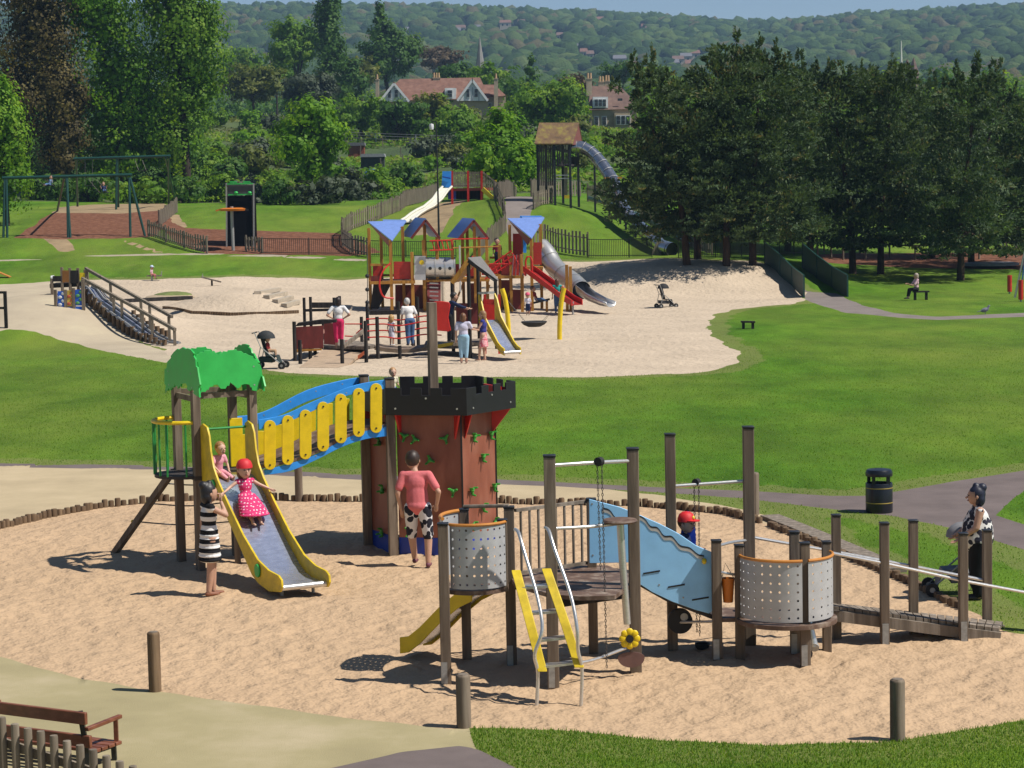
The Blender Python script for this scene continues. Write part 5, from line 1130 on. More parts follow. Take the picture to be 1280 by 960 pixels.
# ================================================================== fences, swings, mound equipment at the back
def pfence(name, label, pts, h, mat, kind='slat', gap=None, cat='fence', group=None, hs=None):
    """pts: ground pixels along the fence; slats/bars up to 100 as parts"""
    P = [g(x, y) for x, y in pts]; t = thing(name, label, cat, P[0], group); tot = sum((P[i + 1] - P[i]).length for i in range(len(P) - 1))
    sp = gap or (.28 if kind == 'slat' else .13); n = int(tot / sp)
    def at(d):
        j = 0
        while j < len(P) - 2 and d > (P[j + 1] - P[j]).length: d -= (P[j + 1] - P[j]).length; j += 1
        c = P[j].lerp(P[j + 1], min(1, d / max(1e-6, (P[j + 1] - P[j]).length))); c.z = gz(c.x, c.y); return c, (P[j + 1] - P[j]).normalized()
    ov = MB()
    for i in range(n + 1):
        c, dv = at(tot * i / n); b = MB() if i < 98 else ov; hh = h * (random.uniform(.94, 1.06) if kind == 'slat' else 1)
        if kind == 'slat':
            c = c + Vector((-dv.y, dv.x, 0)) * -.05; dv2 = dv; b.bar(c + Vector((0, 0, .06)), c + Vector((0, 0, hh)), sp * .52, .03, up=(-dv.y, dv.x, 0))
        else: b.cyl(c + Vector((0, 0, .05)), c + Vector((0, 0, hh)), .014, None, 5)
        if i < 98: b.build('slat' if kind == 'slat' else 'bar', mat, t, smooth=False)
    if len(ov.v): ov.build('slat' if kind == 'slat' else 'bar', mat, t, smooth=False)['kind'] = 'stuff'
    m = max(1, int(tot / 2.6))
    for i in range(m + 1):
        c, dv = at(tot * i / m); b = MB(); b.bar(c + Vector((0, 0, -.2)), c + Vector((0, 0, h * 1.06)), .11 if kind == 'slat' else .05); b.build('post', mat, t)
    for z in (.22, .80) if kind == 'slat' else (.12, .97):
        b = MB(); k = max(2, int(tot / 1.0))
        pts3 = [at(tot * i / k)[0] + Vector((0, 0, h * z)) for i in range(k + 1)]
        for a_, c_ in zip(pts3, pts3[1:]): b.bar(a_, c_, .05, .07 if kind == 'slat' else .04)
        b.build('rail', mat, t)
    return t
pfence('slat_fence', 'weathered slat fence around the left bark swing area', [(186, 296), (197, 299), (210, 304), (226, 309), (243, 314), (259, 317)], 1.1, wood_fence)
pfence('slat_fence', 'short slat fence climbing behind the left swing bark', [(199, 283), (207, 277), (214, 271), (221, 266)], 1.1, wood_fence)
pfence('slat_fence', 'short slat gate piece beside the black climbing tower bark', [(308, 314), (328, 316.5)], 1.0, wood_fence)
pfence('iron_railing', 'low black iron railing along the red bark', [(325, 318), (380, 318.5), (430, 319), (470, 321), (520, 322), (570, 322)], 1.05, black_iron, 'bar')
pfence('slat_fence', 'long curving slat fence up the left side of the grass mound', [(462, 322), (440, 317), (428, 308), (427, 295), (440, 287), (470, 276), (500, 264), (530, 252), (548, 245)], 1.2, wood_fence, gap=.34)
pfence('slat_fence', 'slat fence beside the mound path, left side', [(600, 322), (614, 305), (632, 290), (630, 272), (624, 258), (620, 249)], 1.2, wood_fence)
pfence('slat_fence', 'slat fence at the mound top behind the deck', [(618, 250), (632, 247), (645, 244)], 1.25, wood_fence)
pfence('slat_fence', 'slat fence at the mound foot right of the path', [(668, 312), (680, 309), (700, 316), (735, 321)], 1.5, wood_fence)
pfence('slat_fence', 'slat fence from the path top to the hut tower', [(667, 262), (676, 257), (690, 255)], 1.1, wood_fence)
pfence('slat_fence', 'slat fence under the tower beyond the mound crest', [(664, 246), (690, 246), (725, 246)], 1.3, wood_fence)
pfence('slat_fence', 'slat fence descending the right side of the mound behind the tube slide', [(735, 252), (770, 262), (800, 275), (830, 292), (860, 307), (890, 318)], 1.35, wood_fence, gap=.36)
pfence('iron_railing', 'low iron railing at the foot of the mound by the pines', [(735, 322), (790, 322), (815, 322)], 1.2, black_iron, 'bar')
pfence('iron_railing', 'iron railing under the pines beside the green ramp walls', [(848, 322), (900, 322), (950, 320), (1010, 318)], 1.25, black_iron, 'bar')
# blue painted strip of boards behind the tube slide
t = thing('blue_trim_board', 'pale blue board along the descending slat fence', 'board', g(738, 252)); P = [g(x, y) + Vector((0, -.2, .35)) for x, y in ((735, 252), (770, 262), (800, 275), (830, 292), (862, 309))]; b = MB()
for a_, c_ in zip(P, P[1:]): b.bar(a_, c_, .04, .22)
b.build('board', M('pale_blue_board', (.25, .5, .8), .6), t)
# big swings
def swing_frame(label, legs, beams, seats):
    t = thing('swing_frame', label, 'swing', g(*legs[0][:2]), 'tall green swing frames on the left')
    for bx, by, tx, ty in legs:
        P = g(bx, by); b = MB(); b.cyl(P - Vector((0, 0, .2)), W(tx, ty, P.y * .5 + legs[0][4] * .5 if False else seats[0]), .085, None, 8); b.build('leg', green_iron, t)
    for a_, c_ in beams: b = MB(); b.tube([W(*a_, seats[0]), W(*c_, seats[0])], .11, 10); b.build('beam', green_iron, t)
    return t
YS = g(85, 296).y + .3
sw = thing('swing_frame', 'tall green swing frame, the nearer of the two on the left bark', 'swing', g(85, 296), 'tall green swing frames on the left')
b = MB(); b.tube([W(3, 222.5, YS), W(165, 218.5, YS)], .11, 10); b.build('beam', green_iron, sw)
for bx, by, tx in ((9, 297, 8), (4, 297, 6), (88, 297, 83), (85, 297, 84), (163, 296, 161.5), (182, 295, 162.5), (71, 263, 80)):
    P = g(bx, by); b = MB(); b.cyl(P - Vector((0, 0, .2)), W(tx, 222, YS), .085, None, 8); b.build('leg', green_iron, sw)
YS2 = g(147, 262).y
sw2 = thing('swing_frame', 'tall green swing frame, the farther one below the big trees', 'swing', g(147, 262), 'tall green swing frames on the left')
b = MB(); b.tube([W(92, 198.5, YS2), W(213, 195, YS2)], .11, 10); b.build('beam', green_iron, sw2)
for bx, by, tx in ((145, 262, 146), (148, 259, 147), (221, 257, 207), (211, 257, 211), (97, 258, 95)):
    P = g(bx, by); b = MB(); b.cyl(P - Vector((0, 0, .2)), W(tx, 197, YS2), .085, None, 8); b.build('leg', green_iron, sw2)
for x0, y0, x1, y1, Y, par in ((46, 221, 62, 224, YS, sw), (112, 220, 130, 233, YS, sw), (111, 198, 111, 224, YS2, sw2), (172, 197, 178, 205, YS2, sw2)):
    c = W(x1, y1 + 8, Y - .2); b = MB(); b.bar(c - Vector((.3, 0, 0)), c + Vector((.3, 0, 0)), .3, .05); s_ = b.build('swing_seat', rubber, par)
    for dx in (-.28, .28): b = MB(); b.cyl(W(x0, y0, Y) + Vector((dx, 0, 0)), c + Vector((dx, 0, 0)), .02, None, 5); b.build('swing_chain', chain, s_)
# black climbing tower with green top trim
YK = g(300, 314).y + 2
KT = thing('climbing_tower', 'black boxed climbing tower with grey edge posts and bright green trim on the bark', 'play structure', XYc(W(300, 300, YK), gz(W(300, 300, YK).x, YK)))
b = MB(); a_, c_ = W(284, 302, YK), W(316, 302, YK); z0_, z1_ = gz(a_.x, YK), W(300, 245, YK).z
b.prism([(a_.x, YK, z0_), (c_.x, YK, z0_), (c_.x + .1, YK + 1.7, z0_), (a_.x + .1, YK + 1.7, z0_)], (0, 0, z1_ - z0_)); b.build('climbing_box', M('matt_black_board', (.004, .004, .005), .9, 0, .2, 8, None, None, 0, None, .1), KT)
fq(KT, 'top_board', rect(284.5, 231, 316, 243), YK - .05, .08, M('dark_grey_board', (.05, .05, .055), .6))
for px in (283, 317):
    p = W(px, 300, YK - .08); b = MB(); b.bar((p.x, YK - .08, gz(p.x, YK) - .2), W(px, 229, YK - .08), .09); b.build('edge_post', galv, KT)
for y, x0, x1 in ((230, 284, 316), (243.5, 285, 315)):
    b = MB(); b.bar(W(x0, y, YK - .12), W(x1, y - .6, YK - .12), .06, .08); b.build('green_trim', green_leafpanel, KT)
for x in (291, 308):
    b = MB(); b.bar(W(x - 4, 227.5, YK), W(x + 5, 227.5, YK), .08, .09); b.build('green_trim', green_leafpanel, KT)
    b = MB(); b.ell(W(x + 4, 241, YK - .2), .14, .1, .1, 8, 6); b.build('green_grip', green_leafpanel, KT)
SP = thing('spinner_pole', 'orange spinner disc on a grey pole in front of the black climbing tower', 'play structure', g(291.5, 313)); c = g(291.5, 313)
b = MB(); b.cyl(c - Vector((0, 0, .2)), W(289.5, 258, c.y), .11, None, 10); b.build('pole', galv, SP)
b = MB(); b.lathe([(0, .1), (.6, .12), (.85, .05), (.8, -.08), (0, -.1)], W(291, 262, c.y), 20); b.build('disc', orange_bucket, SP)
for dx in (-1.1, 1.0): b = MB(); b.bar(W(291, 261, c.y) + Vector((dx * .6, 0, 0)), W(291, 262, c.y) + Vector((dx, 0, -.05)), .18, .1); b.build('handle', orange_bucket if dx < 0 else wood_dark, SP)
# deck with white slide on the mound
YD = g(590, 252).y + 1.0
DK = thing('mound_deck', 'railed timber deck with red posts, blue gate panel and long white slide on the mound', 'play structure', XYc(W(590, 248, YD), gz(W(590, 248, YD).x, YD)))
b = MB(); a_, c_, e_ = W(563, 235.5, YD), W(603, 235, YD), W(618, 236.5, YD + 1.2); z = a_.z
b.prism([XYc(a_, z), XYc(c_, z), XYc(e_, z), XYc(e_ + Vector((-.4, 2.4, 0)), z), XYc(a_ + Vector((.2, 2.4, 0)), z)], (0, 0, -.2)); b.build('deck', M('red_deck_edge', (.30, .04, .03), .6), DK)
fq(DK, 'under_deck_shade', rect(566, 238, 602, 249), YD + 2, .1, wood_dark)  # dark sheet added to stand for the shade below the deck
for x in (565, 585, 602): b = MB(); p = W(x, 240, YD); b.bar((p.x, YD, gz(p.x, YD) - .2), W(x, 213.5, YD), .16); b.build('red_post', red_plastic, DK)
for (x, y0, y1) in ((619.5, 225, 252), (603, 236, 250)): b = MB(); b.bar(W(x, y1, YD + .3), W(x, y0, YD + .3), .16); b.build('yellow_post', yellow, DK)
for k in range(17):
    x = 567.5 + 2.08 * k; b = MB(); b.bar(W(x, 234, YD - .05), W(x, 214.5, YD - .05), .085, .03, up=(0, 1, 0)); b.build('baluster', wood_fence, DK)
for y in (216.5, 232): b = MB(); b.bar(W(565, y, YD - .02), W(602, y, YD - .02), .06, .1); b.build('rail', wood_fence, DK)
for k in range(7):
    f = k / 6; b = MB(); b.bar(W(605 + 14 * f, 234 + 10 * f, YD), W(605 + 14 * f, 215 + 11.5 * f, YD), .085, .03, up=(0, 1, 0)); b.build('baluster', wood_fence, DK)
b = MB(); b.bar(W(603, 215, YD), W(619, 227, YD), .08, .1); b.build('rail', wood_fence, DK); b = MB(); b.bar(W(603, 236, YD - .05), W(618, 250, YD - .3), .12, .3); b.build('stair_side', yellow, DK)
bg_ = fq(DK, 'blue_gate', [(552, 234), (564, 235), (564, 214), (553, 214)], YD - .2, .12, blue_beam); fq(DK, 'blue_gate', rect(560, 238, 570, 249), YD + .1, .1, blue_deep)
b = MB(); b.bar(W(553, 221, YD - .3), W(563, 223, YD - .3), .08); b.build('gate_bar', blue_deep, bg_)
sl = [W(559, 235, YD - .3), W(554, 240, YD - .9), W(547, 250, YD - 1.8), W(536, 266, YD - 4.2), W(528, 279, YD - 6), W(520, 290, YD - 7.5), W(514, 299, YD - 8.8), W(508, 306, YD - 9.6)]
for p in sl: p.z = max(p.z, gz(p.x, p.y) + .22)
white_p = M('white_slide_plastic', (.72, .70, .60), .4, 0, .06, 4)
b = MB(); b.strip([p + Vector((-.33, -.05, 0)) for p in sl], [p + Vector((.33, .05, 0)) for p in sl], (0, 0, -.06)); ws = b.build('white_slide', white_p, DK)
for sg in (-1, 1): b = MB(); b.tube([p + Vector((.34 * sg, 0, .1)) for p in sl], .09, 6); b.build('slide_edge', white_p, ws)
# lamp post on the mound side
P = g(549, 311); LP = thing('lamp_post', 'slim black lamp post with white head on the mound slope', 'lamp post', P); b = MB(); ztop = zat(P, 152); b.tube([P - Vector((0, 0, .2)), XYc(P, P.z + 1.2), XYc(P, ztop)], [.09, .07, .04], 10); b.build('pole', black_iron, LP)
hd = XYc(P, ztop) + Vector((-.32, 0, -.28)); b = MB(); b.bar(XYc(P, ztop), XYc(P, ztop) + Vector((-.35, 0, 0)), .05); b.build('arm', black_iron, LP)
b = MB(); b.lathe([(0, .16), (.13, .12), (.16, 0), (.12, -.22), (0, -.26)], hd, 14); b.build('lamp_head', M('white_lamp', (.7, .7, .72), .4), LP)
# hut tower with the twin tube slides
P = g(695, 254); YH2 = P.y
HT = thing('hut_tower', 'tall timber hut tower with mossy pitched roof and steel tube slide on the mound', 'play structure', P)
zr0, ze = W(700, 155, YH2).z, W(700, 180, YH2).z
navy = M('dark_navy_post', (.012, .018, .024), .5)
for px, by, dy in ((673, 252, 0), (694, 257, -1.3), (713.5, 258, -1.3), (723.5, 252, 1.2), (704, 250, 1.2), (683, 247, 1.2)):
    Y = YH2 + dy; p = W(px, by, Y); b = MB(); b.bar((p.x, Y, gz(p.x, Y) - .3), (p.x, Y, ze), .17); b.build('post', navy, HT)
hw = [W(x, 182, YH2 - 1.6) for x in (668.5, 716)]
m_roof = M('mossy_roof_boards', (.16, .095, .045), .85, 0, .45, 2.2, (1, 1, .5), (.24, .20, .04))
f0_, f1_2 = W(668, 180.5, YH2 - 1.6), W(716, 180.5, YH2 - 1.6); r0_2, r1_2 = W(674, 154.5, YH2 + .2), W(724, 154.5, YH2 + .2); g0_, g1_ = W(677, 182, YH2 + 2.0), W(729, 181, YH2 + 2.0)
b = MB(); b.prism([f0_, f1_2, r1_2, r0_2], (0, 0, .07)); b.build('roof', m_roof, HT)
b = MB(); b.prism([r0_2, r1_2, g1_, g0_], (0, 0, .07)); b.build('roof', m_roof, HT)
b = MB(); b.prism([f1_2 + Vector((-.1, .05, -.02)), g1_ + Vector((-.1, -.05, -.02)), r1_2 + Vector((-.1, 0, -.02))], (.06, 0, 0)); b.build('gable_board', M('dusky_red_board', (.22, .07, .06), .7), HT)
for k in range(9):
    x = 674.5 + 2.3 * k; b = MB(); b.bar(W(x, 232, YH2 - 1.2), W(x, 182, YH2 - 1.2), .10, .03, up=(0, 1, 0)); b.build('wall_board', M('dark_weathered_board', (.075, .062, .052), .8, 0, .3, 6, (1, 1, .1)), HT)
for k in range(6):
    x = 697 + 2.6 * k; b = MB(); b.bar(W(x, 207, YH2 - 1.25), W(x, 182, YH2 - 1.25), .10, .03, up=(0, 1, 0)); b.build('wall_board', M('dark_weathered_board', (0, 0, 0)), HT)
b = MB(); b.prism([W(695, 208, YH2 - 1.3), W(714, 208, YH2 - 1.3), W(723, 206, YH2 + 1.3), W(704, 206, YH2 + 1.3)], (0, 0, .1)); b.build('deck', deck_dark, HT)
fq(HT, 'side_board', rect(714, 196, 724, 207), YH2 + .5, .08, M('dark_weathered_board', (0, 0, 0)))
fq(HT, 'pale_board', rect(705, 209, 709.5, 244), YH2, .06, M('pale_grey_board', (.33, .28, .24), .7)); fq(HT, 'yellow_step', rect(705.5, 244, 715, 248), YH2 - .6, .2, yellow_worn)
for y in (223, 219): b = MB(); b.bar(W(695, y, YH2 - 1.2), W(712, y, YH2 - 1.2), .06); b.build('rung', steel, HT)
# steel tube slide from the hut down the right flank
t1 = spline([W(714, 184, YH2), W(726, 184, YH2), W(738, 190, YH2 - .2), W(748, 200, YH2 - .6), W(757, 212, YH2 - 1.2), W(766, 226, YH2 - 2), W(773, 242, YH2 - 3.4), W(778, 258, YH2 - 5.5), W(788, 272, YH2 - 8), W(802, 286, YH2 - 11), W(816, 298, YH2 - 14), W(828, 309, YH2 - 16.5)], 4)
mt = M('mirror_steel', (.45, .46, .49), .2, .9, .1, 8)
b = MB(); b.tube(t1, .44, 18, False); tsl = b.build('tube_slide', mt, HT)
for k in range(2, len(t1) - 1, 3):
    b = MB(); b.tube([t1[k], t1[k].lerp(t1[k + 1], .16)], .50, 18, False); b.build('tube_flange', galv, tsl)
for k in (10, 18, 22, 26, 30, 34, 38):
    p = t1[k]; b = MB(); b.bar((p.x, p.y + .5, gz(p.x, p.y + .5) - .2), (p.x, p.y + .5, p.z), .14); b.build('support_post', navy, tsl)
b = MB(); b.prism([W(815, 323, t1[-1].y - .3), W(826.5, 323, t1[-1].y - .3), W(826.5, 295, t1[-1].y - .3), W(821, 303, t1[-1].y - .3), W(816, 312, t1[-1].y - .3)], (0, .1, 0)); b.build('end_board', wood_fence, tsl)
e_ = t1[-1] + Vector((.55, -1.0, -.15)); b = MB(); b.tube([t1[-1], e_], .46, 18, False); b.tube([e_ - Vector((.01, -.06, 0)), e_], .52, 18, False); b.build('tube_mouth', mt, tsl)
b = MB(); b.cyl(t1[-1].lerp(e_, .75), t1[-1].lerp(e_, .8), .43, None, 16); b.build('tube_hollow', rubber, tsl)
for k in (20, 30): b = MB(); p = t1[k]; b.bar(p + Vector((-.6, 0, .2)), p + Vector((.6, .1, .2)), .6, .1); b.build('orange_patch' if k == 20 else 'hatch', orange_lip if k == 20 else rubber, tsl)
# green ramp walls
for lab, top, bot, Y0_, Y1_ in (('left green mesh ramp wall beside the path gap', [(956, 303), (975, 318), (990, 333), (1005, 344)], [(956, 330), (975, 345), (990, 357), (1005, 372)], 0, 0), ('right green mesh ramp wall beside the path gap', [(1003, 304), (1021, 319), (1040, 333), (1059.5, 344)], [(1003, 335), (1021, 348), (1040, 359), (1059.5, 371)], 0, 0)):
    P = [g(x, y) for x, y in bot]; t = thing('ramp_wall', lab, 'wall', P[0], 'green ramp walls'); A = [XYc(p, p.z - .05) for p in P]; B = [XYc(p, zat(p, y[1])) for p, y in zip(P, top)]
    b = MB(); b.strip(A, B, (.05, 0, 0)); b.build('panel', M('dark_green_mesh', (.006, .040, .030), .6, 0, .25, 10), t)
    for a_, c_ in zip(A, B): b = MB(); b.bar(a_, c_ + Vector((0, 0, .04)), .07); b.build('post', green_iron, t)
    b = MB()
    for a_, c_ in zip(B, B[1:]): b.bar(a_, c_, .07, .05)
    b.build('top_rail', green_iron, t)
# timber trail behind the pines
TR = thing('timber_trail', 'low rustic timber trail of posts and rails on the right bark', 'play structure', g(1040, 326))
tr = [(1012, 319, 296), (1022, 322, 300), (1039, 322, 301), (1054, 325, 306), (1082, 324, 305), (1112, 322, 304), (1144, 325, 306), (1178, 324, 303), (1224, 324, 302), (1258, 323, 301), (1270, 322, 303)]
pp = []
for x, y, ty in tr:
    P = g(x, y); z = zat(P, ty); post(P, z, .13, TR, wood_fence, capm=None, round_=True); pp.append(XYc(P, z - .08))
for a_, c_ in zip(pp[1:], pp[2:]): b = MB(); b.bar(a_, c_, .11); b.build('rail', wood_fence, TR)
for x0, y0, x1, y1 in ((1010, 296, 1085, 297), (1085, 297, 1108, 309)): b = MB(); b.bar(W(x0, y0, 152), W(x1, y1, 152), .11); b.build('rail', wood_fence, TR)
for x in (1016, 1030, 1064, 1075): 
    p = W(x, 310, 152); b = MB(); b.bar((p.x, 152, gz(p.x, 152) - .2), W(x, 297, 152), .11); b.build('post', wood_fence, TR)
t = thing('trampoline', 'flat grey round trampoline on posts behind the right pines', 'trampoline', g(1238, 334)); c = g(1238, 334); b = MB(); b.lathe([(0, .3), (1.5, .3), (1.75, .26), (1.75, .12), (0, .12)], c, 26); b.build('mat', M('grey_mat', (.2, .21, .24), .5), t)
b = MB(); b.lathe([(.9, -.1), (.9, .13)], c, 20); b.build('base', rubber, t)
t = thing('slope_board', 'orange and blue slope board on the lawn at the far left edge', 'board', g(4, 347)); c = g(4, 347); b = MB(); b.bar(c + Vector((-.5, 0, .45)), c + Vector((.45, 0, .02)), .5, .06); b.build('board', orange_lip, t); b = MB(); b.bar(c + Vector((-.5, 0, -.1)), c + Vector((-.4, 0, .4)), .3, .06); b.build('support', blue_deep, t)
t = thing('activity_frame', 'steel frame with red padded posts at the right edge of the lawn', 'play structure', g(1268, 372))
for x, y0, y1 in ((1262, 344, 366), (1276, 350, 376)):
    P = g(x, y1 + 1); z = zat(P, y0); b = MB(); b.cyl(XYc(P, P.z + .1), XYc(P, z), .12, None, 14); b.build('red_pad', red_plastic, t); b = MB(); b.cyl(XYc(P, P.z - .2), XYc(P, P.z + .12), .05); b.build('pad_post', galv, t)
P = g(1268, 372); b = MB(); b.bar(P - Vector((0, 0, .1)), W(1284, 300, P.y), .09); b.build('frame_leg', galv, t); b = MB(); b.bar(g(1275, 372), W(1284, 300, P.y), .06); b.build('frame_leg', M('blue_steel', (.03, .1, .3), .5), t)
# ================================================================== trees, hedges, houses, the far hill
LEAF = dict(
    bright=leaf_mat('bright_leaf', [(0, (.08, .20, .012)), (.5, (.155, .32, .018)), (1, (.30, .45, .04))], .5),
    mid=leaf_mat('mid_leaf', [(0, (.075, .18, .013)), (.5, (.145, .28, .02)), (1, (.26, .38, .04))], .48),
    dark=leaf_mat('dark_leaf', [(0, (.04, .105, .018)), (.5, (.075, .17, .026)), (1, (.14, .24, .042))], .42),
    olive=leaf_mat('olive_leaf', [(0, (.075, .10, .022)), (.5, (.14, .175, .036)), (1, (.23, .25, .055))], .42),
    copper=leaf_mat('copper_leaf', [(0, (.055, .043, .013)), (.5, (.115, .09, .026)), (1, (.21, .165, .046))], .35),
    grey=leaf_mat('grey_leaf', [(0, (.04, .06, .035)), (.5, (.075, .10, .058)), (1, (.12, .15, .09))], .25),
    pine=leaf_mat('pine_needles', [(0, (.032, .060, .027)), (.5, (.062, .106, .042)), (.88, (.105, .155, .058)), (1, (.17, .15, .055))], .35),
    rust=leaf_mat('rust_leaf', [(0, (.06, .045, .025)), (.5, (.11, .075, .04)), (1, (.15, .11, .055))], .25))
bark_grey = M('tree_bark', (.055, .042, .032), .9, 0, .35, 5, (1, 1, .2), None, .02, 9, .1)
bark_pine = M('pine_bark', (.06, .040, .028), .9, 0, .4, 5, (1, 1, .2), (.12, .07, .045), .03, 9, .1)
def leaf_mesh(name, lobes, leaf, per, mat, seed, long=1.0, clump=.26, up=.25, shell=.62):
    """lobes: (centre, rx, ry, rz); leaf: size in m; per: leaves per square leaf of projected crown"""
    rng = np.random.default_rng(seed); C, N, T = [], [], []
    for c, rx, ry, rz in lobes:
        n = int(per * 1.75 * math.pi * rx * rz / leaf ** 2); nc = int(max(10, min(64, n // 45)))
        d = rng.normal(size=(nc, 3)); d[:, 2] += .25; d /= np.linalg.norm(d, axis=1)[:, None]
        rad = np.where(rng.random(nc) < .14, rng.uniform(.25, .6, nc), shell + (1.06 - shell) * rng.random(nc) ** .6)
        cc = d * rad[:, None]; k = rng.integers(0, nc, n); ct = np.clip(rng.normal(.48, .22, nc), 0, 1)
        off = rng.normal(0, clump * .62, (n, 3)); p = cc[k] + off
        nrm = d[k] * 1.2 + off * 2.2 + rng.normal(0, .28, (n, 3)); nrm[:, 2] += up
        C.append(p * np.array([rx, ry, rz]) + np.array(c)); N.append(nrm); T.append(np.clip(ct[k] + rng.normal(0, .14, n), 0, 1))
    C, N, T = np.concatenate(C), np.concatenate(N), np.concatenate(T); N /= np.linalg.norm(N, axis=1)[:, None]
    n = len(C); big = np.ones(n)
    if shell > .55:          # broad inner leaves close the crown
        q = [rng.normal(size=(max(8, int(per * .45 * math.pi * rx * rz / leaf ** 2)), 3)) for c, rx, ry, rz in lobes]
        q = [v / np.linalg.norm(v, axis=1)[:, None] * rng.uniform(.1, .72, len(v))[:, None] for v in q]
        C2 = np.concatenate([v * np.array([rx, ry, rz]) + np.array(c) for v, (c, rx, ry, rz) in zip(q, lobes)]); N2 = np.concatenate(q) + rng.normal(0, .3, (len(C2), 3)); N2 /= np.linalg.norm(N2, axis=1)[:, None]
        C = np.concatenate([C, C2]); N = np.concatenate([N, N2]); T = np.concatenate([T, np.clip(rng.normal(.4, .15, len(C2)), 0, 1)]); big = np.concatenate([big, np.full(len(C2), 1.9)]); n = len(C)
    a = np.cross(N, rng.normal(size=(n, 3))); a /= np.linalg.norm(a, axis=1)[:, None]; b = np.cross(N, a)
    if long > 1:      # needles point outwards and up
        a = N + rng.normal(0, .35, (n, 3)); a /= np.linalg.norm(a, axis=1)[:, None]; b = np.cross(a, rng.normal(size=(n, 3))); b /= np.linalg.norm(b, axis=1)[:, None]
    s = leaf * (rng.uniform(.55, 1.2, n) * big)[:, None]
    V = np.stack([C + a * s * .62 * long, C + b * s * .42, C - a * s * .62 * long, C - b * s * .42], 1).reshape(-1, 3)
    me = bpy.data.meshes.new(name); me.vertices.add(4 * n); me.vertices.foreach_set('co', V.ravel().astype(np.float32))
    me.loops.add(4 * n); me.loops.foreach_set('vertex_index', np.arange(4 * n, dtype=np.int32)); me.polygons.add(n)
    me.polygons.foreach_set('loop_start', np.arange(0, 4 * n, 4, dtype=np.int32)); me.update(calc_edges=True)
    at = me.attributes.new('tint', 'FLOAT', 'FACE'); at.data.foreach_set('value', T.astype(np.float32)); me.materials.append(mat); return me
_seed = [100]
def tree(name, label, base, lobes, col, leafpx=4.0, per=3.2, Y=None, trunk=.3, bark=bark_grey, group=None, depth=.9, lean=0, long=1.0, cat='tree', up=.25, limbs=3, tb=None, clump=.26, shell=.6):
    """base: ground pixel or point; lobes: (px, py, rx, ry[, dY]) in photo pixels at the tree's own distance"""
    P = base if isinstance(base, Vector) else g(*base); Y = Y or P.y; s = F_PX / Y
    if abs(P.y - Y) > .5: P = Vector((P.x * Y / P.y, Y, gz(P.x * Y / P.y, Y)))
    t = thing(name, label, cat, P, group); L = []
    for l in lobes:
        c = W(l[0], l[1], Y + (l[4] if len(l) > 4 else 0)); L.append((tuple(c - P), l[2] / s, l[2] / s * depth, l[3] / s))
    _seed[0] += 1; me = leaf_mesh('crown', L, leafpx / s, per, LEAF[col], _seed[0], long, clump, up, shell)
    o = bpy.data.objects.new('crown', me); COL.objects.link(o); o.parent = t
    b = MB(); top = Vector(L[0][0]) + P; tops = sorted((Vector(l[0]) + P for l in L), key=lambda v: v.z)
    hi = tops[-1] if bark is not bark_pine else P.lerp(tops[-1], .72); mid = P.lerp(hi, .45); mid.x = P.x * .6 + mid.x * .4
    b.tube(spline([P - Vector((0, 0, .3)), P + Vector((0, 0, .3)), mid, hi], 4), [trunk * 1.25, trunk * 1.2] + [trunk * (1 - .07 * k) for k in range(11)], 9)
    for k in range(min(limbs, len(tops) - 1)):
        q_ = tops[k]; b.tube([P.lerp(hi, .3 + .1 * k), P.lerp(hi, .4 + .1 * k).lerp(q_, .5), q_], [trunk * .5, trunk * .35, trunk * .12], 6)
    b.build('trunk', bark, t); return t
def rl(cx, cy, rx, ry, n, seed, k=.55, dz=3):       # a lumpy crown: one body with n lobes round it
    r = random.Random(seed); o = [(cx, cy, rx * .72, ry * .72)]
    for i in range(n):
        a = 2 * math.pi * i / n + r.uniform(-.3, .3); o.append((cx + math.cos(a) * rx * .58, cy + math.sin(a) * ry * .56, rx * k * r.uniform(.7, 1.1), ry * k * r.uniform(.7, 1.0), r.uniform(-dz, dz)))
    return o
# ---- the big trees on the left
tree('broadleaf_tree', 'dark green tree filling in behind the copper tree', Vector((W(60, 240, 235).x, 235, gz(W(60, 240, 235).x, 235))), rl(60, 190, 60, 50, 7, 71), 'dark', 4, 2.6, 235, .3)
tree('broadleaf_tree', 'dark green tree low behind the huge green tree', Vector((W(180, 235, 228).x, 228, gz(W(180, 235, 228).x, 228))), rl(180, 200, 70, 46, 7, 72), 'dark', 4, 2.6, 228, .3)
tree('broadleaf_tree', 'bright fresh green tree at the far left edge beside the swings', (8, 282), [(8, 165, 30, 60), (22, 210, 24, 40), (5, 230, 32, 36), (-15, 150, 40, 60), (0, 115, 22, 30)], 'bright', 4, 3.0, None, .3)
tree('copper_tree', 'tall dark copper-brown tree at the left edge', (70, 246), [(45, 40, 55, 60), (70, 110, 44, 52), (82, 165, 32, 44), (20, 120, 50, 60), (75, 200, 26, 28), (40, -10, 50, 40), (88, 130, 26, 30)], 'copper', 3.6, 4.4, None, .5)
tree('broadleaf_tree', 'huge lush green tree right of the copper tree', (150, 246), [(125, 30, 62, 60), (150, 90, 58, 55), (110, -10, 60, 40), (175, 130, 45, 45), (135, 150, 44, 46), (160, 190, 48, 36), (200, 165, 36, 40), (120, 205, 36, 26)], 'bright', 4, 3.0, None, .5)
tree('broadleaf_tree', 'tallest broad green tree above the farther swing frame', (235, 248), [(215, 20, 58, 60), (245, 70, 42, 50), (230, 120, 40, 40), (205, -20, 60, 40), (255, 30, 28, 36), (258, 110, 26, 26), (225, 70, 50, 46), (215, 180, 34, 34)], 'mid', 4, 3.0, None, .5)
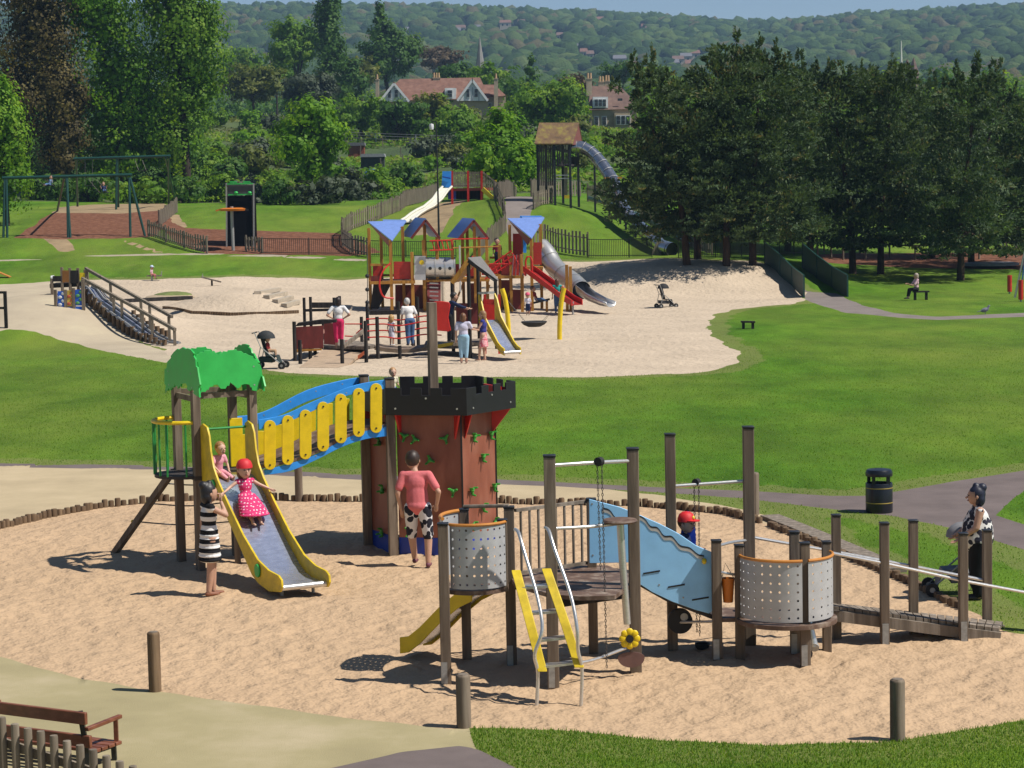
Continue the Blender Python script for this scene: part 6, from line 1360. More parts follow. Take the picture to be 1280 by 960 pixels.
for k, (x, y, rx, ry, c) in enumerate(((60, 236, 40, 22, 'dark'), (110, 238, 44, 22, 'dark'), (170, 240, 44, 20, 'mid'), (225, 240, 36, 22, 'dark'), (268, 238, 34, 24, 'mid'), (310, 240, 32, 22, 'grey'), (350, 243, 30, 20, 'dark'), (400, 242, 36, 22, 'grey'), (440, 236, 34, 26, 'grey'), (475, 232, 30, 26, 'mid'), (505, 226, 28, 24, 'dark'))):
    yy = y + 14; P = g(x, min(yy, 258)); Yk = max(190, P.y)
    tree('hedge_shrub', ['dark shrub below the copper tree', 'dark shrub below the huge green tree', 'green shrub behind the farther swing frame', 'dark shrub under the tallest tree', 'green shrub right of the tallest tree', 'grey-green shrub behind the climbing tower', 'dark shrub left of the round maple trunk', 'grey-green shrub right of the round maple trunk', 'grey-green bush behind the curving fence', 'green bush behind the lower curving fence', 'dark bush left of the white slide'][k], Vector((W(x, y, Yk).x, Yk, gz(W(x, y, Yk).x, Yk))), rl(x, y, rx, ry, 5, k), c, 4, 3, Yk, .1, cat='shrub', limbs=2)
tree('maple_tree', 'round dense green maple standing alone behind the lawn', (390, 252), rl(390, 178, 44, 52, 7, 3) + [(390, 140, 28, 20)], 'bright', 4.2, 3.6, None, .18)
tree('ash_tree', 'bright green spreading tree left of the hut tower', (640, 250), rl(628, 190, 46, 48, 7, 9) + [(600, 200, 24, 30), (655, 215, 20, 28), (625, 158, 26, 20)], 'bright', 4.2, 3.4, 186, .2)
tree('broadleaf_tree', 'dark rounded tree between the two houses', (690, 166), rl(688, 130, 52, 34, 8, 4), 'mid', 3.6, 3.2, None, .4)
tree('broadleaf_tree', 'dark bushy tree left of the gabled house', (452, 168), rl(452, 142, 36, 28, 6, 5), 'mid', 3.6, 3, 318, .3)
tree('broadleaf_tree', 'green bushy tree below the left gable', (500, 172), rl(500, 150, 36, 30, 6, 6), 'dark', 3.6, 3, 312, .3)
tree('olive_tree', 'olive green leafy tree covering the middle of the gabled house', (535, 172), rl(537, 140, 32, 25, 6, 7), 'olive', 3.6, 2.6, 322, .3)
tree('broadleaf_tree', 'green tree below the right gable', (575, 176), rl(572, 155, 34, 26, 6, 8), 'mid', 3.6, 3, 305, .3)
tree('broadleaf_tree', 'dark green tree behind the round maple', (370, 110), rl(368, 52, 38, 32, 7, 11) + [(362, 72, 30, 20)], 'mid', 3.4, 3.2, 430, .4)
tree('poplar_tree', 'tall slim dark poplar rising to the top of the picture', (412, 140), [(411, 8, 15, 40), (411, 50, 20, 45), (412, 95, 25, 42), (405, 30, 12, 30), (418, 60, 14, 36), (410, -22, 9, 20)], 'dark', 3.6, 3.4, 410, .5)
tree('broadleaf_tree', 'broad dark tree with pointed top left of the spire', (485, 125), rl(486, 68, 40, 36, 7, 13) + [(474, 28, 9, 26), (474, 12, 5, 14), (478, 45, 18, 22)], 'dark', 3.4, 3.4, 470, .5)
tree('willow_tree', 'soft grey-green willow above the round maple', (388, 150), rl(388, 112, 42, 26, 6, 14), 'grey', 3.4, 3.0, 355, .3)
tree('olive_tree', 'brownish olive tree left of the grey willow', (318, 150), rl(318, 105, 46, 26, 6, 15), 'olive', 3.4, 2.8, 370, .3)
tree('broadleaf_tree', 'small dark tree at the poplar foot', (437, 135), rl(437, 105, 26, 30, 5, 16), 'dark', 3.4, 3.2, 400, .3)
tree('conifer_tree', 'thin ragged dark conifer right of the spire', (664, 112), [(664, 76, 6, 10), (663, 88, 10, 8), (666, 97, 12, 8), (661, 106, 10, 8)], 'dark', 3, 2.2, 400, .2)
tree('rust_tree', 'hazy rust-brown tree behind the gabled house', (545, 100), rl(548, 72, 34, 16, 5, 17), 'rust', 3.0, 3, 620, .3)
for k, (x, y, rx, ry, c, Y) in enumerate(((570, 92, 26, 16, 'dark', 440), (610, 96, 30, 18, 'mid', 430), (640, 112, 22, 16, 'dark', 410), (300, 78, 34, 22, 'mid', 540), (345, 92, 26, 18, 'mid', 470), (450, 90, 24, 22, 'olive', 450), (720, 110, 24, 18, 'rust', 400), (775, 90, 30, 16, 'dark', 520), (820, 100, 30, 20, 'mid', 480))):
    tree('broadleaf_tree', ['dark tree peeping over the gabled roof, left of the spire', 'green tree under the spire behind the gabled roof', 'dark tree right of the gabled house', 'green distant tree right of the tallest left tree', 'green tree left of the poplar', 'olive tree between poplar and pointed tree', 'rust tinged tree left of the second house chimney', 'dark distant tree behind the second house', 'green tree behind the left pine'][k], Vector((W(x, y, Y).x, Y, gz(W(x, y, Y).x, Y))), rl(x, y, rx, ry, 5, 30 + k), c, 3.2, 3, Y, .3, limbs=2)
# ---- allotment bushes, copies of five kinds
def bush(seed, col): 
    r = random.Random(seed); t = thing('allotment_bush', 'x', 'shrub', (0, 0, 0), 'bushes on the allotment slope', True)
    L = [((r.uniform(-.5, .5), r.uniform(-.4, .4), r.uniform(.5, .95)), r.uniform(.5, .9), r.uniform(.5, .8), r.uniform(.45, .75)) for _ in range(5)]
    o = bpy.data.objects.new('foliage', leaf_mesh('foliage', L, .20, 3.0, LEAF[col], 900 + seed)); COL.objects.link(o); o.parent = t; return t
protos = [(bush(1, 'mid'), 'mid green rounded bush among the allotment plots'), (bush(2, 'bright'), 'bright green leafy bush among the allotment plots'), (bush(3, 'olive'), 'yellowish olive bush among the allotment plots'), (bush(4, 'grey'), 'grey-green bush among the allotment plots'), (bush(5, 'dark'), 'dark green bush among the allotment plots')]
used = [0] * 5; r = random.Random(4)
for k in range(175):
    px, py = r.uniform(225, 760), r.uniform(132, 236)
    if px > 480 and py > 215: continue
    if 425 < px < 490 and 172 < py < 232: continue
    if px > 722 and py < 182: continue
    P = g(px, py)
    if P.y < 200 or P.y > 400: continue
    i = r.choice([0, 0, 1, 1, 2, 3, 4]); pr, lb = protos[i]; o = pr if used[i] == 0 else dup(pr); used[i] = 1
    place(o, P, r.uniform(0, 6), lb, r.uniform(.8, 2.3) * (1.0 if py > 180 else 1.25))
# low growth over the allotment slope
def cover(name, n, y0, y1, size, mat, seed, pxr):
    rng = np.random.default_rng(seed); Y = rng.uniform(y0, y1, n); px = rng.uniform(*pxr, n); X = (px - 640) / 2800 * Y
    keep = np.sin(X * .21 + np.sin(Y * .11) * 2) + np.sin(Y * .17 + X * .07) > -.7; X, Y = X[keep], Y[keep]
    Z = hgt(X, Y); n = len(X); sz = size * rng.uniform(.5, 1.3, n); N = rng.normal(0, .5, (n, 3)); N[:, 2] += .7; N[:, 1] -= .3; N /= np.linalg.norm(N, axis=1)[:, None]
    a = np.cross(N, rng.normal(size=(n, 3))); a /= np.linalg.norm(a, axis=1)[:, None]; b = np.cross(N, a); C = np.stack([X, Y, Z + rng.uniform(0, .5, n)], 1)
    V = np.stack([C + a * sz[:, None], C + b * sz[:, None] * .7, C - a * sz[:, None], C - b * sz[:, None] * .7], 1).reshape(-1, 3)
    me = bpy.data.meshes.new(name); me.from_pydata(V.tolist(), [], (np.arange(n)[:, None] * 4 + np.arange(4)).tolist())
    at = me.attributes.new('tint', 'FLOAT', 'FACE'); at.data.foreach_set('value', np.clip(.5 + .3 * np.sin(X * .3 + Y * .2) + rng.normal(0, .2, n), 0, 1).astype(np.float32)); me.materials.append(mat)
    o = bpy.data.objects.new(name, me); COL.objects.link(o); o['kind'] = 'stuff'
cover('undergrowth', 34000, 197, 330, .28, LEAF['mid'], 3, (150, 800)); cover('undergrowth', 16000, 197, 420, .32, LEAF['olive'], 4, (150, 800)); cover('undergrowth', 14000, 197, 300, .24, LEAF['bright'], 5, (150, 800))
# ---- pines
def pine(label, base, top, lobes, Y=None, seed=0):
    r = random.Random(seed); L = []
    for (cx, cy, rx, ry) in lobes:
        rx *= 1.14; L.append((cx, cy, rx * .70, ry * .74))
        for i in range(15):
            a = r.uniform(0, 6.28); q = r.uniform(.5, .98); L.append((cx + math.cos(a) * rx * q, cy + math.sin(a) * ry * q, rx * r.uniform(.22, .42), ry * r.uniform(.13, .24), r.uniform(-3.2, 3.2)))
    L += [(base[0] + dx, base[1] - 33 + abs(dx) * .12, 26, 8, dz) for dx, dz in ((-34, -2), (-10, 2), (16, -1), (40, 1))]
    top = top + [(tx + dx, ty + r.uniform(14, 30), h * .7) for tx, ty, h in top for dx in (r.uniform(-24, -12), r.uniform(12, 24))]
    for (tx, ty, h) in top: L += [(tx, ty + h * .3, 5, h * .36), (tx, ty + h * .72, 9, h * .32), (tx - 5, ty + h * .65, 3, h * .2), (tx + 6, ty + h * .75, 3.5, h * .2)]
    return tree('pine_tree', label, base, L, 'pine', 2.8, 2.3, Y, .26, bark_pine, 'pines on the right', 1.6, long=1.7, limbs=1, up=.5, clump=.24, shell=.5)
pine('leftmost pine with leaning trunk at the tube slide mouth', (858, 322), [(815, 64, 46), (792, 66, 30)], [(818, 120, 28, 44), (806, 195, 40, 46), (830, 255, 50, 40), (796, 255, 44, 34), (850, 180, 40, 50), (770, 240, 26, 18)], 126, 1)
pine('pine second from the left with a straight bare trunk', (908, 320), [(922, 40, 50), (893, 62, 36)], [(900, 110, 52, 50), (880, 180, 55, 50), (905, 245, 56, 40), (930, 170, 46, 52), (885, 282, 40, 22)], 125.5, 2)
pine('pine with the tall centre tops above the railing', (941, 326), [(950, 44, 46), (972, 50, 40), (938, 60, 40)], [(955, 110, 48, 46), (960, 185, 52, 54), (930, 262, 50, 42), (985, 262, 48, 42)], 126.5, 3)
pine('slim-trunked pine behind the green ramp walls', (1012, 312), [(1001, 62, 44), (1022, 74, 36)], [(1000, 120, 44, 46), (1020, 190, 50, 54), (1010, 255, 48, 40)], 145, 4)
pine('pine left of the pair beside the bark trail', (1066, 334), [(1037, 70, 42), (1062, 84, 36)], [(1050, 130, 52, 48), (1055, 205, 60, 52), (1035, 272, 56, 38), (1085, 275, 52, 36)], 133, 5)
pine('right pine of the pair beside the bark trail', (1101, 332), [(1115, 68, 42), (1088, 84, 36), (1135, 92, 30)], [(1112, 130, 50, 48), (1120, 205, 58, 52), (1115, 276, 56, 36), (1155, 262, 46, 44)], 134, 6)
pine('dark pine with two tops on the right behind the seated person', (1201, 346), [(1221, 60, 52), (1196, 80, 40)], [(1205, 140, 44, 44), (1195, 215, 56, 48), (1180, 278, 54, 38), (1228, 272, 50, 40)], 128, 7)
pine('pine with close trunk behind the right two-top pine', (1214, 332), [(1250, 74, 48), (1236, 92, 30)], [(1246, 145, 40, 44), (1255, 215, 48, 50), (1262, 275, 44, 36)], 141, 8)
pine('pine cut off by the right edge of the picture', (1305, 344), [(1300, 92, 48)], [(1300, 160, 44, 50), (1295, 230, 48, 50), (1300, 285, 44, 30)], 136, 9)
pine('shadowed pine filling the back of the pine group', (985, 305), [(1075, 78, 30)], [(900, 220, 60, 50), (985, 210, 60, 60), (1075, 190, 62, 60), (1160, 190, 56, 60), (880, 270, 40, 26), (960, 275, 50, 24)], 150, 10)
pine('shadowed pine behind the gap left of the two-top pine', (1165, 318), [(1165, 88, 30)], [(1150, 150, 50, 50), (1170, 220, 54, 50), (1100, 240, 50, 40), (1200, 270, 46, 30)], 149, 11)
pine('shadowed pine behind the gap between the leftmost pines', (872, 312), [(868, 80, 34)], [(866, 130, 44, 44), (880, 200, 50, 50), (858, 262, 44, 30)], 131, 12)
# ---- houses on the allotment ridge
wall_st = M('bath_stone_wall', (.42, .34, .24), .85, 0, .15, 1.5); roof_red = M('clay_tile_roof', (.185, .092, .066), .85, 0, .3, 1.2, None, (.24, .135, .10), .02, 8)
roof_br = M('brown_tile_roof', (.15, .092, .075), .85, 0, .25, 1.2, None, (.20, .13, .10), .02, 8); white_t = M('white_painted_timber', (.78, .78, .78), .5, 0, .06, 2); glass_d = M('dark_window_glass', (.015, .02, .028), .08, 0, .2, 3)
pot = M('chimney_pot', (.45, .30, .17), .8)
def fwin(parent, x0, y0, x1, y1, Y, n=1):
    f = fq(parent, 'window', rect(x0, y0, x1, y1), Y - .08, .08, white_t); m = .12 * (x1 - x0) / n
    for k in range(n):
        a = x0 + (x1 - x0) * k / n; c_ = x0 + (x1 - x0) * (k + 1) / n; fq(f, 'pane', rect(a + m, y0 + .9, c_ - m, (y0 + y1) / 2 - .15), Y - .12, .03, glass_d); fq(f, 'pane', rect(a + m, (y0 + y1) / 2 + .25, c_ - m, y1 - .9), Y - .12, .03, glass_d)
    return f
def chim(parent, x0, x1, y0, y1, Y, pots):
    c = fq(parent, 'chimney', rect(x0, y0, x1, y1), Y, .9, wall_st); fq(c, 'chimney_cap', rect(x0 - .5, y0 - 1.1, x1 + .5, y0), Y - .06, 1.0, wall_st)
    for k in range(pots): p = W(x0 + (x1 - x0) * (k + .5) / pots, y0 - 1.1, Y + .4); b = MB(); b.cyl(p, p + Vector((0, 0, .75)), .18, .14, 10); b.build('chimney_pot', pot, c)
YG = 350.0
GH = thing('gabled_house', 'long stone house with clay tile roof and two white timbered gables', 'house', Vector((W(550, 160, YG).x, YG, gz(W(550, 160, YG).x, YG))))
b = MB(); zb = gz(W(550, 160, YG).x, YG) - 1.5; xa, xb = W(474, 125, YG).x, W(610, 125, YG).x; zt = W(540, 124, YG).z
b.prism([(xa, YG, zb), (xb, YG, zb), (xb, YG + 9, zb), (xa, YG + 9, zb)], (0, 0, zt - zb)); b.build('wall', wall_st, GH)
b = MB(); zr = W(540, 98, YG + 4.5).z; x0, x1 = W(500, 98, YG + 4.5).x, W(600, 98, YG + 4.5).x
b.add([(xa - .3, YG - .4, zt - .1), (xb + .3, YG - .4, zt - .1), (xb + .3, YG + 9.4, zt - .1), (xa - .3, YG + 9.4, zt - .1), (x0, YG + 4.5, zr), (x1, YG + 4.5, zr)], [(0, 1, 5, 4), (2, 3, 4, 5), (1, 2, 5), (3, 0, 4), (3, 2, 1, 0)]); rf = b.build('roof', roof_red, GH, smooth=False)
for ax, ay, bx0, bx1, by, wx in ((492.5, 104.5, 475, 511, 127, (484.3, 489.3, 492.8, 497.8)), (590.5, 100, 572, 609.5, 126, (582.5, 587.5, 592.5, 597.8))):
    gb = fq(GH, 'gable', [(bx0, by), (bx1, by), (ax, ay)], YG - .7, .3, white_t)
    b = MB(); a_ = W(ax, ay - 1.2, YG - .9)
    for sx in (bx0 - 1, bx1 + 1): e_ = W(sx, by - .2, YG - .9); b.prism([a_, e_, e_ + Vector((0, 5, 0)), a_ + Vector((0, 5, 0))], (0, 0, .18))
    b.build('gable_roof', roof_red, gb)
    for sx in (bx0 - .3, bx1 + .3): b = MB(); b.bar(W(ax, ay, YG - .95), W(sx, by, YG - .95), .1, .35); b.build('barge_board', white_t, gb)
    for k in (0, 2): fwin(gb, wx[k], by - 15.5, wx[k + 1], by - 4, YG - .72)
    for k in range(5): x = bx0 + 3 + (bx1 - bx0 - 6) * k / 4; b = MB(); b.bar(W(x, by, YG - .76), W(x, by - 5 - 6 * (2 - abs(k - 2)), YG - .76), .12, .04, up=(0, 1, 0)); b.build('timber', M('grey_timber', (.35, .36, .38), .6), gb)
dm = fq(GH, 'dormer', rect(556, 110, 570, 124), YG - .3, 2, white_t); fwin(dm, 558.5, 112, 566, 122, YG - .32)
chim(GH, 469.5, 473.5, 100, 130, YG - .4, 1); chim(GH, 541, 550, 98, 107, YG + 4, 3); chim(GH, 617.5, 622.5, 99, 145, YG - .6, 1)
wg = fq(GH, 'side_wing', rect(603, 120, 632, 152), YG + .5, 6, wall_st); b = MB(); b.prism([W(600, 107, YG + 3), W(618, 107, YG + 3), W(633, 121, YG + .2), W(603, 121, YG + .2)], (0, 0, .15)); b.build('wing_roof', roof_red, wg)
fwin(wg, 610, 128, 615, 138, YG + .48)
YR = 311.0
SH = thing('stone_house', 'stone house with brown tile roof, white dormer and bay window by the pines', 'house', Vector((W(768, 160, YR).x, YR, gz(W(768, 160, YR).x, YR))))
xa, xb = W(738, 136, YR).x, W(800, 136, YR).x; zt = W(765, 136, YR).z; zb = gz(xa, YR) - 1.5
b = MB(); b.prism([(xa, YR, zb), (xb, YR, zb), (xb, YR + 7, zb), (xa, YR + 7, zb)], (0, 0, zt - zb)); b.build('wall', wall_st, SH)
zr = W(760, 107, YR + 3.5).z; x0, x1 = W(738, 107, YR + 3.5).x, W(774, 107, YR + 3.5).x
b = MB(); b.add([(xa - .3, YR - .3, zt - .1), (xb + .3, YR - .3, zt - .1), (xb + .3, YR + 7.3, zt - .1), (xa - .3, YR + 7.3, zt - .1), (x0, YR + 3.5, zr), (x1, YR + 3.5, zr)], [(0, 1, 5, 4), (2, 3, 4, 5), (1, 2, 5), (3, 0, 4), (3, 2, 1, 0)]); b.build('roof', roof_br, SH, smooth=False)
dm = fq(SH, 'dormer', rect(741, 121, 760, 135), YR - .2, 1.5, white_t); fwin(dm, 743, 123.5, 758, 133.5, YR - .22, 3)
fwin(SH, 742.5, 145, 748.5, 157, YR, 1); fwin(SH, 752, 145, 758.5, 157, YR, 1); by_ = fq(SH, 'bay', rect(768, 141, 790, 162), YR - 1, 1.2, wall_st); fwin(by_, 770, 144, 788, 156, YR - 1.02, 3); fq(SH, 'roof_light', rect(772, 123, 778, 126), YR - .1, .1, glass_d)
chim(SH, 733, 740, 99, 120, YR + 2, 2); chim(SH, 748, 755, 103, 110, YR + 3.4, 2); chim(SH, 756, 762, 102, 110, YR + 3.6, 2)
# sheds, car, allotment bits
def shed(label, x0, x1, y0, y1, Y, wallm, roofm, ex=.25):
    P = g((x0 + x1) / 2, y1 + 2); Y = P.y; t = thing('garden_shed', label, 'shed', Vector((P.x, Y, P.z))); w = fq(t, 'wall', rect(x0, y0 + 3.5, x1, y1 + 3), Y, 2.0, wallm); r_ = fq(t, 'roof', [(x0 - 1.2, y0 + 4.5), (x1 + 1.2, y0 + 4), (x1 + .3, y0), (x0 + .6, y0 + .4)], Y - .25, 2.5, roofm); fq(t, 'door', rect(x0 + (x1 - x0) * .35, y0 + 6, x0 + (x1 - x0) * .62, y1 + 2), Y - .04, .05, wallm); return t
shed('rust-orange shed with flat dark roof on the allotments', 435, 455, 178, 197, 322, M('rust_shed', (.22, .055, .025), .7), M('grey_felt', (.14, .14, .15), .8))
shed('dark green shed with pale grey roof below the orange shed', 451, 480, 192, 212, 290, M('dark_green_shed', (.03, .04, .03), .8), M('pale_felt', (.27, .28, .29), .8))
P = g(468, 229); YA_ = P.y; t = thing('garden_arch', 'blue hooped garden frame over grey tubs below the sheds', 'frame', P); b = MB(); b.tube([W(x_, y_, YA_) for x_, y_ in ((455, 228), (457, 216), (463, 212), (471, 212), (478, 216), (480, 228))], .12, 6); b.build('hoop', M('blue_hoop', (.05, .15, .42), .5), t)
fq(t, 'tub', rect(454, 217, 479, 230), YA_ + .4, 1.2, M('grey_tub', (.25, .25, .28), .6))
for lab, x, y, Y, c in (('dark red parked car on the lane by the second house', 714, 159, 296, (.10, .012, .015)), ('dark parked car up on the left allotment lane', 327, 150, 300, (.012, .013, .017))):
    P = g(x, y + 3); Y = P.y; t = thing('parked_car', lab, 'car', P); m_ = M('car_paint_red' if c[0] > .05 else 'car_paint_dark', c, .25, 0, .05)
    b = MB(); pr = [(-2.0, .35), (2.0, .35), (2.05, .75), (1.3, .85), (.75, 1.38), (-.9, 1.42), (-1.7, .92), (-2.05, .8)]; b.prism([P + Vector((x_, 0, z_)) for x_, z_ in pr], (0, 1.7, 0)); b.build('body', m_, t, bevel=.06)
    b = MB(); b.prism([P + Vector((x_, -.012, z_)) for x_, z_ in ((-1.4, .95), (1.05, .92), (.65, 1.3), (-.85, 1.34))], (0, .02, 0)); b.build('side_window', glass_d, t)
    for dx in (-1.3, 1.3): b = MB(); b.cyl(P + Vector((dx, -.05, .33)), P + Vector((dx, .2, .33)), .33, None, 14); b.build('wheel', rubber, t)
t = thing('white_tent', 'small white tarpaulin tent among the upper left allotments', 'tent', g(321, 141)); b = MB(); p = g(321, 141); b.add([p + Vector(v) for v in ((-.6, -.6, 0), (.6, -.6, 0), (.6, .6, 0), (-.6, .6, 0), (.1, 0, 1.0))], [(0, 1, 4), (1, 2, 4), (2, 3, 4), (3, 0, 4), (3, 2, 1, 0)]); b.build('canvas', white_p, t); b = MB(); b.cyl(p - Vector((0, 0, .3)), p + Vector((0, 0, .9)), .05); b.build('pole', galv, t)
r = random.Random(8)
for k in range(26):
    px, py = r.uniform(430, 640), r.uniform(160, 218); P = g(px, py)
    if P.y < 200 or P.y > 330: continue
    t = thing('garden_post', 'grey wooden stake standing in the allotment plots', 'post', P, 'stakes in the allotment plots'); b = MB(); b.bar(P - Vector((0, 0, .2)), P + Vector((r.uniform(-.2, .2), 0, r.uniform(1.0, 2.0))), .11); b.build('stake', wood_fence, t)
t = thing('wire_fence', 'long grey wire mesh fence across the upper allotments', 'fence', g(440, 172)); P = [g(x, y) for x, y in ((430, 178), (470, 180), (520, 182), (560, 184), (600, 182))]
for i in range(len(P)): b = MB(); b.bar(P[i], P[i] + Vector((0, 0, 1.5)), .12); b.build('post', galv, t)
for z in (.3, .7, 1.1, 1.45): b = MB(); b.tube([p + Vector((0, 0, z)) for p in P], .03, 4); b.build('wire', galv, t)
# ---- church spire and far steeples
stone_f = M('far_pale_stone', (.44, .38, .30), .85, 0, .12, 1)
Y = 560.0; P = W(600.5, 96, Y); t = thing('church_spire', 'slender grey stone church spire rising above the trees', 'church', Vector((P.x, Y, gz(P.x, Y)))); b = MB()
top = W(599.5, 46, Y).z; sh_ = W(600, 84, Y).z; b.lathe([(1.15, sh_ - P.z), (.06, top - P.z)], Vector((P.x, Y, P.z)), 8); b.build('spire', M('grey_spire_stone', (.24, .23, .22), .85, 0, .15, 1), t)
b = MB(); b.box((P.x, Y, (sh_ + gz(P.x, Y)) / 2 - 1), (2.6, 2.6, sh_ - gz(P.x, Y) + 2)); b.build('tower', stone_f, t)
Y = 640.0; t = thing('distant_steeple', 'thin white mast beside brown stone pinnacles above the pines', 'church', Vector((W(1132, 100, Y).x, Y, gz(W(1132, 100, Y).x, Y))))
b = MB(); b.tube([W(1126.5, 110, Y), W(1126.5, 80, Y), W(1126.5, 51, Y)], [.5, .35, .12], 8); b.build('mast', white_p, t)
for x, y in ((1134, 74), (1142, 72), (1144.5, 80)): b = MB(); b.tube([W(x, 120, Y), W(x, y + 9, Y), W(x, y, Y)], [.9, .9, .1], 6); b.build('pinnacle', roof_br, t)
# ---- houses scattered on the far hill
hs = [(576, 42, 12), (597, 40, 8), (632, 36, 14), (652, 33, 9), (572, 44, 8), (748, 31, 14), (752, 31, 8), (800, 29, 7), (806, 38, 8), (812, 42, 10), (718, 66, 10), (730, 72, 9), (738, 75, 9), (775, 84, 16), (790, 92, 14), (848, 84, 14), (858, 80, 14), (868, 76, 14), (877, 82, 10), (512, 44, 10), (935, 37, 8), (700, 50, 8), (845, 86, 8), (862, 88, 10), (520, 56, 8)]
HXY = []
for k, (x, y, w) in enumerate(hs):
    P = g(x, y + 5); s = F_PX / P.y; t = thing('hillside_house', 'tiny pale stone house among the trees of the far hill', 'house', P, 'houses on the far hill'); hw = w / s / 2; h = hw * .75 + 4.5; d = 7.0; zb = P.z - 3; h += 3.5
    b = MB(); b.box((P.x, P.y + d / 2, zb + h / 2), (hw * 2, d, h)); HXY.append((P.x, P.y, hw)); b.build('wall', stone_f, t, smooth=False)
    b = MB(); z = zb + h; b.add([(P.x - hw - .4, P.y - .4, z + .02), (P.x + hw + .4, P.y - .4, z + .02), (P.x + hw + .4, P.y + d + .4, z + .02), (P.x - hw - .4, P.y + d + .4, z + .02), (P.x - hw, P.y + d / 2, z + 2.6), (P.x + hw, P.y + d / 2, z + 2.6)], [(0, 1, 5, 4), (2, 3, 4, 5), (1, 2, 5), (3, 0, 4), (3, 2, 1, 0)]); b.build('roof', [roof_br, M('slate_roof', (.14, .14, .16), .8), roof_red][k % 3], t, smooth=False)
    for dx in (-.5, .3): b = MB(); b.box((P.x + hw * dx, P.y - .02, z - 1.9), (1.4, .1, 1.6)); b.build('window', glass_d, t)
# ---- the wooded far hill: crowns as one mass
def far_wood(name, n, y0, y1, size, pxr, seed, stops, ridge=False):
    rng = np.random.default_rng(seed); bm = bmesh.new(); bmesh.ops.create_icosphere(bm, subdivisions=2, radius=1.0)
    base = np.array([v.co[:] for v in bm.verts]); fc = np.array([[v.index for v in f.verts] for f in bm.faces]); bm.free()
    keep = (base[fc][:, :, 2] > -.45).any(1); fc = fc[keep]; us, inv = np.unique(fc, return_inverse=True); base = base[us]; fc = inv.reshape(-1, 3); tm = []
    for k in range(9):
        q_ = base.copy(); d = np.zeros(len(q_))
        for j in range(16):
            c = rng.normal(size=3); c[2] = abs(c[2]) * .8; c /= np.linalg.norm(c); d += np.clip((q_ @ c) - .74, 0, 1) * rng.uniform(.7, 1.5)
        tm.append(q_ * (0.78 + d + rng.normal(0, .035, len(q_)))[:, None])
    Y = y0 + (y1 - y0) * rng.random(n) ** (.8); px = rng.uniform(*pxr, n); X = (px - 640) / 2800 * Y; Z = hgt(X, Y); sz = size * rng.uniform(.55, 1.35, n)
    gap = np.sin(X * .013 + 1.7) * np.sin(Y * .011 + X * .004) > .82
    for hx, hy, hw in HXY: gap |= (np.abs(X - hx * Y / hy) < hw + sz * .8) & (Y < hy + 14) & (Y > hy - 85)
    X, Y, Z, sz = X[~gap], Y[~gap], Z[~gap], sz[~gap]; n = len(X)
    V, F, T = [], [], []; nv = len(base)
    for i in range(n):
        a = rng.uniform(0, 6.28); q_ = tm[rng.integers(9)]; c, s = math.cos(a), math.sin(a)
        V.append(np.stack([(q_[:, 0] * c - q_[:, 1] * s) * sz[i] + X[i], (q_[:, 0] * s + q_[:, 1] * c) * sz[i] + Y[i], q_[:, 2] * sz[i] * 1.0 + Z[i] + sz[i] * .55], 1)); F.append(fc + i * nv); T.append(np.full(len(fc), np.clip(rng.normal(.5, .33), 0, 1)))
    V, F, T = np.concatenate(V), np.concatenate(F), np.concatenate(T); m = len(F)
    me = bpy.data.meshes.new(name); me.vertices.add(len(V)); me.vertices.foreach_set('co', V.ravel().astype(np.float32)); me.loops.add(3 * m); me.loops.foreach_set('vertex_index', F.ravel().astype(np.int32)); me.polygons.add(m); me.polygons.foreach_set('loop_start', np.arange(0, 3 * m, 3, dtype=np.int32)); me.update(calc_edges=True)
    at = me.attributes.new('tint', 'FLOAT', 'FACE'); at.data.foreach_set('value', T.astype(np.float32)); me.shade_smooth()
    mt, nt, b = new_mat(name + '_leaves'); a = nd(nt, 'ShaderNodeAttribute', attribute_name='tint'); col = ramp(nt, a.outputs['Fac'], stops)
    f = noise_fac(nt, .30, 6, .8); col = mixc(nt, .8, col, ramp(nt, f, [(.28, (.42, .45, .4)), (.5, (1, 1, 1)), (.75, (1.6, 1.55, 1.3))]), 'MULTIPLY'); nt.links.new(col, b.inputs['Base Color']); b.inputs['Roughness'].default_value = .95; b.inputs['Specular IOR Level'].default_value = .1
    add_bump(nt, b, noise_fac(nt, .7, 4, .7), 2.2); me.materials.append(mt); o = bpy.data.objects.new(name, me); COL.objects.link(o); o['kind'] = 'stuff'; return o
FS = [(0, (.026, .056, .018)), (.35, (.045, .088, .024)), (.65, (.072, .125, .032)), (.9, (.11, .16, .045)), (1, (.12, .11, .05))]
far_wood('far_wood', 13500, 1000, 2560, 5.5, (-60, 1360), 21, FS)
far_wood('far_wood', 900, 1000, 2560, 11, (-700, -60), 22, FS); far_wood('far_wood', 900, 1000, 2560, 11, (1360, 2100), 23, FS)
def valley(name, n, y0, y1, pxr, col, seed, leaf=1.25):
    rng = np.random.default_rng(seed); L = []
    for k in range(n):
        Y = y0 + (y1 - y0) * rng.random(); x = (rng.uniform(*pxr) - 640) / 2800 * Y; r_ = rng.uniform(3.0, 5.6); z = gz(x, Y)
        for q in range(3): L.append(((x + rng.normal(0, r_ * .5), Y + rng.normal(0, r_ * .4), z + r_ * rng.uniform(.5, 1.15)), r_ * rng.uniform(.6, .9), r_ * .8, r_ * rng.uniform(.5, .8)))
    o = bpy.data.objects.new(name, leaf_mesh(name, L, leaf, .75, LEAF[col], seed)); COL.objects.link(o); o['kind'] = 'stuff'
valley('valley_wood', 300, 760, 1080, (-80, 1360), 'dark', 61); valley('valley_wood', 240, 760, 1080, (-80, 1360), 'mid', 62); valley('valley_wood', 80, 760, 1080, (-80, 1360), 'olive', 63); valley('valley_wood', 40, 760, 1080, (200, 1360), 'rust', 64)
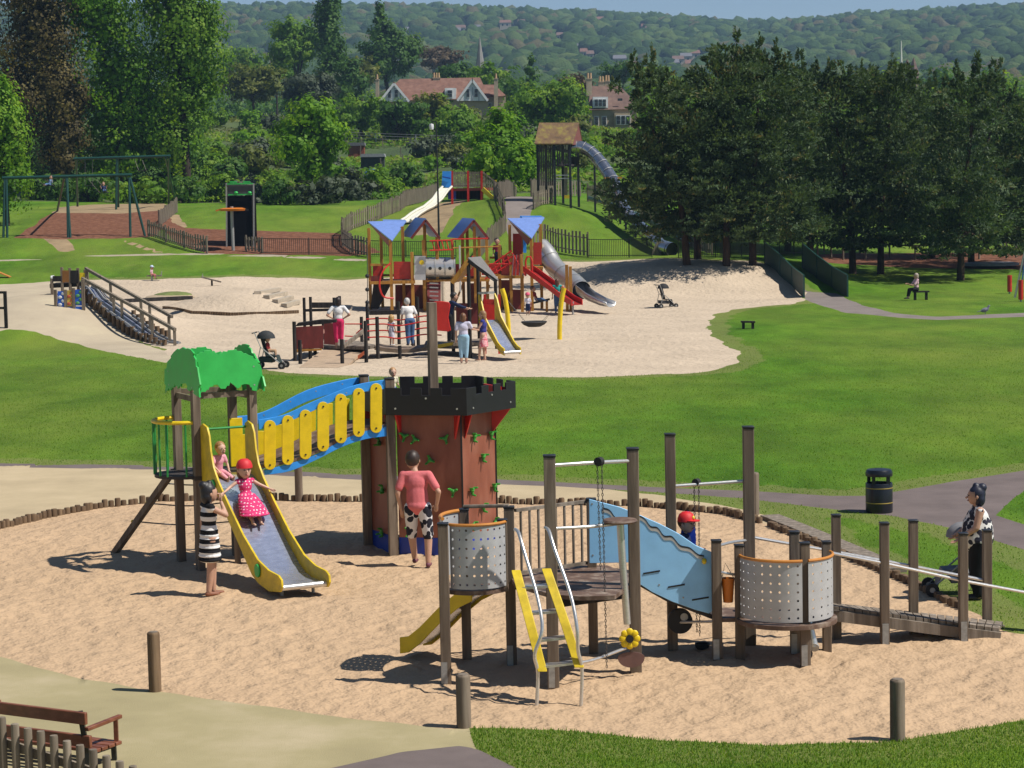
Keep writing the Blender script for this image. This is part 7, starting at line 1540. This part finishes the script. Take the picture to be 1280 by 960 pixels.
valley('field_wood', 70, 235, 310, (850, 1400), 'mid', 65, .5); valley('field_wood', 70, 235, 310, (850, 1400), 'dark', 66, .5); valley('field_wood', 60, 400, 520, (-80, 1400), 'dark', 67, .7)
# ---- the air between here and the hill
hz = bpy.data.meshes.new('haze'); bm = bmesh.new(); bmesh.ops.create_cube(bm, size=1.0)
zmin = float(GP[:, 2].min()); zmax = 300.0
for v in bm.verts: v.co = Vector((v.co.x * 8000, 1600 + v.co.y * 3600, (zmin - 1) + (v.co.z + .5) * (zmax - zmin + 1)))
bm.to_mesh(hz); bm.free(); mt, nt, b = new_mat('haze_air'); nt.nodes.remove(b); pv = nd(nt, 'ShaderNodeVolumePrincipled'); pv.inputs['Color'].default_value = (.44, .68, 1.0, 1); pv.inputs['Density'].default_value = .00016; pv.inputs['Anisotropy'].default_value = .1
nt.links.new(pv.outputs[0], nt.nodes['Material Output'].inputs['Volume']); hz.materials.append(mt); o = bpy.data.objects.new('haze', hz); COL.objects.link(o); o['kind'] = 'stuff'
# ================================================================== people
skin = M('skin', (.50, .29, .20), .55, 0, .06, 12, None, (.54, .31, .22), 0, None, .35); skin_pale = M('pale_skin', (.58, .36, .26), .55, 0, .06, 12)
eye_m = M('eye_dark', (.02, .015, .012), .3); lip_m = M('lip', (.40, .12, .10), .5)
def remesh(mb, vox, it=4):
    me = bpy.data.meshes.new('tmp'); me.from_pydata(mb.v, [], mb.f); o = bpy.data.objects.new('tmp', me); COL.objects.link(o)
    a = o.modifiers.new('r', 'REMESH'); a.mode = 'VOXEL'; a.voxel_size = vox; s = o.modifiers.new('s', 'SMOOTH'); s.factor = .5; s.iterations = it
    dg = bpy.context.evaluated_depsgraph_get(); e = o.evaluated_get(dg).to_mesh(); v = [tuple(p.co) for p in e.vertices]; f = [tuple(p.vertices) for p in e.polygons]
    o.evaluated_get(dg).to_mesh_clear(); bpy.data.objects.remove(o); bpy.data.meshes.remove(me)
    r = MB(); r.v = v; r.f = f; r.mi = [0] * len(f); return r
ADULT = dict(hip=.52, knee=.285, pel=.545, waist=.625, chest=.725, sh=.805, shw=.108, neck=.835, head=.925, hr=(.060, .073, .080), el=.635, wr=.485)
CHILD = dict(hip=.46, knee=.25, pel=.49, waist=.57, chest=.655, sh=.725, shw=.105, neck=.755, head=.875, hr=(.088, .098, .108), el=.575, wr=.45)
def person(label, base, H, yaw, hair=('short', (.05, .03, .02)), wear=(), pose=None, kid=False, b=1.0, skin_m=None, head_dx=(0, 0), group=None, sit=None, lean=(0, 0), name='person', shoes=(.05, .04, .04), parent_cat='person'):
    K = CHILD if kid else ADULT; skin_m = skin_m or skin; P = Vector(base); t = thing(name, label, parent_cat, P, group)
    fw = Vector((math.cos(yaw), math.sin(yaw), 0)); rt = Vector((fw.y, -fw.x, 0)); zoff = -(K['hip'] - .045) if sit else 0
    def J(x, y, z):
        k = max(0, (z - K['hip'])) ; return P + (rt * (x + lean[0] * k) + fw * (y + lean[1] * k) + Vector((0, 0, z + zoff))) * H
    j = {}
    for s, n in ((-1, 'L'), (1, 'R')):
        j['hip' + n] = (s * .048 * b ** .5, 0, K['hip']); j['kn' + n] = (s * .052, .012, K['knee']); j['an' + n] = (s * .05, -.006, .045)
        j['sh' + n] = (s * K['shw'] * b ** .4, -.006, K['sh']); j['el' + n] = (s * (K['shw'] + .03) * b ** .3, -.025, K['el']); j['wr' + n] = (s * (K['shw'] + .035) * b ** .3, .02, K['wr'])
        if sit:
            j['kn' + n] = (s * .06, .215, K['hip'] + sit[0]); j['an' + n] = (s * .055, .215 + sit[1], K['hip'] + sit[2])
    j.update(pose or {}); G = {k: J(*v) for k, v in j.items()}
    hd = J(head_dx[0], .014 + head_dx[1], K['head']); nk = J(head_dx[0] * .3, -.004, K['neck'])
    R3 = Matrix((rt, fw, Vector((0, 0, 1)))).transposed()
    V0 = H * (.0088 if P.y < 45 else .0135)
    def torso(m, o, z0=None, z1=None):
        z0 = K['pel'] if z0 is None else z0
        if z0 == K['pel']: m.ell(J(0, -.004, K['pel']), (.082 * b + o) * H, (.062 * b + o) * H, (.060 + o) * H, 14, 10, R3)
        if z0 > K['pel'] - .5 and z0 < .52 * K['hip'] / .52 and o > 0: m.ell(J(0, -.004, K['pel'] - .005), (.092 * b + o) * H, (.072 * b + o) * H, .062 * H, 14, 10, R3)
        m.cap(J(0, 0, max(z0 + .05, K['pel'] + .01)), J(0, 0, K['waist'] + .03), ((.086 if o > 0 and z0 < .52 * K['hip'] / .52 else .074) * b + o) * H, ((.080 if o > 0 and z0 < .52 * K['hip'] / .52 else .062) * b + o) * H, 14, .80 if b < 1.4 else .98, fw)
        m.ell(J(0, 0, K['chest']), (.088 * b ** .7 + o) * H, (.062 * b ** .8 + o) * H, (.095 + o) * H, 14, 10, R3)
        for n in 'LR': m.cap(J(0, -.004, K['sh'] - .01), G['sh' + n], (.038 + o) * H, (.029 + o) * H, 10)
    def leg(m, o, n, f=1.0, flare=0):
        a, k, c = G['hip' + n], G['kn' + n], G['an' + n]; bb = b ** .8
        if f <= .5: m.cap(a, a.lerp(k, f * 2), (.054 * bb + o) * H, (.045 * bb + o + flare) * H, 12)
        else: m.cap(a, k, (.054 * bb + o) * H, (.037 * bb + o) * H, 12); m.cap(k, k.lerp(c, (f - .5) * 2), (.038 * bb + o) * H, (.024 * bb + o + flare) * H, 12)
    def arm(m, o, n, f=1.0):
        a, k, c = G['sh' + n], G['el' + n], G['wr' + n]; bb = b ** .6
        if f <= .5: m.cap(a, a.lerp(k, f * 2), (.030 * bb + o) * H, (.027 * bb + o) * H, 10)
        else: m.cap(a, k, (.029 * bb + o) * H, (.023 * bb + o) * H, 10); m.cap(k, k.lerp(c, (f - .5) * 2), (.0235 * bb + o) * H, (.0165 * bb + o) * H, 10)
    m = MB(); torso(m, 0)
    m.cap(J(0, -.006, K['sh']), hd - Vector((0, 0, .03 * H)), .030 * H * (1 if not kid else .95), .030 * H, 10)
    hr = K['hr']; m.ell(hd, hr[0] * H, hr[1] * H, hr[2] * H, 14, 10, R3); m.ell(hd + (fw * .022 - Vector((0, 0, .036))) * H * (hr[0] / .06), hr[0] * .72 * H, hr[1] * .62 * H, hr[2] * .55 * H, 12, 8, R3)
    for n in 'LR':
        leg(m, 0, n); arm(m, 0, n); a = G['an' + n]; k = G['kn' + n]
        ft = fw if not sit or abs((a - k).normalized().z) > .5 else (Vector((0, 0, 1)) * .8 + fw * .3).normalized()
        if not shoes: m.cap(a - Vector((0, 0, .022 * H)) - ft * .015 * H, a + ft * .085 * H - Vector((0, 0, .030 * H)), .021 * H, .016 * H, 10)
    bd = remesh(m, V0)
    # face, ears, hands joined on to the same skin
    fs = hr[0] / .06 * H
    bd.m = 0; bd.cap(hd + fw * .066 * fs + Vector((0, 0, -.004 * fs)), hd + fw * .082 * fs - Vector((0, 0, .016 * fs)), .007 * fs, .010 * fs, 7)
    for s in (-1, 1): bd.ell(hd + rt * s * .060 * fs - fw * .004 * fs - Vector((0, 0, .006 * fs)), .006 * fs, .013 * fs, .018 * fs, 8, 6, R3)
    bd.m = 1
    for s in (-1, 1): bd.ell(hd + rt * s * .024 * fs + fw * .0655 * fs + Vector((0, 0, .006 * fs)), .009 * fs, .006 * fs, .006 * fs, 8, 6, R3)
    bd.m = 2; bd.ell(hd + fw * .069 * fs - Vector((0, 0, .040 * fs)), .018 * fs, .007 * fs, .006 * fs, 8, 6, R3); bd.m = 0
    for s, n in ((-1, 'L'), (1, 'R')):
        w, e = G['wr' + n], G['el' + n]; d = (w - e).normalized(); side = d.cross(fw); side = side.normalized() if side.length > .2 else rt; q_ = side.cross(d)
        bd.cap(w - d * .006 * H, w + d * .036 * H, .014 * H, .019 * H, 9, .5, q_)
        for k in range(4):
            o_ = side * (k - 1.5) * .0088 * H; L = (.040, .046, .043, .034)[k] * H; p0 = w + d * .040 * H + o_
            bd.tube([p0, p0 + d * L * .45 + q_ * .004 * H, p0 + d * L * .8 + q_ * .012 * H, p0 + d * L + q_ * .019 * H], [.0056 * H, .0054 * H, .0048 * H, .0034 * H], 6)
        p0 = w + d * .012 * H - side * .016 * H * s; bd.tube([p0, p0 + (d * .018 - side * s * .016 + q_ * .008) * H, p0 + (d * .034 - side * s * .018 + q_ * .014) * H], [.0072 * H, .0062 * H, .0042 * H], 6)
    bd.build('body', [skin_m, eye_m, lip_m], t, angle=80)
    for gname, kind, mt, *a in wear:
        m = MB(); o = .009
        if kind == 'top':            # a = sleeve fraction, bottom height
            torso(m, o, a[1] if len(a) > 1 else None)
            if a[0] > 0:
                for n in 'LR': arm(m, o, n, a[0])
        elif kind == 'legs':         # a = length fraction, flare
            m.ell(J(0, -.004, K['pel']), (.084 * b + o) * H, (.064 * b + o) * H, (.062 + o) * H, 14, 10, R3); m.cap(J(0, 0, K['pel']), J(0, 0, K['waist'] - .02), (.068 * b + o) * H, (.065 * b + o) * H, 14, .82, fw)
            for n in 'LR': leg(m, o, n, a[0], a[1] if len(a) > 1 else 0)
        elif kind == 'skirt':        # a = top z, hem z, hem half-width, [centre shift fwd]
            z0_, z1_, w_ = a[:3]; sh_ = a[3] if len(a) > 3 else 0
            for i in range(9):
                f = i / 8; z = z0_ + (z1_ - z0_) * f; rr = (.072 * b + (w_ - .072 * b) * f ** .8); m.ell(J(0, sh_ * f, z), rr * H, rr * .8 * H, .034 * H, 16, 6, R3)
        elif kind == 'dress':        # torso plus a skirt: hem z, half-width, fwd
            torso(m, o)
            for i in range(9):
                f = i / 8; z = K['waist'] + (a[0] - K['waist']) * f; rr = .080 * b + (a[1] - .080 * b) * f ** .5; m.ell(J(0, (a[2] if len(a) > 2 else 0) * f, z), rr * H, rr * .82 * H, .034 * H, 16, 6, R3)
        remesh(m, V0, 3).build(gname, mt, t, angle=80)
    if shoes:
        sm = M('shoe_%d_%d_%d' % tuple(int(c * 99) for c in shoes), shoes, .6)
        for n in 'LR':
            a = G['an' + n]; k = G['kn' + n]; ft = fw if not sit or abs((a - k).normalized().z) > .5 else (Vector((0, 0, 1)) * .8 + fw * .3).normalized(); m = MB()
            up_ = Vector((0, 0, 1)) if ft == fw else (k - a).normalized()
            m.cap(a - up_ * .018 * H - ft * .014 * H, a + ft * .088 * H - up_ * .026 * H, .0235 * H, .0185 * H, 10); remesh(m, H * .008, 2).build('shoe', sm, t, angle=80)
    st, hc = hair; hm = M('hair_%d_%d_%d' % tuple(int(c * 99) for c in hc), hc, .5, 0, .4, 30, (1, 1, .15)); m = MB(); ok = 1.10
    c = hd + (Vector((0, 0, .016)) - fw * .012) * fs; m.ell(c, hr[0] * H * ok, hr[1] * H * 1.04, hr[2] * H * .98, 14, 10, R3)
    hz_ = -.02 if st in ('short',) else -.05
    if st in ('bob', 'long', 'bun'): m.ell(hd - fw * .03 * fs - Vector((0, 0, .03 * fs)), .068 * fs, .055 * fs, .072 * fs, 12, 8, R3)
    if st == 'long': m.cap(hd - fw * .045 * fs - Vector((0, 0, .02 * fs)), hd - fw * .055 * fs - Vector((0, 0, .15 * fs)), .056 * fs, .036 * fs, 12, .6, fw)
    if st == 'bun':
        m.ell(hd - fw * .055 * fs + Vector((0, 0, .072 * fs)), .042 * fs, .045 * fs, .04 * fs, 10, 8, R3); m.ell(hd + fw * .0 * fs + Vector((0, 0, .088 * fs)), .03 * fs, .03 * fs, .03 * fs, 10, 8, R3)
    hb = remesh(m, fs * .0095, 2)
    # leave the face free: drop hair faces in front of and below the brow
    keep = []
    for f in hb.f:
        q_ = sum((Vector(hb.v[i]) for i in f), Vector()) / len(f) - hd; y, z = q_.dot(fw) / fs, q_.z / fs
        if not (y > .012 and z < .042) and not (z < hz_ and st == 'short' and y > -.03): keep.append(f)
    hb.f = keep; hb.mi = [0] * len(keep); ho = hb.build('hair', hm, t, angle=80)
    if st in ('cap', 'helmet', 'scarf'): pass
    return t, hd, fs, fw, rt, R3, J
def hat(info, col, brim=True, nm='cap', band=None):
    t, hd, fs, fw, rt, R3, J = info; mt = M(nm + '_%d_%d_%d' % tuple(int(c * 99) for c in col), col, .6); m = MB()
    m.lathe([(.0, .098), (.03, .095), (.055, .078), (.069, .045), (.071, .02), (.068, .018), (.0, .02)], (0, 0, 0), 18)
    m.v = [tuple(hd + R3 @ (Vector(v) * fs * 1.08)) for v in m.v]
    if brim: m.prism([hd + (rt * x + fw * y + Vector((0, 0, .026))) * fs for x, y in ((-.062, .04), (-.05, .10), (-.02, .125), (.02, .125), (.05, .10), (.062, .04))], Vector((0, 0, .008 * fs)))
    o = m.build(nm, mt, t)
    if band:
        m = MB(); m.ell(hd + (fw * .072 + Vector((0, 0, .055))) * fs, .018 * fs, .012 * fs, .018 * fs, 8, 6, R3); m.build('badge', M('badge_yellow', band, .5), o)
    return o
def pat(name, kind, c1, c2, scale):
    m, nt, b = new_mat(name); tc = nd(nt, 'ShaderNodeTexCoord')
    if kind == 'stripe':
        sp = nd(nt, 'ShaderNodeSeparateXYZ'); nt.links.new(tc.outputs['Object'], sp.inputs[0]); mu = nd(nt, 'ShaderNodeMath', operation='MULTIPLY'); nt.links.new(sp.outputs[2], mu.inputs[0]); mu.inputs[1].default_value = scale
        fr = nd(nt, 'ShaderNodeMath', operation='FRACT'); nt.links.new(mu.outputs[0], fr.inputs[0]); gt = nd(nt, 'ShaderNodeMath', operation='GREATER_THAN'); nt.links.new(fr.outputs[0], gt.inputs[0]); gt.inputs[1].default_value = .5; f = gt.outputs[0]
    else:
        v = nd(nt, 'ShaderNodeTexVoronoi'); nt.links.new(tc.outputs['Object'], v.inputs['Vector']); v.inputs['Scale'].default_value = scale
        if kind == 'dots': v.inputs['Randomness'].default_value = .35
        lt = nd(nt, 'ShaderNodeMath', operation='LESS_THAN'); nt.links.new(v.outputs['Distance'], lt.inputs[0]); lt.inputs[1].default_value = .30 if kind == 'dots' else .56; f = lt.outputs[0]
    nt.links.new(mixc(nt, f, c1, c2), b.inputs['Base Color']); b.inputs['Roughness'].default_value = .85; b.inputs['Specular IOR Level'].default_value = .2; return m
def cl(name, c): return M('cloth_' + name, c, .85, 0, .12, 8, None, None, .004, 30, .2)
stripe_m = pat('black_white_stripes', 'stripe', (.012, .012, .014), (.74, .73, .72), 7.4); polka = pat('pink_polka_cotton', 'dots', (.62, .045, .16), (.80, .62, .66), 20)
flor = pat('black_floral_white_cotton', 'floral', (.68, .67, .68), (.02, .02, .03), 8.5); floral2 = pat('black_white_print', 'floral', (.70, .68, .66), (.03, .03, .045), 13); pinkskirt = pat('pink_print_cotton', 'floral', (.60, .13, .17), (.72, .38, .40), 16)
def hpx(P, py): return zat(P, py) - P[2]
# near people
P = g(264, 745); person('woman in a black and white striped dress standing by the yellow slide, hand to face', P, hpx(P, 606), R(25), ('bun', (.012, .010, .012)), [('dress', 'dress', stripe_m, .335, .128)],
    dict(elR=(.13, .12, .735), wrR=(.06, .10, .845), elL=(-.135, -.02, .63), wrL=(-.135, -.02, .475), knR=(.035, .0, .285), anR=(.03, -.03, .045), knL=(-.03, .03, .285), anL=(-.028, .03, .045)), b=1.08, shoes=(.22, .08, .04))
P = g(524, 709); person('man in a salmon pink shirt and floral shorts standing at the turret wall', P, hpx(P, 566), R(82), ('short', (.035, .02, .014)), [('shorts', 'legs', flor, .53, .012), ('shirt', 'top', cl('salmon', (.62, .16, .17)), .36, .42)],
    dict(hipL=(-.058, 0, .52), hipR=(.058, 0, .52), knR=(.085, .01, .285), anR=(.085, -.02, .045), elL=(-.165, -.03, .655), wrL=(-.15, .02, .50), elR=(.20, -.055, .665), wrR=(.165, .01, .545), anL=(-.055, .10, .06), knL=(-.070, .06, .29)), b=1.06, shoes=(.14, .04, .06), head_dx=(-.03, .03), lean=(-.05, .10))
t_on = lambda off, t: XYc(Np + e1 * off + dsl * t, float(np.interp(t, [a for a, _ in BED], [z for _, z in BED])))
q_ = t_on(.42, 1.05); ys_ = math.atan2(dsl.y, dsl.x)
i = person('little girl in pink polka-dot dress and red headscarf sliding down the yellow slide', q_ + Vector((0, 0, .02)), 1.16, ys_, ('long', (.16, .06, .025)), [('dress', 'dress', polka, .31, .215, .30)], dict(elL=(-.21, .0, .66), wrL=(-.33, .06, .60), elR=(.21, .0, .66), wrR=(.33, .06, .60)), True, sit=(-.11, .17, -.24), lean=(0, -.12), skin_m=skin_pale, shoes=())
hat(i, (.60, .02, .03), False, 'headscarf')
q_ = t_on(.27, .18); person('small fair-haired girl in pink sitting at the top of the yellow slide', q_ + Vector((0, 0, .02)), .92, ys_ + .25, ('short', (.30, .16, .06)), [('top', 'top', cl('pale_pink', (.70, .32, .38)), .3, .44), ('trousers', 'legs', cl('pale_pink', (0, 0, 0)), .9)], dict(elR=(.15, .08, .58), wrR=(.12, .2, .50), elL=(-.14, .08, .58), wrL=(-.1, .2, .50)), True, sit=(-.03, .19, -.10), lean=(0, .25), skin_m=skin_pale, shoes=())
zt_ = ZT + .06; q_ = XYc(FLp + Vector((.04, .35, 0)), zt_); person('toddler in a cream shirt looking over the turret battlement', q_, zat(q_, 459) - zt_, R(-70), ('short', (.42, .24, .11)), [('shirt', 'top', cl('cream', (.68, .62, .46)), .35), ('trousers', 'legs', cl('faded_blue', (.2, .28, .42)), .9)], dict(wrR=(.1, .16, .55), wrL=(-.1, .16, .55)), True, skin_m=skin_pale)
q_ = Vector((W(857, 700, 28.75).x, 28.72, .74)); i = person('child in a red helmet cap crouching behind the blue slope panel', q_, max(.6, zat(q_, 642) - .74), R(-35), ('short', (.10, .05, .03)), [('shirt', 'top', cl('navy', (.02, .03, .08)), .9), ('trousers', 'legs', cl('navy', (0, 0, 0)), .9)], dict(elR=(.15, .12, .62), wrR=(.13, .28, .60)), True, skin_m=skin_pale); hat(i, (.58, .015, .02), True, 'helmet', (.65, .5, .05))
P = g(1222, 749); person('dark-haired woman in black and white print top pushing a stroller', P, hpx(P, 609), R(176), ('bun', (.010, .012, .03)), [('top', 'top', floral2, 0, .44), ('trousers', 'legs', cl('black', (.012, .012, .014)), .97)], dict(elL=(-.15, .03, .66), wrL=(-.11, .17, .56), elR=(.15, .03, .66), wrR=(.11, .17, .56)), b=1.6)
def stroller(label, P, yaw, s=1.0, hood=(.03, .03, .035), child=None, seatc=(.05, .055, .06)):
    t = thing('stroller', label, 'stroller', P); fw = Vector((math.cos(yaw), math.sin(yaw), 0)); rt = Vector((fw.y, -fw.x, 0)); J = lambda x, y, z: P + (rt * x + fw * y + Vector((0, 0, z))) * s
    alu = galv
    for sd in (-1, 1):
        b = MB(); b.tube([J(sd * .24, -.42, 1.0), J(sd * .24, -.36, 1.02), J(sd * .23, -.2, .62), J(sd * .22, .38, .12)], .014 * s, 6); b.build('frame_bar', alu, t)
        b = MB(); b.tube([J(sd * .23, -.2, .62), J(sd * .23, -.32, .12)], .014 * s, 6); b.build('frame_bar', alu, t)
        for y in (-.32, .38):
            b = MB(); b.cyl(J(sd * .27, y, .10), J(sd * .21, y, .10), .10 * s, None, 16); w_ = b.build('wheel', rubber, t); b = MB(); b.cyl(J(sd * .275, y, .10), J(sd * .205, y, .10), .04 * s, None, 10); b.build('hub', galv, w_)
    b = MB(); b.cyl(J(-.25, -.42, 1.0), J(.25, -.42, 1.0), .018 * s, None, 8); b.build('handle', rubber, t)
    m_ = M('stroller_fabric_%d' % int(seatc[0] * 999), seatc, .85)
    b = MB(); b.strip([J(-.19, -.22, .88), J(-.19, -.08, .36), J(-.19, .22, .34), J(-.19, .30, .12)], [J(.19, -.22, .88), J(.19, -.08, .36), J(.19, .22, .34), J(.19, .30, .12)], (0, 0, .035 * s)); b.build('seat', m_, t)
    b = MB(); R_ = Matrix((rt, fw, Vector((0, 0, 1)))).transposed(); b.ell(J(0, -.10, .84), .22 * s, .26 * s, .22 * s, 14, 8, R_); b.f = [f for f in b.f if sum(Vector(b.v[i]).z for i in f) / len(f) > J(0, 0, .84).z - .01]; b.mi = [0] * len(b.f); b.build('hood', M('stroller_hood_%d' % int(hood[0] * 999), hood, .8), t)
    b = MB(); b.prism([J(-.17, -.28, .20), J(.17, -.28, .20), J(.17, .1, .18), J(-.17, .1, .18)], Vector((0, 0, .14 * s))); b.build('basket', m_, t); return t, J
stroller('dark grey stroller in front of the dark-haired woman at the right', g(1196, 742), R(176), 1.0, (.20, .20, .215), None, (.17, .17, .18))
# far people
P = W(424, 435, Y0 + 2.2); person('woman in white top and hot pink trousers on the ramp house deck', P, hpx(P, 372), R(95), ('bob', (.03, .018, .014)), [('trousers', 'legs', cl('hot_pink', (.66, .035, .13)), .84), ('top', 'top', cl('white', (.74, .73, .73)), .35, .55)], dict(elL=(-.225, -.05, .66), wrL=(-.10, -.02, .585), elR=(.225, -.05, .66), wrR=(.10, -.02, .585)), b=1.1, shoes=())
P = W(490, 432, Y1 + .6); person('curly blond toddler in a pale dress on the red rope bridge', P, hpx(P, 393), R(60), ('bob', (.45, .27, .10)), [('dress', 'dress', cl('pale_lilac', (.62, .6, .7)), .26, .12)], None, True, shoes=(.6, .6, .6))
P = W(513, 432, Y1 + .7); person('grey-haired man in white shirt and jeans bending towards the blond toddler', P, hpx(P, 375) * 1.03, R(110), ('short', (.55, .53, .50)), [('jeans', 'legs', cl('denim', (.075, .14, .28)), .98), ('shirt', 'top', cl('white', (0, 0, 0)), .38, .52)], dict(elL=(-.14, .04, .65), wrL=(-.15, .12, .50), elR=(.17, .0, .64), wrR=(.2, .08, .52)), b=1.15, lean=(-.06, .22))
P = W(562, 428, YH - .4); person('man in dark navy clothes leaning inside the grey-roofed playhouse', P, hpx(P, 366), R(15), ('short', (.02, .015, .012)), [('trousers', 'legs', cl('black', (0, 0, 0)), .98), ('top', 'top', cl('navy', (0, 0, 0)), .8, .52)], dict(elR=(.12, .18, .72), wrR=(.1, .34, .68), elL=(-.12, .18, .72), wrL=(-.1, .34, .66)), lean=(0, .25))
P = g(580, 454); person('woman in lavender top and pale blue trousers seen from behind beside the playhouse', P, hpx(P, 392), R(85), ('bob', (.16, .07, .03)), [('trousers', 'legs', cl('pale_blue', (.30, .48, .62)), .86, -.003), ('top', 'top', cl('lavender', (.56, .54, .68)), .35, .54)], dict(elR=(.17, .06, .68), wrR=(.26, .16, .66)), b=1.2, shoes=(.2, .1, .08))
P = g(605, 451); person('woman in blue vest top and pink skirt facing left beside the small yellow slide', P, hpx(P, 389), R(165), ('long', (.26, .14, .06)), [('skirt', 'skirt', pinkskirt, .60, .30, .125), ('top', 'top', cl('royal_blue', (.045, .05, .24)), 0, .56)], dict(elL=(-.13, .06, .66), wrL=(-.08, .2, .68), anL=(-.045, .09, .05), knL=(-.05, .06, .29)), shoes=())
P = g(660, 394); i = person('toddler in a pink cap and navy shorts standing behind the basket swing', P, hpx(P, 366), R(-100), ('short', (.2, .1, .05)), [('shorts', 'legs', cl('navy', (0, 0, 0)), .55, .02), ('top', 'top', cl('pale_lilac', (0, 0, 0)), .38)], None, True); hat(i, (.6, .08, .16))
P = g(697, 392); person('girl with long brown hair in a turquoise vest by the tall yellow posts', P, hpx(P, 349), R(100), ('long', (.09, .04, .022)), [('jeans', 'legs', cl('denim', (0, 0, 0)), .95), ('top', 'top', cl('turquoise', (.03, .34, .30)), 0, .54)], dict(elR=(.16, .1, .66), wrR=(.2, .16, .76)))
P = g(676, 390); s = thing('spring_rocker', 'black and red spring rocker seat behind the basket swing', 'rocker', P); b = MB(); b.bar(P + Vector((-.35, 0, .45)), P + Vector((.45, 0, .62)), .28, .09); b.build('seat', rubber, s); b = MB(); b.tube(spline([P + Vector((-.6, -.1, -.1)), P + Vector((-.52, -.05, .2)), P + Vector((-.45, 0, .45))], 4), .06, 7); b.build('spring', red_plastic, s); b = MB(); b.cyl(P + Vector((.3, 0, -.1)), P + Vector((.3, 0, .56)), .06); b.build('leg', wood_honey, s)
person('boy in blue jeans lounging on the black spring rocker', P + Vector((-.2, 0, .56)), 1.25, R(-5), ('short', (.12, .06, .03)), [('jeans', 'legs', cl('denim', (0, 0, 0)), .95), ('top', 'top', cl('dark_red', (.25, .03, .03)), .4)], None, True, sit=(.02, .2, -.06), lean=(0, -.35))
P = W(622, 334, 112.4); person('child in dark pink standing on the tower complex deck', P, hpx(P, 297), R(-90), ('short', (.03, .02, .015)), [('top', 'top', cl('dark_pink', (.35, .04, .1)), .4), ('trousers', 'legs', cl('navy', (0, 0, 0)), .95)], None, True)
P = g(1150, 375); t = thing('low_bench', 'small dark bench under the seated woman beneath the pines', 'bench', P); b = MB(); b.bar(P + Vector((-.35, 0, .42)), P + Vector((.45, 0, .42)), .35, .07); b.build('seat', wood_dark, t)
for dx in (-.25, .32): b = MB(); b.bar(P + Vector((dx, 0, -.1)), P + Vector((dx, 0, .39)), .1, .25); b.build('leg', wood_dark, t)
i = person('woman in pink and white top sitting on the low bench under the pines', P + Vector((-.18, -.02, .47)), 1.66, R(190), ('bob', (.32, .27, .22)), [('trousers', 'legs', cl('black', (0, 0, 0)), .9), ('top', 'top', cl('pink_white', (.66, .42, .48)), .4, .54)], dict(elL=(-.13, .12, .64), wrL=(-.06, .26, .68), elR=(.13, .12, .64), wrR=(.06, .26, .68)), sit=(-.0, .06, -.24))
P = g(190, 351); i = person('small child in white cap sitting on a rocker at the back of the far sand', P + Vector((0, 0, .34)), .98, R(-20), ('short', (.2, .12, .06)), [('top', 'top', cl('pink_white', (0, 0, 0)), .4), ('trousers', 'legs', cl('rose', (.45, .16, .16)), .8)], None, True, sit=(-.02, .03, -.26)); hat(i, (.45, .55, .68))
t = thing('spring_rocker', 'low grey spring rocker under the small child in white cap', 'rocker', P); b = MB(); b.bar(P + Vector((-.3, 0, .3)), P + Vector((.6, 0, .3)), .22, .08); b.build('seat', wood_grey, t); b = MB(); b.cyl(P - Vector((0, 0, .1)), P + Vector((0, 0, .28)), .06); b.build('spring', galv, t); b = MB(); b.bar(P + Vector((.55, 0, .3)), P + Vector((.6, 0, .55)), .05); b.build('handle', galv, t)
tt, J = stroller('dark green and black stroller parked left of the ramp house', g(338, 461), R(-8), 1.25, (.025, .028, .03), None, (.02, .035, .032))
person('small child in red leaning back in the stroller by the ramp house', J(0, -.02, .47), .95, R(-8), ('short', (.08, .04, .03)), [('top', 'top', cl('dark_red', (0, 0, 0)), .7), ('trousers', 'legs', cl('tan', (.4, .26, .16)), .8)], None, True, sit=(.0, .03, -.2), lean=(0, -.2))
stroller('black jogging stroller standing alone at the right of the far sand', g(832, 385), R(20), 1.15, (.012, .012, .014), None, (.03, .03, .035))
for k, (x, y, Y, c) in enumerate(((62, 229, YS - .2, 'faded_blue'), (130, 237, YS - .2, 'navy'))):
    person(['child in grey-blue on the left seat of the nearer swing frame', 'child in navy on the right seat of the nearer swing frame'][k], W(x, y + 3, Y), 1.2, R(-120 + 50 * k), ('short', (.1, .05, .03)), [('top', 'top', cl(c, (.2, .28, .42)), .6), ('trousers', 'legs', cl('denim', (0, 0, 0)), .9)], dict(wrL=(-.17, .06, .72), wrR=(.17, .06, .72)), True, sit=(.06, .2, -.02), lean=(0, -.4))
P = g(1231, 393); t = thing('pigeon', 'grey pigeon standing beside the far path at the right', 'bird', P); b = MB(); b.ell(P + Vector((0, 0, .2)), .19, .09, .10, 12, 8, Matrix.Rotation(R(-18), 3, 'Y')); b.cap(P + Vector((.12, 0, .26)), P + Vector((.19, 0, .38)), .06, .045, 8); b.cap(P + Vector((-.15, 0, .17)), P + Vector((-.34, 0, .12)), .05, .03, 8, .5, (0, 0, 1)); o_ = remesh(b, .02, 2); o_.cyl(P + Vector((.22, 0, .385)), P + Vector((.28, 0, .37)), .014, .003, 6)
for dy in (-.03, .03): o_.cyl(P + Vector((.02, dy, 0)), P + Vector((.02, dy, .13)), .01, None, 5)
o_.build('body', M('pigeon_grey', (.16, .17, .21), .7, 0, .4, 14), t)
